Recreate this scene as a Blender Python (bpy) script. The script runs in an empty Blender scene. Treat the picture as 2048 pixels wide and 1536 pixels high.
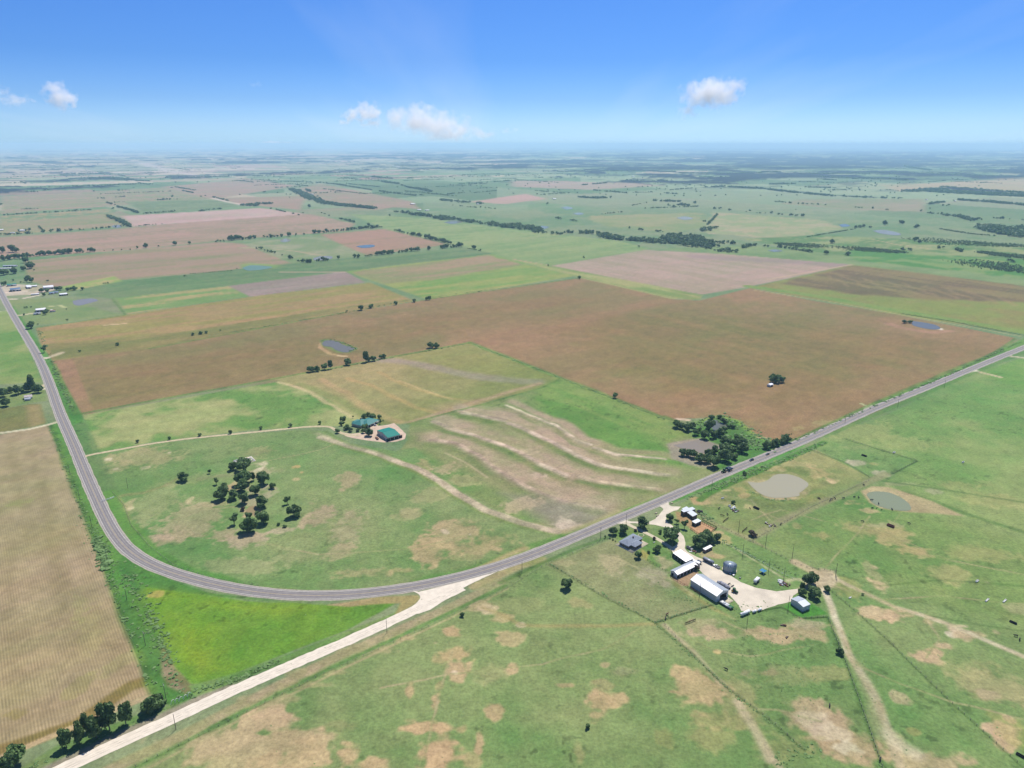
import bpy, math, random
import numpy as np
R = math.radians
scene = bpy.context.scene
C = scene.collection
random.seed(7); rng = np.random.default_rng(7)

# ------------------------------------------------------------------ camera, sky, sun, exposure
H = 290.0; F = 1420.0; HY = 288.0
PITCH = math.atan((768 - HY) / F)
CP, SP = math.cos(PITCH), math.sin(PITCH)
cam = bpy.data.cameras.new('camera'); cam.sensor_width = 36.0; cam.lens = F / 2048 * 36
cam.clip_start = 1.0; cam.clip_end = 600000.0
co = bpy.data.objects.new('camera', cam); C.objects.link(co); scene.camera = co
co.location = (0, 0, H); co.rotation_euler = (math.pi / 2 - PITCH, 0, 0)

SUN_EL, SUN_AZ = 60.0, 20.0      # azimuth from +Y towards +X
world = bpy.data.worlds.new('World'); scene.world = world; world.use_nodes = True
nt = world.node_tree; nt.nodes.clear()
sky = nt.nodes.new('ShaderNodeTexSky'); sky.sky_type = 'NISHITA'; sky.sun_disc = False
sky.sun_elevation = R(SUN_EL); sky.sun_rotation = R(SUN_AZ)
sky.altitude = 300; sky.air_density = 0.9; sky.dust_density = 0.35; sky.ozone_density = 4.5
bg = nt.nodes.new('ShaderNodeBackground'); bg.inputs['Strength'].default_value = 0.071
wo = nt.nodes.new('ShaderNodeOutputWorld')
nt.links.new(bg.outputs[0], wo.inputs[0])
# thin high cirrus veils: white added by direction on a plane far overhead
tc = nt.nodes.new('ShaderNodeTexCoord'); sx = nt.nodes.new('ShaderNodeSeparateXYZ')
nt.links.new(tc.outputs['Generated'], sx.inputs[0])
zz = nt.nodes.new('ShaderNodeMath'); zz.operation = 'ADD'; zz.inputs[1].default_value = 0.10; nt.links.new(sx.outputs['Z'], zz.inputs[0])
dx = nt.nodes.new('ShaderNodeMath'); dx.operation = 'DIVIDE'; nt.links.new(sx.outputs['X'], dx.inputs[0]); nt.links.new(zz.outputs[0], dx.inputs[1])
dy = nt.nodes.new('ShaderNodeMath'); dy.operation = 'DIVIDE'; nt.links.new(sx.outputs['Y'], dy.inputs[0]); nt.links.new(zz.outputs[0], dy.inputs[1])
cb = nt.nodes.new('ShaderNodeCombineXYZ'); nt.links.new(dx.outputs[0], cb.inputs[0]); nt.links.new(dy.outputs[0], cb.inputs[1])
mp = nt.nodes.new('ShaderNodeMapping'); mp.inputs['Rotation'].default_value = (0, 0, R(35)); mp.inputs['Scale'].default_value = (0.9, 0.16, 1)
nt.links.new(cb.outputs[0], mp.inputs[0])
nz = nt.nodes.new('ShaderNodeTexNoise'); nz.inputs['Scale'].default_value = 0.55; nz.inputs['Detail'].default_value = 6; nz.inputs['Roughness'].default_value = 0.5
nt.links.new(mp.outputs[0], nz.inputs['Vector'])
cr = nt.nodes.new('ShaderNodeMapRange'); cr.inputs[1].default_value = 0.5; cr.inputs[2].default_value = 0.8; cr.inputs[3].default_value = 0.0; cr.inputs[4].default_value = 0.30
nt.links.new(nz.outputs[0], cr.inputs[0])
mx = nt.nodes.new('ShaderNodeMix'); mx.data_type = 'RGBA'; mx.inputs[7].default_value = (7.5, 8.0, 8.6, 1)
nt.links.new(cr.outputs[0], mx.inputs[0]); 
tint = nt.nodes.new('ShaderNodeMix'); tint.data_type = 'RGBA'; tint.blend_type = 'MULTIPLY'; tint.inputs[0].default_value = 1.0
rp = nt.nodes.new('ShaderNodeValToRGB'); nt.links.new(sx.outputs['Z'], rp.inputs[0]); nt.links.new(rp.outputs[0], tint.inputs[7])
el = rp.color_ramp.elements
el[0].position = 0.0; el[0].color = (.58, .90, 1.42, 1); el[1].position = 1.0; el[1].color = (.40, .64, 1.0, 1)
for p_, c_ in ((.022, (.58, .82, 1.25, 1)), (.054, (.43, .65, 1.06, 1)), (.101, (.32, .56, .97, 1)), (.17, (.32, .58, 1.0, 1))):
    e_ = el.new(p_); e_.color = c_
nt.links.new(sky.outputs[0], tint.inputs[6]); nt.links.new(tint.outputs[2], mx.inputs[6])
nt.links.new(mx.outputs[2], bg.inputs['Color'])

sl = bpy.data.lights.new('sun', 'SUN'); sl.energy = 3.6; sl.angle = R(0.53); sl.color = (1.0, 0.955, 0.89)
so = bpy.data.objects.new('sun', sl); C.objects.link(so)
so.rotation_euler = (R(90 - SUN_EL), 0, R(180 - SUN_AZ))
so.location = (0, 0, 500)
scene.view_settings.view_transform = 'Standard'; scene.view_settings.look = 'None'
scene.view_settings.exposure = 0.8; scene.view_settings.gamma = 1.0
scene.view_settings.use_curve_mapping = False
scene.cycles.use_denoising = True
scene.cycles.max_bounces = 14; scene.cycles.diffuse_bounces = 2; scene.cycles.glossy_bounces = 2
scene.cycles.volume_bounces = 12; scene.cycles.volume_step_rate = 2.0; scene.cycles.volume_max_steps = 128
GAIN = np.array([1.64, 1.73, 1.98])     # linear picture value of a sunlit white surface

# ------------------------------------------------------------------ helpers
def G(px, py, z=0.0):
    """place on the plane of height z met by this line of sight of the calibrated survey photograph"""
    x = (px - 1024) / F; y = -(py - 768) / F
    dy_ = CP + y * SP; dz = -SP + y * CP
    t = (z - H) / dz
    return (x * t, dy_ * t)
def zd(py):
    x, y = G(1024, py); return y * CP + H * SP
def mpp(py): return zd(py) / F           # metres per source pixel across
def lin(c):
    c = np.asarray(c, float) / 255.0
    return np.where(c <= 0.04045, c / 12.92, ((c + 0.055) / 1.055) ** 2.4)
def alb(c, k=1.0): return tuple(np.clip(lin(c) / GAIN * k, 0, 0.9)) + (1.0,)

def tag(o, label=None, cat=None, group=None, kind=None):
    if label: o['label'] = label
    if cat: o['category'] = cat
    if group: o['group'] = group
    if kind: o['kind'] = kind
    return o
def thing(name, label, cat, loc=(0, 0, 0), rz=0.0, group=None):
    o = bpy.data.objects.new(name, None); C.objects.link(o); o.location = loc; o.rotation_euler = (0, 0, rz)
    o.empty_display_size = 0.5
    return tag(o, label, cat, group)
def link(name, me, parent=None):
    o = bpy.data.objects.new(name, me); C.objects.link(o)
    if parent: o.parent = parent
    return o

def hsh(ix, iy, s):
    h = (ix.astype(np.int64) * 374761393 + iy.astype(np.int64) * 668265263 + s * 974634777) & 0xffffffff
    h = ((h ^ (h >> 13)) * 1274126177) & 0xffffffff
    h = (h ^ (h >> 16)) & 0xffffffff
    return h / 4294967295.0
def vn(x, y, s=0):
    x0 = np.floor(x); y0 = np.floor(y); fx = x - x0; fy = y - y0
    fx = fx * fx * (3 - 2 * fx); fy = fy * fy * (3 - 2 * fy)
    a = hsh(x0, y0, s); b = hsh(x0 + 1, y0, s); c = hsh(x0, y0 + 1, s); d = hsh(x0 + 1, y0 + 1, s)
    return (a * (1 - fx) + b * fx) * (1 - fy) + (c * (1 - fx) + d * fx) * fy
def fbm(x, y, L, s=0, octv=4, rough=0.5):
    t = 0; a = 1.0; n = 0
    for i in range(octv):
        k = 2 ** i / L
        t = t + a * vn(x * k + 17.3 * i, y * k - 9.1 * i, s + i); n += a; a *= rough
    return t / n
def sm(a, b, x):
    t = np.clip((x - a) / (b - a), 0, 1); return t * t * (3 - 2 * t)
DA = np.array([math.sin(R(52.4)), math.cos(R(52.4))]); DB = np.array([math.sin(R(142.2)), math.cos(R(142.2))])
ZA = math.pi / 2 - R(52.4)      # rotation about z that turns +X onto DA

def relief(x, y):
    x = np.asarray(x, float); y = np.asarray(y, float)
    r = np.hypot(x, y)
    k = sm(3500, 9000, r)
    return k * ((fbm(x, y, 4200, 50, 3) - 0.5) * 55 - 4)

def mat(name, col, rough=0.9, metal=0.0, nscale=None, namt=0.15, spec=0.3, bump=0.0, col2=None):
    m = bpy.data.materials.new(name); m.use_nodes = True; n = m.node_tree
    b = n.nodes['Principled BSDF']; b.inputs['Roughness'].default_value = rough; b.inputs['Metallic'].default_value = metal
    b.inputs['Specular IOR Level'].default_value = spec
    b.inputs['Base Color'].default_value = col
    if nscale:
        g = n.nodes.new('ShaderNodeNewGeometry')
        z = n.nodes.new('ShaderNodeTexNoise'); z.inputs['Scale'].default_value = nscale; z.inputs['Detail'].default_value = 5
        n.links.new(g.outputs['Position'], z.inputs['Vector'])
        x = n.nodes.new('ShaderNodeMix'); x.data_type = 'RGBA'
        c2 = col2 or tuple(c * (1 - namt * 2) for c in col[:3]) + (1,)
        c1 = tuple(min(0.95, c * (1 + namt)) for c in col[:3]) + (1,) if not col2 else col
        x.inputs[6].default_value = c2; x.inputs[7].default_value = c1
        mr = n.nodes.new('ShaderNodeMapRange'); mr.inputs[1].default_value = 0.3; mr.inputs[2].default_value = 0.7
        n.links.new(z.outputs[0], mr.inputs[0]); n.links.new(mr.outputs[0], x.inputs[0])
        n.links.new(x.outputs[2], b.inputs['Base Color'])
        if bump:
            bp = n.nodes.new('ShaderNodeBump'); bp.inputs['Strength'].default_value = bump; bp.inputs['Distance'].default_value = 0.2
            n.links.new(z.outputs[0], bp.inputs['Height']); n.links.new(bp.outputs[0], b.inputs['Normal'])
    return m

def mesh_np(name, v, f, mats=(), attrs=None, fmat=None):
    """v (n,3), f (m,k) arrays -> mesh"""
    me = bpy.data.meshes.new(name); v = np.asarray(v, np.float32); f = np.asarray(f, np.int32)
    me.vertices.add(len(v)); me.vertices.foreach_set('co', v.ravel())
    m, k = f.shape
    me.loops.add(m * k); me.loops.foreach_set('vertex_index', f.ravel())
    me.polygons.add(m); me.polygons.foreach_set('loop_start', np.arange(0, m * k, k, dtype=np.int32))
    if attrs:
        for an, (dom, arr) in attrs.items():
            if arr.ndim == 2:
                a = me.attributes.new(an, 'FLOAT_COLOR', dom); a.data.foreach_set('color', np.asarray(arr, np.float32).ravel())
            else:
                a = me.attributes.new(an, 'FLOAT', dom); a.data.foreach_set('value', np.asarray(arr, np.float32).ravel())
    for mm in mats: me.materials.append(mm)
    if fmat is not None: me.polygons.foreach_set('material_index', np.asarray(fmat, np.int32))
    me.update(calc_edges=True); me.validate()
    return me

# ------------------------------------------------------------------ the land: one graded grid, finer near the camera
cols_px = np.concatenate([np.linspace(-5200, -300, 26), np.arange(-290, 2340, 2.5), np.linspace(2350, 7200, 26)])
rows_py = np.concatenate([[289.9, 290.6, 291.3], np.arange(292, 420, 1.0), np.arange(420, 1590, 1.8), np.linspace(1600, 2300, 14), [2900, 4200]])
PX, PY = np.meshgrid(cols_px, rows_py)
yy = -(PY - 768) / F; tt = -H / (-SP + yy * CP)
GX = (PX - 1024) / F * tt; GY = (CP + yy * SP) * tt
X = GX.ravel(); Y = GY.ravel(); N = len(X)
PXr = PX.ravel(); PYr = PY.ravel()
RR = np.hypot(X, Y)
UA = X * DA[0] + Y * DA[1]; UB = X * DB[0] + Y * DB[1]
COL = np.zeros((N, 3))
N1 = fbm(X, Y, 260, 1, 5); N2 = fbm(X, Y, 60, 11, 4, 0.6); N3 = fbm(X, Y, 14, 21, 3, 0.6); N4 = vn(X / 3.1, Y / 3.1, 31)
NA = fbm(UA / 6, UB, 30, 41, 4, 0.6); NB = fbm(UA, UB / 6, 30, 61, 4, 0.6)
WX = (fbm(X, Y, 35, 71, 3) - 0.5) * 2; WY = (fbm(X, Y, 35, 81, 3) - 0.5) * 2
NW = fbm(X, Y, 26, 121, 4, 0.6)
FIELD = np.zeros(N, np.int32); NAMES = ['ground']

def poly_sd(P, x, y):
    """signed distance, positive inside"""
    n = len(P); d = np.full(x.shape, 1e18); ins = np.zeros(x.shape, bool)
    for i in range(n):
        ax, ay = P[i]; bx, by = P[(i + 1) % n]
        ex, ey = bx - ax, by - ay; L = ex * ex + ey * ey + 1e-9
        t = np.clip(((x - ax) * ex + (y - ay) * ey) / L, 0, 1)
        d = np.minimum(d, (x - ax - t * ex) ** 2 + (y - ay - t * ey) ** 2)
        c = ((ay > y) != (by > y)) & (x < (bx - ax) * (y - ay) / (by - ay + 1e-12) + ax)
        ins ^= c
    d = np.sqrt(d); return np.where(ins, d, -d)
def line_d(P, x, y):
    d = np.full(x.shape, 1e18)
    for i in range(len(P) - 1):
        ax, ay = P[i]; bx, by = P[i + 1]; ex, ey = bx - ax, by - ay; L = ex * ex + ey * ey + 1e-9
        t = np.clip(((x - ax) * ex + (y - ay) * ey) / L, 0, 1)
        d = np.minimum(d, (x - ax - t * ex) ** 2 + (y - ay - t * ey) ** 2)
    return np.sqrt(d)
def sel_box(P, m):
    P = np.array(P); a = P.min(0) - m; b = P.max(0) + m
    return np.nonzero((X > a[0]) & (X < b[0]) & (Y > a[1]) & (Y < b[1]))[0]
def mixc(idx, m, c1, c2=None, n=None, k=1.0):
    c1 = lin(c1) / GAIN
    if c2 is not None:
        w = np.clip(n, 0, 1)[:, None]; col = c1 * (1 - w) + (lin(c2) / GAIN) * w
    else: col = c1[None, :]
    m = (m * k)[:, None]
    COL[idx] = COL[idx] * (1 - m) + col * m
def nsel(kind, idx):
    a = {'1': N1, '2': N2, '3': N3, 'A': NA, 'B': NB, 'M': None}[kind] if kind != 'M' else None
    if kind == 'M': a = 0.5 * N1 + 0.5 * N2
    return a[idx]
def field(poly, c1, c2=None, noise='M', lo=0.38, hi=0.62, fe=1.0, wob=0.0, k=1.0, name=None):
    P = [G(*p) for p in poly]
    idx = sel_box(P, 40 + fe * 2)
    if len(idx) == 0: return
    r = RR[idx]; fe_ = np.maximum(fe, r * r / 290 / 1420 * 0.6)
    sd = poly_sd(P, X[idx] + WX[idx] * wob, Y[idx] + WY[idx] * wob)
    m = sm(-fe_, fe_, sd)
    n = sm(lo, hi, nsel(noise, idx)) if c2 is not None else None
    mixc(idx, m, c1, c2, n, k)
    if name:
        if name not in NAMES: pass
        NAMES.append(name); FIELD[idx[sd > 0]] = len(NAMES) - 1
def stroke(line, w, c1, c2=None, noise='3', lo=0.3, hi=0.7, fe=0.6, wob=0.0, k=1.0):
    P = [G(*p) for p in line]
    idx = sel_box(P, w + 20)
    if len(idx) == 0: return
    d = line_d(P, X[idx] + WX[idx] * wob, Y[idx] + WY[idx] * wob)
    r = RR[idx]; fe_ = np.maximum(fe, r * r / 290 / 1420 * 0.5)
    m = 1 - sm(w / 2 - fe_ * .5, w / 2 + fe_, d)
    n = sm(lo, hi, nsel(noise, idx)) if c2 is not None else None
    mixc(idx, m, c1, c2, n, k)
def blob(cx, cy, rx, ry, c, k=0.9, rot=0, thr=0.15, c2=None):
    c = tuple(.68 * a + .32 * b for a, b in zip(c, (212, 192, 164)))
    """bare or dry patch with a ragged, faded edge"""
    s = mpp(cy); gx, gy = G(cx, cy); gy1 = G(cx, cy - ry)[1]; gy0 = G(cx, cy + ry)[1]
    a = rx * s * 1.2; b = (gy1 - gy0) / 2 * 1.2; gy = (gy1 + gy0) / 2
    idx = sel_box([(gx - max(a, b) * 1.5, gy - max(a, b) * 1.5), (gx + max(a, b) * 1.5, gy + max(a, b) * 1.5)], 5)
    if len(idx) == 0: return
    cx_, sx_ = math.cos(R(rot)), math.sin(R(rot))
    dx_ = X[idx] - gx; dy_ = Y[idx] - gy
    u = (dx_ * cx_ + dy_ * sx_) / a; v = (-dx_ * sx_ + dy_ * cx_) / b
    q = 1 - np.sqrt(u * u + v * v) + (NW[idx] - 0.5) * 1.5 + (N3[idx] - 0.5) * 1.1 + (N4[idx] - .5) * .25
    m = sm(thr - 0.22, thr + 0.34, q + (N4[idx] - .5) * .3) * (0.86 + 0.5 * (N3[idx] - .4))
    m = np.clip(m, 0, 1)
    n = sm(0.35, 0.65, N3[idx]) if c2 else None
    mixc(idx, m, c, c2, n, k)
# ------------------------------------------------------------------ field pattern far away (section grid) and woods
def srgbs(L): return np.array([lin(c) / GAIN for c in L])
def patchwork():
    n = N; wob = 60
    a = UA + (fbm(X, Y, 900, 5, 2) - .5) * wob; b = UB + (fbm(X, Y, 900, 6, 2) - .5) * wob
    La, Lb = 820.0, 410.0
    cb_ = np.floor(b / 1640.0); ca = np.floor((a + 300 * hsh(cb_, cb_ * 0, 3)) / La)
    sub = hsh(ca, cb_, 4) > 0.45
    cb2 = np.where(sub, np.floor(b / Lb), cb_ * 4 + 100)
    h = hsh(ca, cb2, 7)
    far = sm(3000, 9000, RR)
    az = X / np.maximum(Y, 1)
    pal = srgbs([(122, 150, 108), (146, 166, 130), (112, 140, 98), (154, 166, 132), (184, 178, 152), (172, 152, 134), (136, 156, 118), (194, 186, 164)])
    br = sm(0.1, -0.45, az)     # more brown farmland to the left
    q = np.clip(h * (4.2 + 3.8 * br), 0, 7.99).astype(int)
    c = pal[q]
    v = (0.86 + 0.28 * hsh(ca, cb2, 9))[:, None]
    c = c * v
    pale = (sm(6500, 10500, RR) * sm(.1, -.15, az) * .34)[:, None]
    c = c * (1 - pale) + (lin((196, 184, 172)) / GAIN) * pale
    # dark woodland, denser to the right and far ahead
    wn = .55 * fbm(X, Y, 480, 91, 5, 0.62) + .45 * fbm(UA / 2.2, UB, 1300, 93, 3, .5)
    right = sm(-0.12, 0.2, az)
    th = 0.615 - 0.055 * right * sm(5000, 6500, RR) - 0.055 * right * sm(7500, 9500, RR) - 0.03 * sm(6000, 9000, RR)
    cen = sm(-.42, -.34, az) * sm(.08, -.02, az) * sm(11500, 13000, RR) * sm(26000, 20000, RR)
    th = th - 0.13 * cen
    w = sm(th - 0.015, th + 0.015, wn)
    w *= sm(4300, 5600, RR)
    sc = sm(.60, .68, fbm(X, Y, 240, 95, 3, .6)) * sm(4500, 6000, RR) * (0.25 + 0.5 * right)
    w = np.maximum(w, sc * .7)
    wood = lin((22, 36, 32)) / GAIN
    c = c * (1 - w[:, None]) + wood * w[:, None]
    return c, w
PATCH, WOOD = patchwork()
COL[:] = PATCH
# near country under everything: pasture green
nearmix = sm(4200, 3000, RR)[:, None]
base = lin((114, 145, 102)) / GAIN; b2 = lin((136, 152, 114)) / GAIN
w = sm(0.4, 0.62, 0.5 * N1 + 0.5 * N2)[:, None]
COL[:] = COL * (1 - nearmix) + (base * (1 - w) + b2 * w) * nearmix

GR = (112, 148, 90); GR2 = (140, 154, 106); LUSH = (98, 148, 72); LUSH2 = (84, 132, 62); LIME = (140, 166, 84)
BR = (152, 124, 94); BR2 = (160, 144, 100); BRR = (166, 124, 96); TAN = (188, 168, 130); PINK = (178, 156, 142); SAND = (206, 188, 164)
WHT = (222, 212, 198); GREY = (158, 150, 142); OLV = (132, 132, 84)
# --- middle distance, far to near
for ln, w_ in [([(37, 322), (120, 327), (245, 324)], 300), ([(0, 360), (90, 360), (175, 354)], 90), ([(140, 346), (220, 343)], 120), ([(176, 354), (250, 357)], 240), ([(237, 348), (307, 344)], 90), ([(325, 354), (392, 353)], 50),
               ([(1100, 343), (1250, 343), (1420, 347)], 120), ([(1360, 352), (1560, 346), (1800, 349), (2100, 355)], 90), ([(1536, 341), (1640, 338), (1745, 339)], 260), ([(1683, 355), (1760, 356), (1812, 361)], 170), ([(1500, 330), (1700, 326), (1900, 322)], 420), ([(1411, 375), (1536, 378), (1656, 390), (1748, 395)], 55),
               ([(1870, 320), (2100, 332)], 500), ([(1050, 322), (1300, 325)], 300), ([(1350, 334), (1500, 334)], 240)]:
    stroke(ln, w_, (26, 42, 34), (34, 54, 42), '2', fe=w_ * .15, wob=40)
field([(330, 372), (500, 356), (590, 372), (430, 398), (300, 395)], (172, 150, 132), (160, 150, 126), fe=8, name='crop_field')
field([(0, 392), (330, 374), (420, 398), (0, 428)], (168, 150, 128), (146, 152, 112), 'A', fe=8, name='crop_field')
field([(420, 396), (592, 392), (660, 372), (830, 408), (752, 420), (610, 396), (600, 420), (480, 408)], (170, 144, 126), (162, 148, 122), fe=6, name='crop_field')
field([(596, 378), (640, 368), (820, 402), (840, 418), (752, 412), (640, 400)], (168, 146, 126), (156, 148, 118), fe=6, name='crop_field')
field([(250, 404), (420, 399), (455, 402), (480, 412), (350, 424), (285, 424)], (116, 138, 96), (130, 150, 108), 'A', fe=5, name='crop_field')
field([(0, 432), (215, 418), (250, 452), (0, 470)], (128, 148, 106), (168, 156, 118), 'A', .35, .6, fe=4, name='pasture')
field([(0, 446), (215, 428), (250, 452), (0, 466)], (166, 150, 120), (140, 150, 108), 'A', fe=8, k=0.8)
field([(980, 398), (1050, 388), (1095, 398), (1010, 408), (940, 404)], (186, 160, 146), fe=8, wob=20, name='crop_field')
field([(1024, 362), (1160, 364), (1330, 372), (1180, 380), (1024, 374)], (172, 158, 140), fe=10, wob=20)
field([(1170, 432), (1400, 425), (1418, 450), (1350, 466), (1210, 452)], (160, 160, 116), (132, 152, 100), fe=12, wob=30, k=0.9)
field([(1430, 424), (1640, 440), (1690, 458), (1560, 478), (1430, 468), (1405, 462)], (172, 168, 132), (148, 162, 116), '2', fe=10, wob=25, name='pasture')
field([(1760, 372), (2048, 358), (2400, 360), (2400, 398), (2048, 388), (1880, 376), (1800, 384)], (184, 170, 136), (172, 166, 132), fe=10, name='crop_field')
field([(1600, 398), (1850, 398), (1850, 424), (1700, 420), (1560, 408)], (156, 152, 124), (140, 150, 112), fe=12)
field([(700, 428), (850, 436), (1040, 460), (1240, 482), (1300, 498), (1100, 532), (1040, 526), (940, 496), (780, 462)], (128, 156, 100), (148, 166, 112), 'A', .35, .65, fe=4, name='pasture')
field([(0, 475), (240, 457), (520, 432), (620, 428), (712, 448), (690, 462), (430, 482), (270, 499), (20, 517), (-300, 540), (-300, 490)], (172, 148, 128), (156, 142, 116), 'A', .4, .65, fe=3, name='crop_field')
field([(243, 432), (520, 416), (612, 428), (265, 453)], (196, 172, 164), (188, 162, 152), fe=3, name='crop_field')
field([(50, 522), (270, 500), (430, 484), (485, 487), (588, 527), (420, 545), (240, 560), (100, 575), (55, 560)], (164, 144, 122), (148, 144, 108), 'A', .45, .7, fe=3, name='crop_field')
field([(485, 487), (640, 469), (735, 511), (622, 523), (586, 528)], (128, 150, 104), (156, 160, 128), 'M', fe=3, name='pasture')
field([(640, 469), (768, 458), (896, 489), (735, 511), (690, 492)], (168, 140, 118), (150, 134, 104), 'A', .5, .7, fe=3, name='crop_field')
field([(175, 571), (380, 548), (600, 525), (935, 496), (990, 508), (690, 543), (455, 573), (225, 598), (150, 590)], (104, 134, 90), (118, 144, 98), 'A', fe=3, name='hay_field')
field([(120, 574), (228, 552), (245, 562), (140, 582)], (150, 172, 96), (180, 170, 120), '2', fe=3)
field([(690, 543), (985, 508), (1052, 528), (1150, 552), (858, 600), (765, 568)], (126, 158, 84), (156, 164, 96), 'A', .42, .66, fe=3, name='pasture')
field([(700, 545), (975, 510), (1048, 530), (860, 560), (770, 568)], (164, 146, 116), (144, 148, 102), 'A', fe=8, wob=10)
field([(225, 597), (460, 572), (500, 592), (250, 629)], (124, 156, 92), (176, 164, 116), 'A', .48, .66, fe=3, name='pasture')
field([(456, 572), (690, 543), (732, 565), (500, 593)], (164, 146, 142), (154, 138, 132), 'A', fe=3, name='ploughed_field')
field([(15, 600), (170, 594), (235, 600), (255, 629), (60, 652), (30, 625)], (120, 150, 96), (134, 152, 100), fe=3, name='pasture')
field([(72, 656), (250, 630), (512, 592), (740, 565), (830, 602), (700, 624), (520, 657), (300, 696), (105, 722), (82, 690)], (168, 144, 102), (152, 146, 88), 'A', .38, .6, fe=2, name='crop_field')
field([(90, 690), (300, 672), (520, 640), (700, 612), (820, 600), (700, 625), (520, 660), (300, 700), (105, 724)], (128, 132, 78), (150, 140, 90), 'A', fe=5, wob=8)
# --- the wide brown fields
BIG = [(104, 722), (300, 697), (520, 657), (700, 624), (900, 592), (1160, 556), (1270, 578), (1345, 598), (1400, 601), (1500, 576), (1620, 600), (1800, 630), (2030, 676),
       (1990, 702), (1900, 745), (1730, 813), (1640, 858), (1585, 882), (1540, 882), (1505, 868), (1470, 846), (1440, 834), (1405, 836), (1330, 838), (940, 685), (540, 758), (152, 827)]
field(BIG, (155, 131, 96), (138, 127, 86), 'M', .42, .62, fe=1.2, name='crop_field')
field([(160, 740), (600, 680), (900, 620), (1100, 590), (1200, 600), (900, 660), (560, 735), (220, 800)], (138, 126, 80), (146, 118, 84), 'A', fe=40, wob=40, k=0.5)
field([(1100, 640), (1300, 620), (1600, 640), (1900, 690), (1800, 760), (1560, 800), (1350, 800), (1200, 720)], (142, 124, 78), (122, 118, 68), 'B', fe=60, wob=60, k=0.5)
field([(104, 722), (145, 718), (190, 828), (152, 827)], (164, 130, 104), fe=2, k=.7)
for p in ([(520, 750), (150, 826)], [(940, 690), (540, 762)], [(960, 692), (1330, 842)], [(1560, 876), (1760, 796), (2020, 682)], [(940, 690), (1160, 640), (1330, 602)], [(900, 600), (1160, 562)]):
    stroke(p, 26, (163, 131, 100), (152, 128, 92), fe=26, wob=10, k=0.5)
for p in ([(260, 780), (700, 700), (1000, 640)], [(180, 760), (600, 690), (900, 630)], [(1100, 660), (1500, 740), (1700, 800)], [(1150, 620), (1700, 730)], [(1400, 612), (1950, 700)]):
    stroke(p, 30, (132, 122, 78), (146, 122, 86), fe=40, wob=30, k=0.35)
field([(1100, 532), (1290, 500), (1450, 508), (1705, 529), (1500, 573), (1405, 589), (1345, 580)], (180, 160, 146), (168, 154, 134), 'B', .45, .65, fe=2, name='ploughed_field')
stroke([(1400, 514), (1600, 524), (1690, 530)], 60, (158, 142, 136), fe=30, wob=15, k=.8)
field([(1022, 518), (1100, 531), (1345, 578), (1405, 590), (1400, 600), (1340, 597), (1150, 553)], (130, 152, 88), (164, 168, 110), 'B', fe=2, name='grass_strip')
field([(1300, 497), (1500, 492), (1640, 500), (2400, 560), (2400, 620), (2048, 573), (1705, 529), (1450, 508)], (118, 146, 92), (134, 156, 104), fe=3, name='pasture')
field([(1480, 478), (1640, 470), (2048, 490), (2400, 500), (2400, 560), (2048, 552), (1640, 505)], (100, 138, 78), (150, 160, 110), '2', .4, .65, fe=10, name='marsh')
field([(1700, 500), (2400, 540), (2400, 570), (2048, 556), (1700, 520)], (88, 142, 66), (130, 156, 92), '2', fe=12, wob=20)
field([(1705, 529), (2048, 572), (2400, 618), (2400, 740), (2048, 668), (1800, 630), (1500, 575)], (146, 142, 86), (136, 150, 80), 'M', fe=2, name='crop_field')
field([(1705, 530), (2048, 572), (2400, 618), (2400, 660), (2048, 604), (1900, 600), (1700, 588), (1560, 566)], (118, 100, 78), (142, 124, 88), 'B', .42, .6, fe=14, wob=12, k=.85)
for i in range(9):
    x0 = 1640 + i * 42; y0 = 546 + i * 5
    stroke([(x0, y0), (x0 + 60, y0 + 26)], 7, (168, 146, 106), fe=6, wob=14, k=.35)
stroke([(1500, 573), (1620, 590), (1800, 622), (2048, 664), (2400, 735)], 26, (132, 158, 84), (118, 150, 76), fe=6, wob=4)
stroke([(1510, 580), (1700, 610), (1810, 631), (2040, 672)], 4, (176, 168, 120), fe=3, k=.7)
stroke([(1800, 626), (1900, 642), (2048, 670)], 3, (82, 96, 50), fe=3, k=.8)
# --- left of the highway
field([(-700, 640), (22, 622), (60, 700), (85, 765), (-700, 800)], (120, 156, 84), (150, 164, 104), 'M', .4, .6, fe=2, name='pasture')
field([(-300, 800), (0, 776), (88, 766), (94, 802), (60, 806), (0, 818), (-300, 850)], (112, 144, 82), (126, 150, 92), fe=2, name='farm_yard')
field([(-700, 900), (0, 818), (60, 808), (82, 808), (92, 848), (0, 866), (-700, 960)], (134, 132, 82), (118, 128, 76), 'M', fe=1.5, name='crop_field')
field([(50, 812), (80, 808), (90, 845), (62, 855)], (164, 146, 106), fe=5, wob=4, k=.8)
CORN = [(-900, 1010), (0, 869), (98, 850), (303, 1386), (0, 1513), (-900, 1840)]
field(CORN, (178, 160, 132), (164, 150, 116), 'M', .38, .62, fe=1.0, name='stubble_field')
stroke([(0, 1500), (150, 1452), (260, 1372), (300, 1360)], 8, (140, 124, 72), (124, 116, 62), fe=2.5, wob=2, k=.9)
stroke([(0, 1515), (300, 1392)], 3.2, (196, 176, 140), fe=1.5, wob=1, k=.8)
blob(40, 1005, 34, 10, (112, 128, 60), .6); blob(36, 1430, 26, 14, (108, 104, 42), .8, c2=(134, 120, 66)); blob(145, 1380, 22, 26, (120, 124, 64), .6)
blob(178, 1260, 20, 60, (132, 132, 76), .5, rot=30); blob(155, 1215, 16, 40, (122, 130, 66), .5, rot=30); blob(245, 1320, 18, 30, (120, 130, 70), .4)
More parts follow.
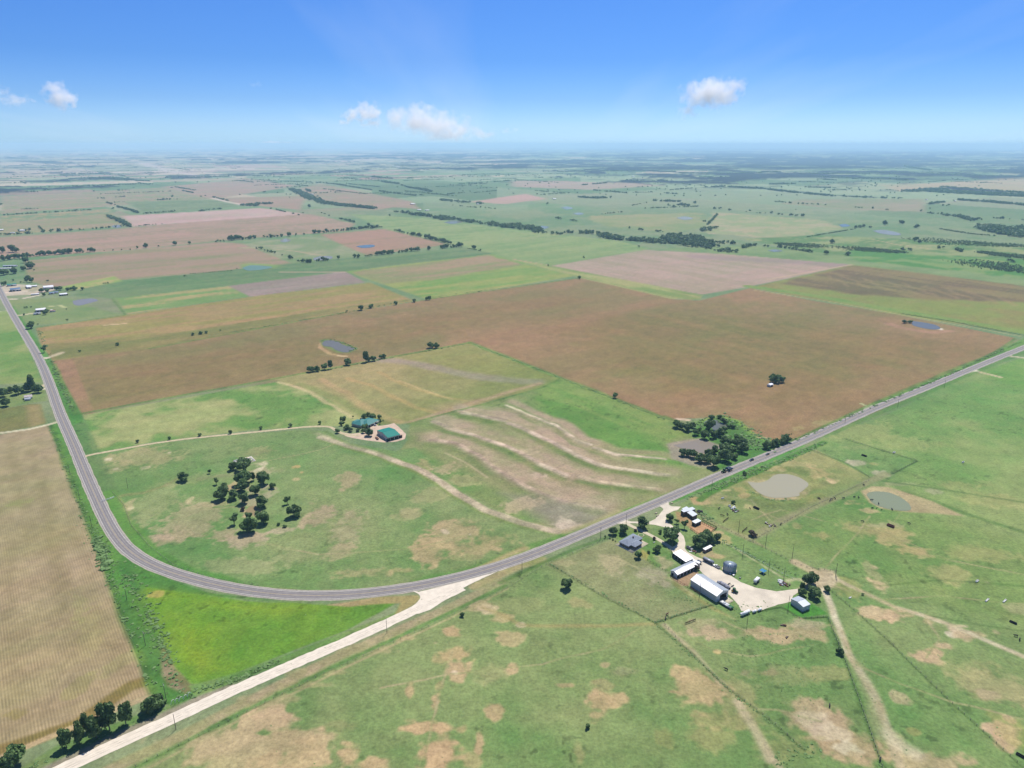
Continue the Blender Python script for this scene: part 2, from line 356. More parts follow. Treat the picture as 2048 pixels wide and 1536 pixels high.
for x0, y0, x1, y1 in [(60, 900, 130, 1180), (20, 880, 60, 1080), (90, 960, 150, 1300), (140, 1030, 240, 1330), (10, 1100, 30, 1400)]:
    stroke([(x0, y0), (x1, y1)], 6, (140, 128, 92), fe=6, wob=3, k=.25)
# --- verge between stubble and road
field([(98, 850), (118, 846), (150, 905), (182, 985), (215, 1050), (255, 1100), (300, 1140), (345, 1160), (420, 1186), (600, 1208), (300, 1180), (330, 1290), (345, 1330), (395, 1392), (350, 1415), (310, 1400), (303, 1386)],
      (104, 150, 72), (82, 130, 62), '2', .35, .65, fe=1.2, name='verge')
stroke([(100, 850), (205, 1120), (303, 1386)], 3, (70, 110, 50), (104, 142, 64), fe=3, wob=2, k=.8)
stroke([(250, 1140), (285, 1200), (300, 1260), (345, 1330)], 3.5, (74, 122, 62), fe=3, wob=2, k=.7)
field([(318, 1288), (350, 1320), (388, 1376), (372, 1386), (336, 1372), (322, 1345)], (150, 136, 114), (120, 118, 84), '3', .4, .62, fe=2, wob=2, name='dirt_patch')
field([(292, 1172), (400, 1190), (500, 1202), (640, 1210), (792, 1206), (760, 1226), (690, 1262), (500, 1336), (420, 1370), (382, 1366), (350, 1335), (318, 1270), (300, 1215)],
      (116, 158, 56), (100, 146, 56), 'M', .38, .66, fe=1.2, wob=1.5, name='meadow')
field([(296, 1180), (340, 1190), (420, 1260), (450, 1340), (400, 1355), (350, 1320), (312, 1250)], (142, 168, 50), (124, 158, 50), '2', fe=14, wob=8, k=.75)
field([(300, 1176), (420, 1196), (560, 1212), (700, 1214), (560, 1228), (380, 1212)], (138, 166, 52), fe=8, wob=5, k=.5)
blob(313, 1188, 14, 8, (170, 150, 70), .7)
field([(378, 1372), (500, 1338), (690, 1264), (790, 1225), (800, 1206), (812, 1222), (700, 1275), (500, 1352), (392, 1396)], (96, 140, 70), (120, 150, 88), '2', fe=1.2, name='verge')
field([(655, 1210), (760, 1194), (836, 1190), (841, 1197), (830, 1208), (805, 1222), (788, 1232), (800, 1206), (700, 1213)], (186, 168, 132), (160, 152, 104), '2', fe=1.2, wob=1, name='verge')
# --- lime pasture and farm strip north of the long drive
field([(166, 830), (560, 763), (640, 790), (700, 818), (740, 850), (650, 853), (500, 860), (300, 885), (184, 908)], (114, 154, 82), (164, 170, 116), '2', .38, .6, fe=1.5, name='pasture')
field([(540, 757), (940, 684), (1122, 755), (1085, 775), (815, 846), (745, 850), (700, 818), (640, 790)], (144, 146, 92), (160, 154, 106), 'M', fe=1.5, name='hay_field')
field([(780, 712), (935, 687), (1115, 753), (1040, 762), (900, 735)], (148, 154, 90), (136, 148, 84), '2', fe=8, k=.6)
for ln, c, w in [([(560, 764), (620, 785), (680, 820), (705, 835)], (208, 190, 150), 5), ([(600, 765), (660, 790), (720, 830), (740, 846)], (176, 168, 118), 14),
                 ([(640, 760), (700, 790), (760, 830), (800, 846)], (186, 164, 120), 8), ([(700, 755), (760, 780), (830, 815), (880, 826)], (184, 162, 112), 6),
                 ([(760, 745), (820, 775), (880, 795), (930, 802)], (178, 160, 108), 5), ([(800, 760), (870, 790), (900, 800)], (200, 176, 128), 3)]:
    stroke(ln, w, c, fe=w * .6, wob=5, k=.75)
stroke([(745, 720), (790, 722), (880, 737), (960, 755), (1080, 765)], 16, (164, 154, 136), (148, 144, 122), fe=10, wob=8, k=.85)
stroke([(1080, 768), (960, 800), (820, 846)], 6, (186, 160, 132), fe=5, wob=3, k=.8)
stroke([(600, 768), (680, 800), (760, 848)], 9, (124, 144, 82), fe=6, wob=3, k=.6)
field([(860, 815), (960, 795), (1000, 812), (900, 842)], (188, 156, 130), fe=12, wob=10, k=.5)
# --- terraced field
TER = [(820, 848), (1085, 776), (1122, 756), (1340, 838), (1385, 868), (1400, 895), (1440, 942), (1300, 1010), (1130, 1066), (1090, 1062), (1000, 1025), (930, 985), (860, 935), (800, 900), (815, 880)]
field(TER, (118, 148, 84), (146, 150, 106), 'M', .35, .58, fe=1.5, name='terraced_field')
field([(1122, 757), (1335, 838), (1345, 858), (1395, 870), (1330, 890), (1395, 935), (1280, 925), (1180, 880), (1060, 800), (1085, 776)], (104, 148, 72), (130, 158, 88), 'B', fe=8, wob=8, name='pasture')
field([(820, 862), (930, 838), (1010, 860), (1120, 920), (1200, 960), (1300, 985), (1200, 1015), (1060, 985), (960, 930), (860, 890)], (174, 156, 130), (134, 148, 98), '2', .38, .6, fe=14, wob=12, k=.7)
field([(990, 815), (1100, 850), (1220, 905), (1330, 940), (1230, 925), (1090, 890), (980, 845)], (178, 160, 136), (140, 150, 102), '2', fe=10, wob=10, k=.5)
TL = [([(862, 882), (905, 888), (950, 912), (1000, 950), (1030, 965), (1080, 990), (1130, 1008), (1205, 1018)], 9, (196, 174, 156)),
      ([(868, 845), (920, 862), (985, 885), (1035, 905), (1060, 918), (1080, 930), (1130, 950)], 7, (204, 186, 166)),
      ([(1165, 955), (1200, 965), (1260, 973), (1310, 979)], 7, (204, 186, 160)),
      ([(926, 828), (980, 838), (1040, 855), (1100, 885), (1160, 915), (1200, 930)], 7, (206, 190, 170)),
      ([(1200, 930), (1260, 940), (1335, 950)], 5, (214, 200, 176)),
      ([(1010, 812), (1060, 832), (1110, 850), (1150, 880), (1180, 890)], 4.5, (218, 206, 182)),
      ([(1190, 896), (1240, 910), (1330, 920)], 4.5, (214, 200, 178)), ([(910, 822), (960, 832), (1010, 840)], 5, (190, 170, 150))]
for ln, w, c in TL:
    stroke([(x + 12, y - 7) for x, y in ln], w * 2.6, (186, 166, 146), (156, 150, 116), '2', .4, .7, fe=w * 1.6, wob=8, k=.8)
    stroke(ln, w * .9, tuple(min(238, v + 16) for v in c), tuple(int(v * .84) for v in c), '3', .35, .65, fe=w * .4, wob=4, k=1.0)
    stroke([(x - 5, y + 7) for x, y in ln], w * .9, (108, 136, 74), (128, 142, 88), '3', fe=w * .8, wob=3, k=.75)
field([(815, 895), (900, 925), (990, 975), (1050, 1002), (1080, 1040), (1060, 1046), (1000, 1024), (930, 985), (860, 935)], (102, 148, 76), (122, 150, 88), '2', fe=8, wob=6, k=.85)
field([(1010, 985), (1080, 995), (1150, 1012), (1230, 1025), (1185, 1050), (1145, 1066), (1110, 1066), (1075, 1030)], (168, 156, 146), (146, 144, 124), '2', fe=10, wob=8, k=.85)
blob(1133, 1050, 24, 16, (204, 192, 180), .8); blob(1075, 950, 22, 9, (208, 190, 176), .7); blob(1050, 905, 20, 6, (206, 188, 168), .5)
blob(1130, 938, 14, 5, (206, 184, 160), .6); blob(1040, 1010, 40, 14, (176, 158, 134), .7)
stroke([(890, 905), (930, 925), (975, 955)], 1.6, (196, 182, 150), fe=1, wob=1, k=.6)
# --- the loop pasture
LOOP = [(184, 910), (300, 888), (460, 870), (600, 860), (655, 862), (690, 885), (790, 902), (830, 895), (930, 985), (1000, 1025), (1090, 1062), (1115, 1070), (1090, 1085), (1010, 1120), (930, 1145), (830, 1166),
        (720, 1182), (600, 1184), (520, 1180), (430, 1160), (350, 1135), (290, 1095), (262, 1062), (240, 1025), (212, 960)]
field(LOOP, (110, 150, 86), (134, 154, 102), 'M', .38, .66, fe=1.5, name='pasture')
for a in [(300, 915, 70, 16, (164, 152, 112), .7), (230, 935, 22, 12, (176, 158, 120), .6), (290, 1020, 40, 40, (146, 146, 106), .55), (390, 1040, 50, 40, (158, 148, 118), .7),
          (340, 1080, 30, 16, (156, 146, 116), .6), (255, 1012, 9, 10, (182, 164, 130), .8), (310, 1078, 22, 9, (168, 152, 130), .7), (640, 1030, 36, 24, (158, 144, 120), .75), (700, 966, 24, 16, (156, 142, 112), .75),
          (690, 1060, 30, 34, (150, 146, 114), .6), (672, 1105, 26, 16, (170, 156, 122), .6), (820, 1028, 22, 10, (160, 152, 112), .5), (868, 990, 40, 12, (150, 148, 104), .4),
          (905, 1065, 60, 22, (174, 154, 118), .85), (860, 1095, 26, 26, (178, 156, 118), .8), (960, 1095, 60, 14, (170, 154, 112), .8), (990, 1080, 40, 18, (166, 152, 108), .6), (940, 1115, 30, 10, (164, 152, 108), .6),
          (740, 1145, 60, 12, (160, 154, 108), .5), (800, 1140, 30, 8, (176, 158, 112), .5), (520, 905, 40, 10, (160, 150, 110), .6), (517, 945, 22, 12, (176, 160, 140), .95), (525, 928, 14, 6, (214, 200, 182), .9),
          (517, 940, 7, 7, (222, 208, 192), .95), (505, 1020, 22, 14, (166, 150, 116), 1.0), (464, 975, 14, 9, (176, 150, 120), .9), (510, 1000, 34, 24, (158, 150, 132), .8), (495, 1080, 40, 14, (160, 150, 128), .85),
          (450, 1068, 20, 12, (158, 148, 120), .7), (436, 1008, 34, 6, (164, 156, 120), .6), (592, 934, 8, 3, (208, 166, 108), .9), (594, 958, 7, 3, (190, 176, 130), .8), (603, 945, 6, 2, (200, 168, 120), .8),
          (470, 1130, 70, 14, (138, 150, 104), .5), (600, 1110, 60, 16, (134, 150, 100), .5), (290, 935, 10, 4, (206, 188, 164), .6), (232, 937, 6, 3, (226, 210, 190), .8), (217, 919, 5, 2, (226, 210, 190), .8),
          (340, 905, 5, 3, (220, 204, 180), .7), (260, 1018, 5, 4, (214, 196, 166), .7), (380, 1000, 6, 5, (204, 188, 150), .6), (890, 1063, 8, 6, (222, 202, 184), .9), (940, 1069, 3, 2, (224, 206, 190), .9), (850, 930, 24, 10, (184, 152, 116), .5),
          (895, 934, 26, 10, (192, 170, 140), .6), (930, 960, 30, 10, (160, 154, 112), .5), (400, 960, 60, 10, (150, 150, 108), .4), (560, 1060, 18, 6, (160, 154, 132), .7)]:
    blob(*a[:4], a[4], a[5])
stroke([(212, 1000), (250, 990), (290, 985), (330, 972), (370, 950)], 3.5, (164, 150, 112), fe=3, wob=3, k=.6)
stroke([(400, 958), (440, 952), (480, 945), (560, 940)], 5, (158, 152, 120), fe=4, wob=3, k=.6)
stroke([(225, 985), (248, 1010), (262, 1050), (300, 1092)], 2.0, (178, 160, 122), fe=1.4, wob=2, k=.7)
stroke([(628, 866), (690, 888), (730, 900)], 6, (140, 146, 104), (206, 190, 164), '3', fe=3, wob=2, k=.7)
stroke([(660, 880), (700, 895), (760, 913), (830, 939), (880, 966), (920, 994), (970, 1023), (1040, 1048), (1110, 1064)], 9, (128, 148, 84), fe=3, wob=2, k=.8)
stroke([(640, 875), (700, 893), (760, 910), (830, 935), (880, 962), (920, 990), (970, 1020), (1040, 1045), (1085, 1058), (1130, 1066)], 7, (178, 168, 144), (208, 194, 170), '3', .35, .7, fe=2.2, wob=2, k=1.0)
stroke([(812, 928), (850, 942), (880, 962), (900, 975)], 4, (214, 200, 180), (170, 160, 136), '3', .4, .65, fe=2, wob=2, k=.9)
stroke([(650, 862), (700, 890), (800, 918), (860, 940), (930, 985)], 3, (104, 140, 70), fe=3, wob=2, k=.5)
# bright verge both sides of the highway
field([(18, 618), (28, 612), (100, 715), (165, 830), (184, 905), (212, 960), (240, 1025), (290, 1095), (350, 1135), (430, 1160), (520, 1180), (430, 1172), (300, 1120), (225, 1030), (180, 930), (120, 800)], (100, 152, 74), (84, 134, 64), '2', fe=2, name='verge')
stroke([(160, 850), (185, 905), (205, 955), (222, 990)], 12, (106, 138, 84), fe=3, k=.8)
stroke([(214, 988), (244, 1044), (300, 1106), (370, 1144), (470, 1172)], 12, (106, 154, 72), (88, 138, 62), '2', fe=3, wob=2, k=.85)
stroke([(470, 1174), (600, 1188), (720, 1186), (840, 1168)], 5, (160, 156, 112), (108, 148, 80), '3', fe=3, wob=2, k=.8)
stroke([(840, 1166), (930, 1146), (1010, 1120), (1090, 1090)], 12, (98, 144, 72), (116, 150, 84), '2', fe=4, wob=2, k=.85)
stroke([(930, 1150), (1020, 1110), (1050, 1098)], 4, (182, 166, 124), fe=3, wob=1.5, k=.75)
field([(1060, 1090), (1130, 1064), (1300, 1000), (1440, 945), (1500, 905), (1545, 885), (1600, 878), (1730, 813), (1900, 745), (2040, 680), (2400, 540), (2400, 560), (2040, 694), (1900, 752), (1700, 830), (1540, 905), (1350, 990), (1200, 1048), (1090, 1095)],
      (92, 140, 74), (108, 150, 76), '2', fe=2, wob=1, name='verge')
stroke([(1130, 1064), (1180, 1048), (1240, 1022)], 5, (176, 166, 128), fe=3, wob=2, k=.7)
stroke([(1420, 938), (1500, 905), (1590, 884), (1740, 815), (1900, 748), (2040, 684)], 5, (84, 132, 58), (110, 156, 74), '3', fe=3, wob=1.5, k=.8)
field([(1385, 870), (1395, 845), (1440, 831), (1475, 842), (1505, 868), (1540, 884), (1500, 906), (1440, 940), (1400, 900)], (94, 144, 70), (80, 124, 60), '2', fe=2, name='pond_bank')
stroke([(1395, 845), (1440, 832), (1475, 842), (1505, 868), (1545, 884)], 5, (124, 168, 76), fe=3, k=.8)
field([(1336, 888), (1370, 882), (1402, 876), (1445, 892), (1425, 905), (1440, 925), (1425, 938), (1380, 930), (1345, 918)], (176, 164, 148), (158, 150, 136), '2', fe=3, wob=3, name='pond_bank')
# --- right hand pastures
RP = [(1090, 1122), (1250, 1070), (1350, 1015), (1400, 985), (1600, 905), (1640, 880), (1800, 818), (1920, 752), (2048, 714), (2600, 540), (3600, 900), (3600, 2300), (-600, 2300), (-200, 1640), (150, 1560), (500, 1400), (860, 1230), (1000, 1160)]
field(RP, (116, 152, 90), (138, 157, 104), 'M', .36, .64, fe=2, name='pasture')
field([(1690, 870), (2048, 715), (2600, 560), (3000, 900), (2600, 1150), (2048, 1080), (1820, 1010), (1640, 900)], (122, 160, 90), (148, 166, 106), 'M', .4, .62, fe=25, wob=20, k=.85)
field([(1960, 745), (2048, 715), (2600, 560), (2600, 820), (2048, 780)], (112, 160, 78), fe=3, wob=2, k=.6)
field([(1690, 880), (1830, 920), (1745, 985), (1640, 900)], (100, 142, 82), (116, 152, 90), '2', fe=5, k=.7)
field([(1500, 1090), (1600, 1040), (1740, 985), (1900, 1040), (2048, 1080), (2400, 1160), (2400, 1330), (1900, 1220), (1680, 1130)], (110, 148, 80), (128, 154, 88), 'M', fe=15, k=.7)
# yard pastures round the farm
field([(1385, 1000), (1420, 985), (1600, 905), (1632, 900), (1742, 955), (1700, 985), (1600, 1030), (1500, 1082), (1440, 1045)], (132, 150, 94), (158, 158, 108), '2', fe=2, name='farm_yard')
field([(1480, 960), (1500, 940), (1560, 930), (1620, 945), (1640, 975), (1610, 1005), (1540, 1010), (1500, 990)], (118, 140, 82), (150, 152, 98), '2', fe=3, wob=2, k=.8)
field([(1350, 1022), (1380, 1030), (1430, 1060), (1410, 1072), (1355, 1042)], (184, 152, 118), (168, 144, 106), '2', fe=1.5, wob=.6, name='dirt_yard')
field([(1378, 1056), (1392, 1046), (1404, 1044), (1430, 1056), (1418, 1068), (1398, 1070)], (204, 162, 130), (190, 152, 122), '2', fe=1, wob=.5, name='dirt_yard')
stroke([(1386, 1020), (1430, 1048), (1500, 1082), (1590, 1130)], 5, (176, 166, 132), (150, 150, 108), '3', fe=2, wob=1, k=.85)
field([(1420, 1076), (1450, 1062), (1560, 1108), (1600, 1126), (1596, 1168), (1540, 1146), (1480, 1112)], (104, 148, 82), (124, 154, 92), 'M', fe=2, name='pasture')
blob(1448, 1077, 15, 8, (166, 156, 104), .9); blob(1436, 1113, 13, 5, (200, 172, 130), .95, thr=.02); blob(1420, 1106, 8, 7, (186, 160, 126), .8)
field([(1225, 1062), (1255, 1052), (1330, 1095), (1345, 1108), (1330, 1150), (1290, 1135), (1250, 1108)], (104, 144, 78), (124, 150, 84), '2', fe=2, name='lawn')
field([(1283, 1098), (1298, 1108), (1292, 1124), (1280, 1118)], (166, 158, 96), fe=.8, k=.9)
field([(1095, 1130), (1225, 1078), (1262, 1098), (1320, 1140), (1350, 1165), (1420, 1215), (1315, 1245), (1200, 1190)], (118, 146, 90), (146, 150, 110), 'M', .38, .6, fe=2, name='pasture')
blob(1225, 1120, 26, 18, (162, 156, 122), .7); blob(1310, 1145, 40, 18, (166, 158, 140), .8); blob(1330, 1130, 20, 14, (176, 164, 136), .8); blob(1120, 1125, 30, 8, (156, 152, 112), .6)
field([(1345, 1158), (1362, 1150), (1392, 1138), (1398, 1146), (1382, 1160), (1378, 1172), (1362, 1172)], (190, 158, 134), (176, 148, 122), '2', fe=1, wob=.6, name='dirt_yard')
field([(1340, 1155), (1430, 1215), (1470, 1240), (1430, 1224), (1350, 1172)], (186, 178, 138), (150, 150, 100), '3', fe=1.5, wob=1)
field([(1568, 1214), (1584, 1202), (1608, 1216), (1624, 1208), (1640, 1216), (1655, 1228), (1602, 1236)], (84, 150, 62), (96, 158, 70), '2', fe=1, name='lawn')
stroke([(1600, 1237), (1656, 1234)], 1.2, (70, 96, 50), fe=.8)
stroke([(1480, 1228), (1560, 1214), (1570, 1218), (1600, 1237)], 1.2, (66, 100, 44), fe=1, wob=1)
for a in [(1420, 1265, 60, 12, (176, 156, 128), .9), (1520, 1262, 60, 8, (184, 158, 126), .9), (1590, 1266, 66, 16, (186, 162, 130), .95), (1435, 1304, 12, 6, (214, 184, 132), 1.0), (1400, 1250, 50, 12, (160, 150, 118), .6),
          (1620, 1250, 34, 10, (176, 168, 140), .8), (1490, 1345, 12, 10, (172, 156, 128), .7), (1535, 1345, 20, 8, (170, 152, 116), .7), (1560, 1350, 70, 16, (150, 150, 104), .4), (1650, 1350, 40, 14, (160, 150, 102), .5),
          (1400, 1378, 54, 30, (182, 158, 118), .95), (1345, 1384, 12, 4, (182, 158, 118), .9), (1480, 1400, 44, 60, (164, 150, 108), .55), (1205, 1405, 32, 20, (180, 156, 116), .95), (1240, 1398, 24, 20, (186, 160, 120), .95), (1190, 1432, 20, 18, (178, 154, 114), .9), (1215, 1372, 22, 14, (160, 150, 104), .6),
          (1210, 1330, 12, 6, (180, 160, 122), .7), (1245, 1345, 26, 10, (146, 148, 112), .5), (1130, 1370, 16, 5, (178, 160, 116), .7), (1160, 1510, 14, 22, (164, 152, 104), .6), (1330, 1480, 16, 20, (160, 150, 96), .55), (1430, 1480, 40, 18, (166, 152, 104), .6), (1460, 1440, 50, 18, (160, 148, 100), .6),
          (1160, 1205, 20, 10, (170, 156, 110), .6), (960, 1210, 24, 12, (198, 178, 138), .9), (975, 1218, 16, 8, (216, 198, 166), .9), (1010, 1235, 20, 8, (186, 166, 122), .8), (1040, 1250, 9, 5, (214, 200, 176), .9), (900, 1262, 20, 10, (186, 160, 118), .95), (1020, 1275, 20, 10, (180, 162, 120), .8),
          (810, 1275, 50, 12, (166, 152, 108), .8), (740, 1300, 60, 14, (154, 148, 104), .55), (870, 1285, 10, 4, (206, 186, 148), .7), (905, 1310, 34, 12, (182, 162, 114), .9), (910, 1340, 24, 20, (184, 160, 122), .9), (880, 1320, 20, 12, (172, 156, 106), .6), (908, 1345, 6, 4, (226, 206, 182), .9),
          (818, 1385, 13, 18, (176, 154, 112), .9), (870, 1405, 12, 16, (180, 156, 118), .9), (880, 1370, 8, 10, (166, 152, 106), .6), (1024, 1338, 12, 9, (184, 160, 122), .9), (990, 1425, 15, 14, (176, 156, 114), .85), (855, 1455, 54, 15, (182, 158, 116), 1.0), (880, 1500, 42, 40, (184, 160, 118), 1.0),
          (920, 1458, 12, 8, (170, 154, 106), .7), (958, 1485, 10, 26, (178, 158, 116), .85), (945, 1520, 20, 14, (170, 154, 108), .6), (700, 1515, 26, 30, (184, 162, 120), 1.0), (740, 1530, 46, 24, (182, 160, 118), .9), (690, 1450, 40, 14, (150, 146, 98), .4), (540, 1440, 50, 22, (186, 166, 130), 1.0), (580, 1490, 70, 34, (180, 162, 124), 1.0),
          (470, 1510, 90, 40, (168, 158, 116), .95), (600, 1525, 60, 30, (178, 158, 118), .95), (430, 1480, 90, 22, (164, 154, 116), .8), (540, 1400, 60, 10, (158, 150, 110), .6), (620, 1370, 60, 9, (160, 152, 108), .6), (660, 1345, 80, 8, (158, 152, 104), .5), (980, 1345, 30, 16, (140, 146, 96), .5), (1030, 1210, 50, 14, (148, 150, 100), .4),
          (1640, 1440, 76, 30, (184, 160, 130), 1.0), (1700, 1490, 70, 30, (182, 156, 124), 1.0), (1625, 1440, 34, 16, (216, 198, 176), .85), (1660, 1466, 40, 12, (220, 204, 184), .7), (1695, 1498, 22, 12, (222, 208, 190), .8), (1715, 1520, 14, 14, (190, 164, 132), .8), (1560, 1490, 60, 40, (158, 150, 98), .5),
          (1768, 1228, 36, 10, (200, 176, 140), 1.0), (1745, 1222, 16, 8, (204, 182, 148), .9), (1790, 1234, 16, 8, (200, 176, 140), .9), (1855, 1316, 24, 16, (200, 170, 140), 1.0), (1888, 1292, 14, 8, (202, 174, 144), 1.0), (1872, 1304, 14, 7, (198, 168, 136), .95), (1915, 1262, 24, 12, (206, 184, 164), 1.0), (1900, 1268, 10, 7, (226, 212, 200), .9), (1940, 1270, 36, 9, (190, 168, 136), .8),
          (1995, 1460, 26, 16, (196, 168, 140), .95), (2010, 1485, 22, 16, (190, 162, 130), .9), (2017, 1437, 9, 8, (196, 170, 140), .9), (1980, 1370, 60, 36, (158, 152, 108), .7), (1940, 1340, 60, 20, (150, 150, 100), .5), (1855, 1243, 16, 8, (176, 158, 120), .7), (1820, 1230, 10, 4, (176, 162, 120), .6), (2020, 1460, 26, 40, (140, 148, 70), .5),
          (1800, 1395, 12, 10, (176, 162, 130), .8), (1827, 1463, 10, 6, (150, 150, 86), .6), (1870, 1525, 60, 18, (184, 164, 130), .85), (1995, 1266, 12, 7, (190, 170, 136), .7), (2040, 1220, 26, 12, (168, 158, 124), .6), (1975, 1165, 10, 5, (170, 164, 132), .7),
          (1750, 1135, 9, 8, (206, 184, 150), .9), (1757, 1170, 12, 12, (200, 176, 140), .9), (1745, 1140, 14, 24, (156, 150, 112), .6), (1790, 1080, 40, 18, (182, 156, 112), .75), (1820, 1100, 44, 12, (178, 154, 108), .8), (1850, 1112, 16, 7, (174, 158, 112), .7), (1740, 1060, 50, 14, (164, 152, 100), .6), (1770, 1050, 30, 4, (162, 158, 122), .6), (1700, 1003, 18, 6, (184, 168, 122), .8), (1737, 1022, 12, 4, (190, 172, 130), .8),
          (1590, 1050, 20, 7, (168, 158, 108), .6), (1640, 1070, 30, 8, (170, 158, 104), .6), (1900, 1145, 40, 14, (158, 156, 100), .6), (1960, 1110, 60, 20, (158, 158, 98), .5), (2000, 1000, 60, 16, (160, 158, 98), .5), (1930, 970, 50, 10, (160, 152, 100), .5), (1800, 885, 60, 14, (150, 162, 98), .5),
          (1663, 960, 12, 5, (192, 170, 124), .9), (1663, 964, 8, 3.4, (216, 190, 150), .95), (1717, 926, 14, 5, (180, 176, 160), .8), (1747, 928, 8, 2, (170, 168, 110), .6), (1766, 948, 14, 5, (176, 172, 154), .9), (1867, 982, 14, 6, (168, 162, 138), .7), (1790, 968, 34, 4, (166, 164, 132), .6), (1600, 1000, 50, 8, (156, 150, 96), .6),
          (1508, 957, 8, 3, (170, 150, 110), .4), (1487, 992, 10, 4, (198, 168, 120), .8), (1480, 980, 12, 6, (176, 150, 100), .6), (1455, 981, 9, 2, (206, 196, 140), .8), (1402, 1004, 16, 6, (188, 160, 116), .9), (1390, 998, 12, 5, (186, 150, 104), .8), (1430, 1000, 30, 10, (178, 164, 118), .6), (1500, 1013, 8, 5, (190, 176, 126), .7), (1440, 1065, 8, 3, (206, 162, 130), .7),
          (1720, 895, 20, 5, (140, 152, 100), .4), (1585, 930, 34, 8, (162, 154, 104), .6), (1540, 938, 30, 6, (172, 160, 110), .7), (1640, 945, 30, 10, (178, 158, 108), .7), (1700, 860, 80, 20, (152, 158, 98), .5), (1690, 1170, 30, 20, (160, 150, 90), .5), (1980, 1390, 20, 10, (186, 166, 140), .5)]:
    blob(*a[:4], a[4], a[5])
stroke([(965, 1215), (1000, 1228), (1040, 1250), (1100, 1253), (1200, 1252), (1310, 1248)], 2.5, (172, 158, 112), fe=2, wob=1.5, k=.7)
stroke([(1330, 1250), (1380, 1300), (1430, 1355), (1480, 1400), (1520, 1470), (1560, 1536), (1600, 1600)], 2.6, (196, 182, 154), (160, 156, 114), '3', fe=2, wob=1.5, k=.75)
stroke([(1475, 1405), (1510, 1460), (1540, 1520)], 4, (206, 188, 162), fe=2.5, wob=1, k=.8)
stroke([(1100, 1128), (1200, 1190), (1310, 1245), (1380, 1305), (1450, 1372), (1540, 1440), (1610, 1500)], 1.3, (90, 120, 66), fe=1, wob=.8, k=.6)
stroke([(1310, 1245), (1424, 1210)], 1.2, (74, 92, 50), fe=1, k=.8)
stroke([(1655, 1235), (1690, 1320), (1715, 1390), (1740, 1460), (1765, 1536)], 1.6, (72, 110, 50), fe=1.3, wob=.6, k=.7)
stroke([(1660, 1180), (1720, 1230), (1780, 1285), (1830, 1335), (1910, 1412), (2048, 1536)], 1.2, (92, 122, 66), fe=1, k=.6)
stroke([(1590, 1125), (1640, 1140), (1672, 1142)], 1.2, (80, 96, 60), fe=1, k=.7)
stroke([(1675, 1150), (1760, 1172), (1880, 1160), (2048, 1172)], 1.4, (88, 122, 60), fe=1.5, k=.5)
stroke([(1850, 1230), (1960, 1250), (2048, 1262)], 1.2, (84, 116, 60), fe=1, k=.6)
stroke([(1690, 878), (1760, 900), (1835, 922), (1785, 948)], 1.6, (80, 116, 60), fe=1.2, k=.8)
stroke([(1740, 955), (1735, 962), (1620, 1015), (1500, 1082)], 1.6, (90, 120, 66), fe=1.2, k=.8)
stroke([(1620, 900), (1690, 925), (1741, 955)], 1.5, (84, 120, 62), fe=1.2, k=.7)
stroke([(1765, 962), (1860, 975), (2048, 1005), (2300, 1040)], 1.8, (78, 118, 60), fe=2, k=.7)
stroke([(1811, 985), (1860, 1000), (1940, 1030), (2048, 1065), (2300, 1140)], 4, (80, 122, 58), fe=4, wob=1.5, k=.65)
stroke([(1400, 1000), (1420, 985), (1600, 905), (1650, 885)], 6, (84, 144, 58), (70, 122, 48), '3', fe=2, wob=1, k=.9)
stroke([(1340, 1000), (1420, 968), (1510, 930), (1600, 890)], 9, (88, 148, 66), (106, 158, 80), '3', fe=2, wob=1, k=.9)
stroke([(1650, 872), (1800, 808), (1960, 740), (2048, 704)], 6, (96, 142, 70), fe=3, wob=1, k=.7)
stroke([(1770, 948), (1700, 982), (1640, 1008), (1560, 1044), (1500, 1078)], 7, (168, 162, 128), (138, 148, 104), '3', fe=3, wob=1.5, k=.85)
field([(1724, 983), (1745, 972), (1778, 974), (1815, 986), (1865, 1002), (1928, 1032), (1880, 1028), (1822, 1024), (1760, 1016), (1738, 1004)], (200, 178, 146), (186, 166, 134), '2', fe=2, wob=1.5, name='pond_bank')
field([(1488, 962), (1520, 958), (1548, 946), (1580, 944), (1614, 956), (1626, 972), (1614, 990), (1596, 998), (1540, 1001), (1512, 990), (1498, 976)], (190, 176, 138), (150, 152, 104), '3', fe=2, wob=1.5, name='pond_bank')
stroke([(1500, 985), (1540, 1006), (1600, 1006), (1640, 990)], 7, (118, 142, 80), (140, 148, 90), '3', fe=3, wob=1, k=.8)
# dirt and gravel tracks of the farm
stroke([(1444, 1083), (1480, 1103), (1520, 1127), (1560, 1152), (1580, 1160)], 1.3, (206, 200, 170), (150, 160, 110), '3', fe=.6, wob=.4, k=.9)
stroke([(1575, 1162), (1590, 1158), (1605, 1160), (1615, 1168)], 2.5, (200, 194, 160), fe=1.5, k=.8)
field([(1395, 1105), (1412, 1100), (1420, 1112), (1408, 1120)], (190, 170, 140), fe=1.5, wob=1, k=.7)
stroke([(1590, 1124), (1620, 1140), (1645, 1152)], 7, (206, 188, 158), (190, 170, 140), '3', fe=2, wob=1.2, k=.95)
field([(1640, 1135), (1668, 1142), (1680, 1160), (1670, 1175), (1648, 1185), (1628, 1176), (1600, 1184), (1598, 1178), (1622, 1166)], (204, 188, 162), (184, 168, 138), '2', fe=2, wob=1.5, k=.95)
stroke([(1668, 1155), (1700, 1172), (1740, 1190), (1790, 1214), (1850, 1232), (1900, 1250), (1960, 1276), (2048, 1314), (2200, 1380)], 3.0, (226, 212, 188), (186, 172, 140), '3', fe=2, wob=1, k=.9)
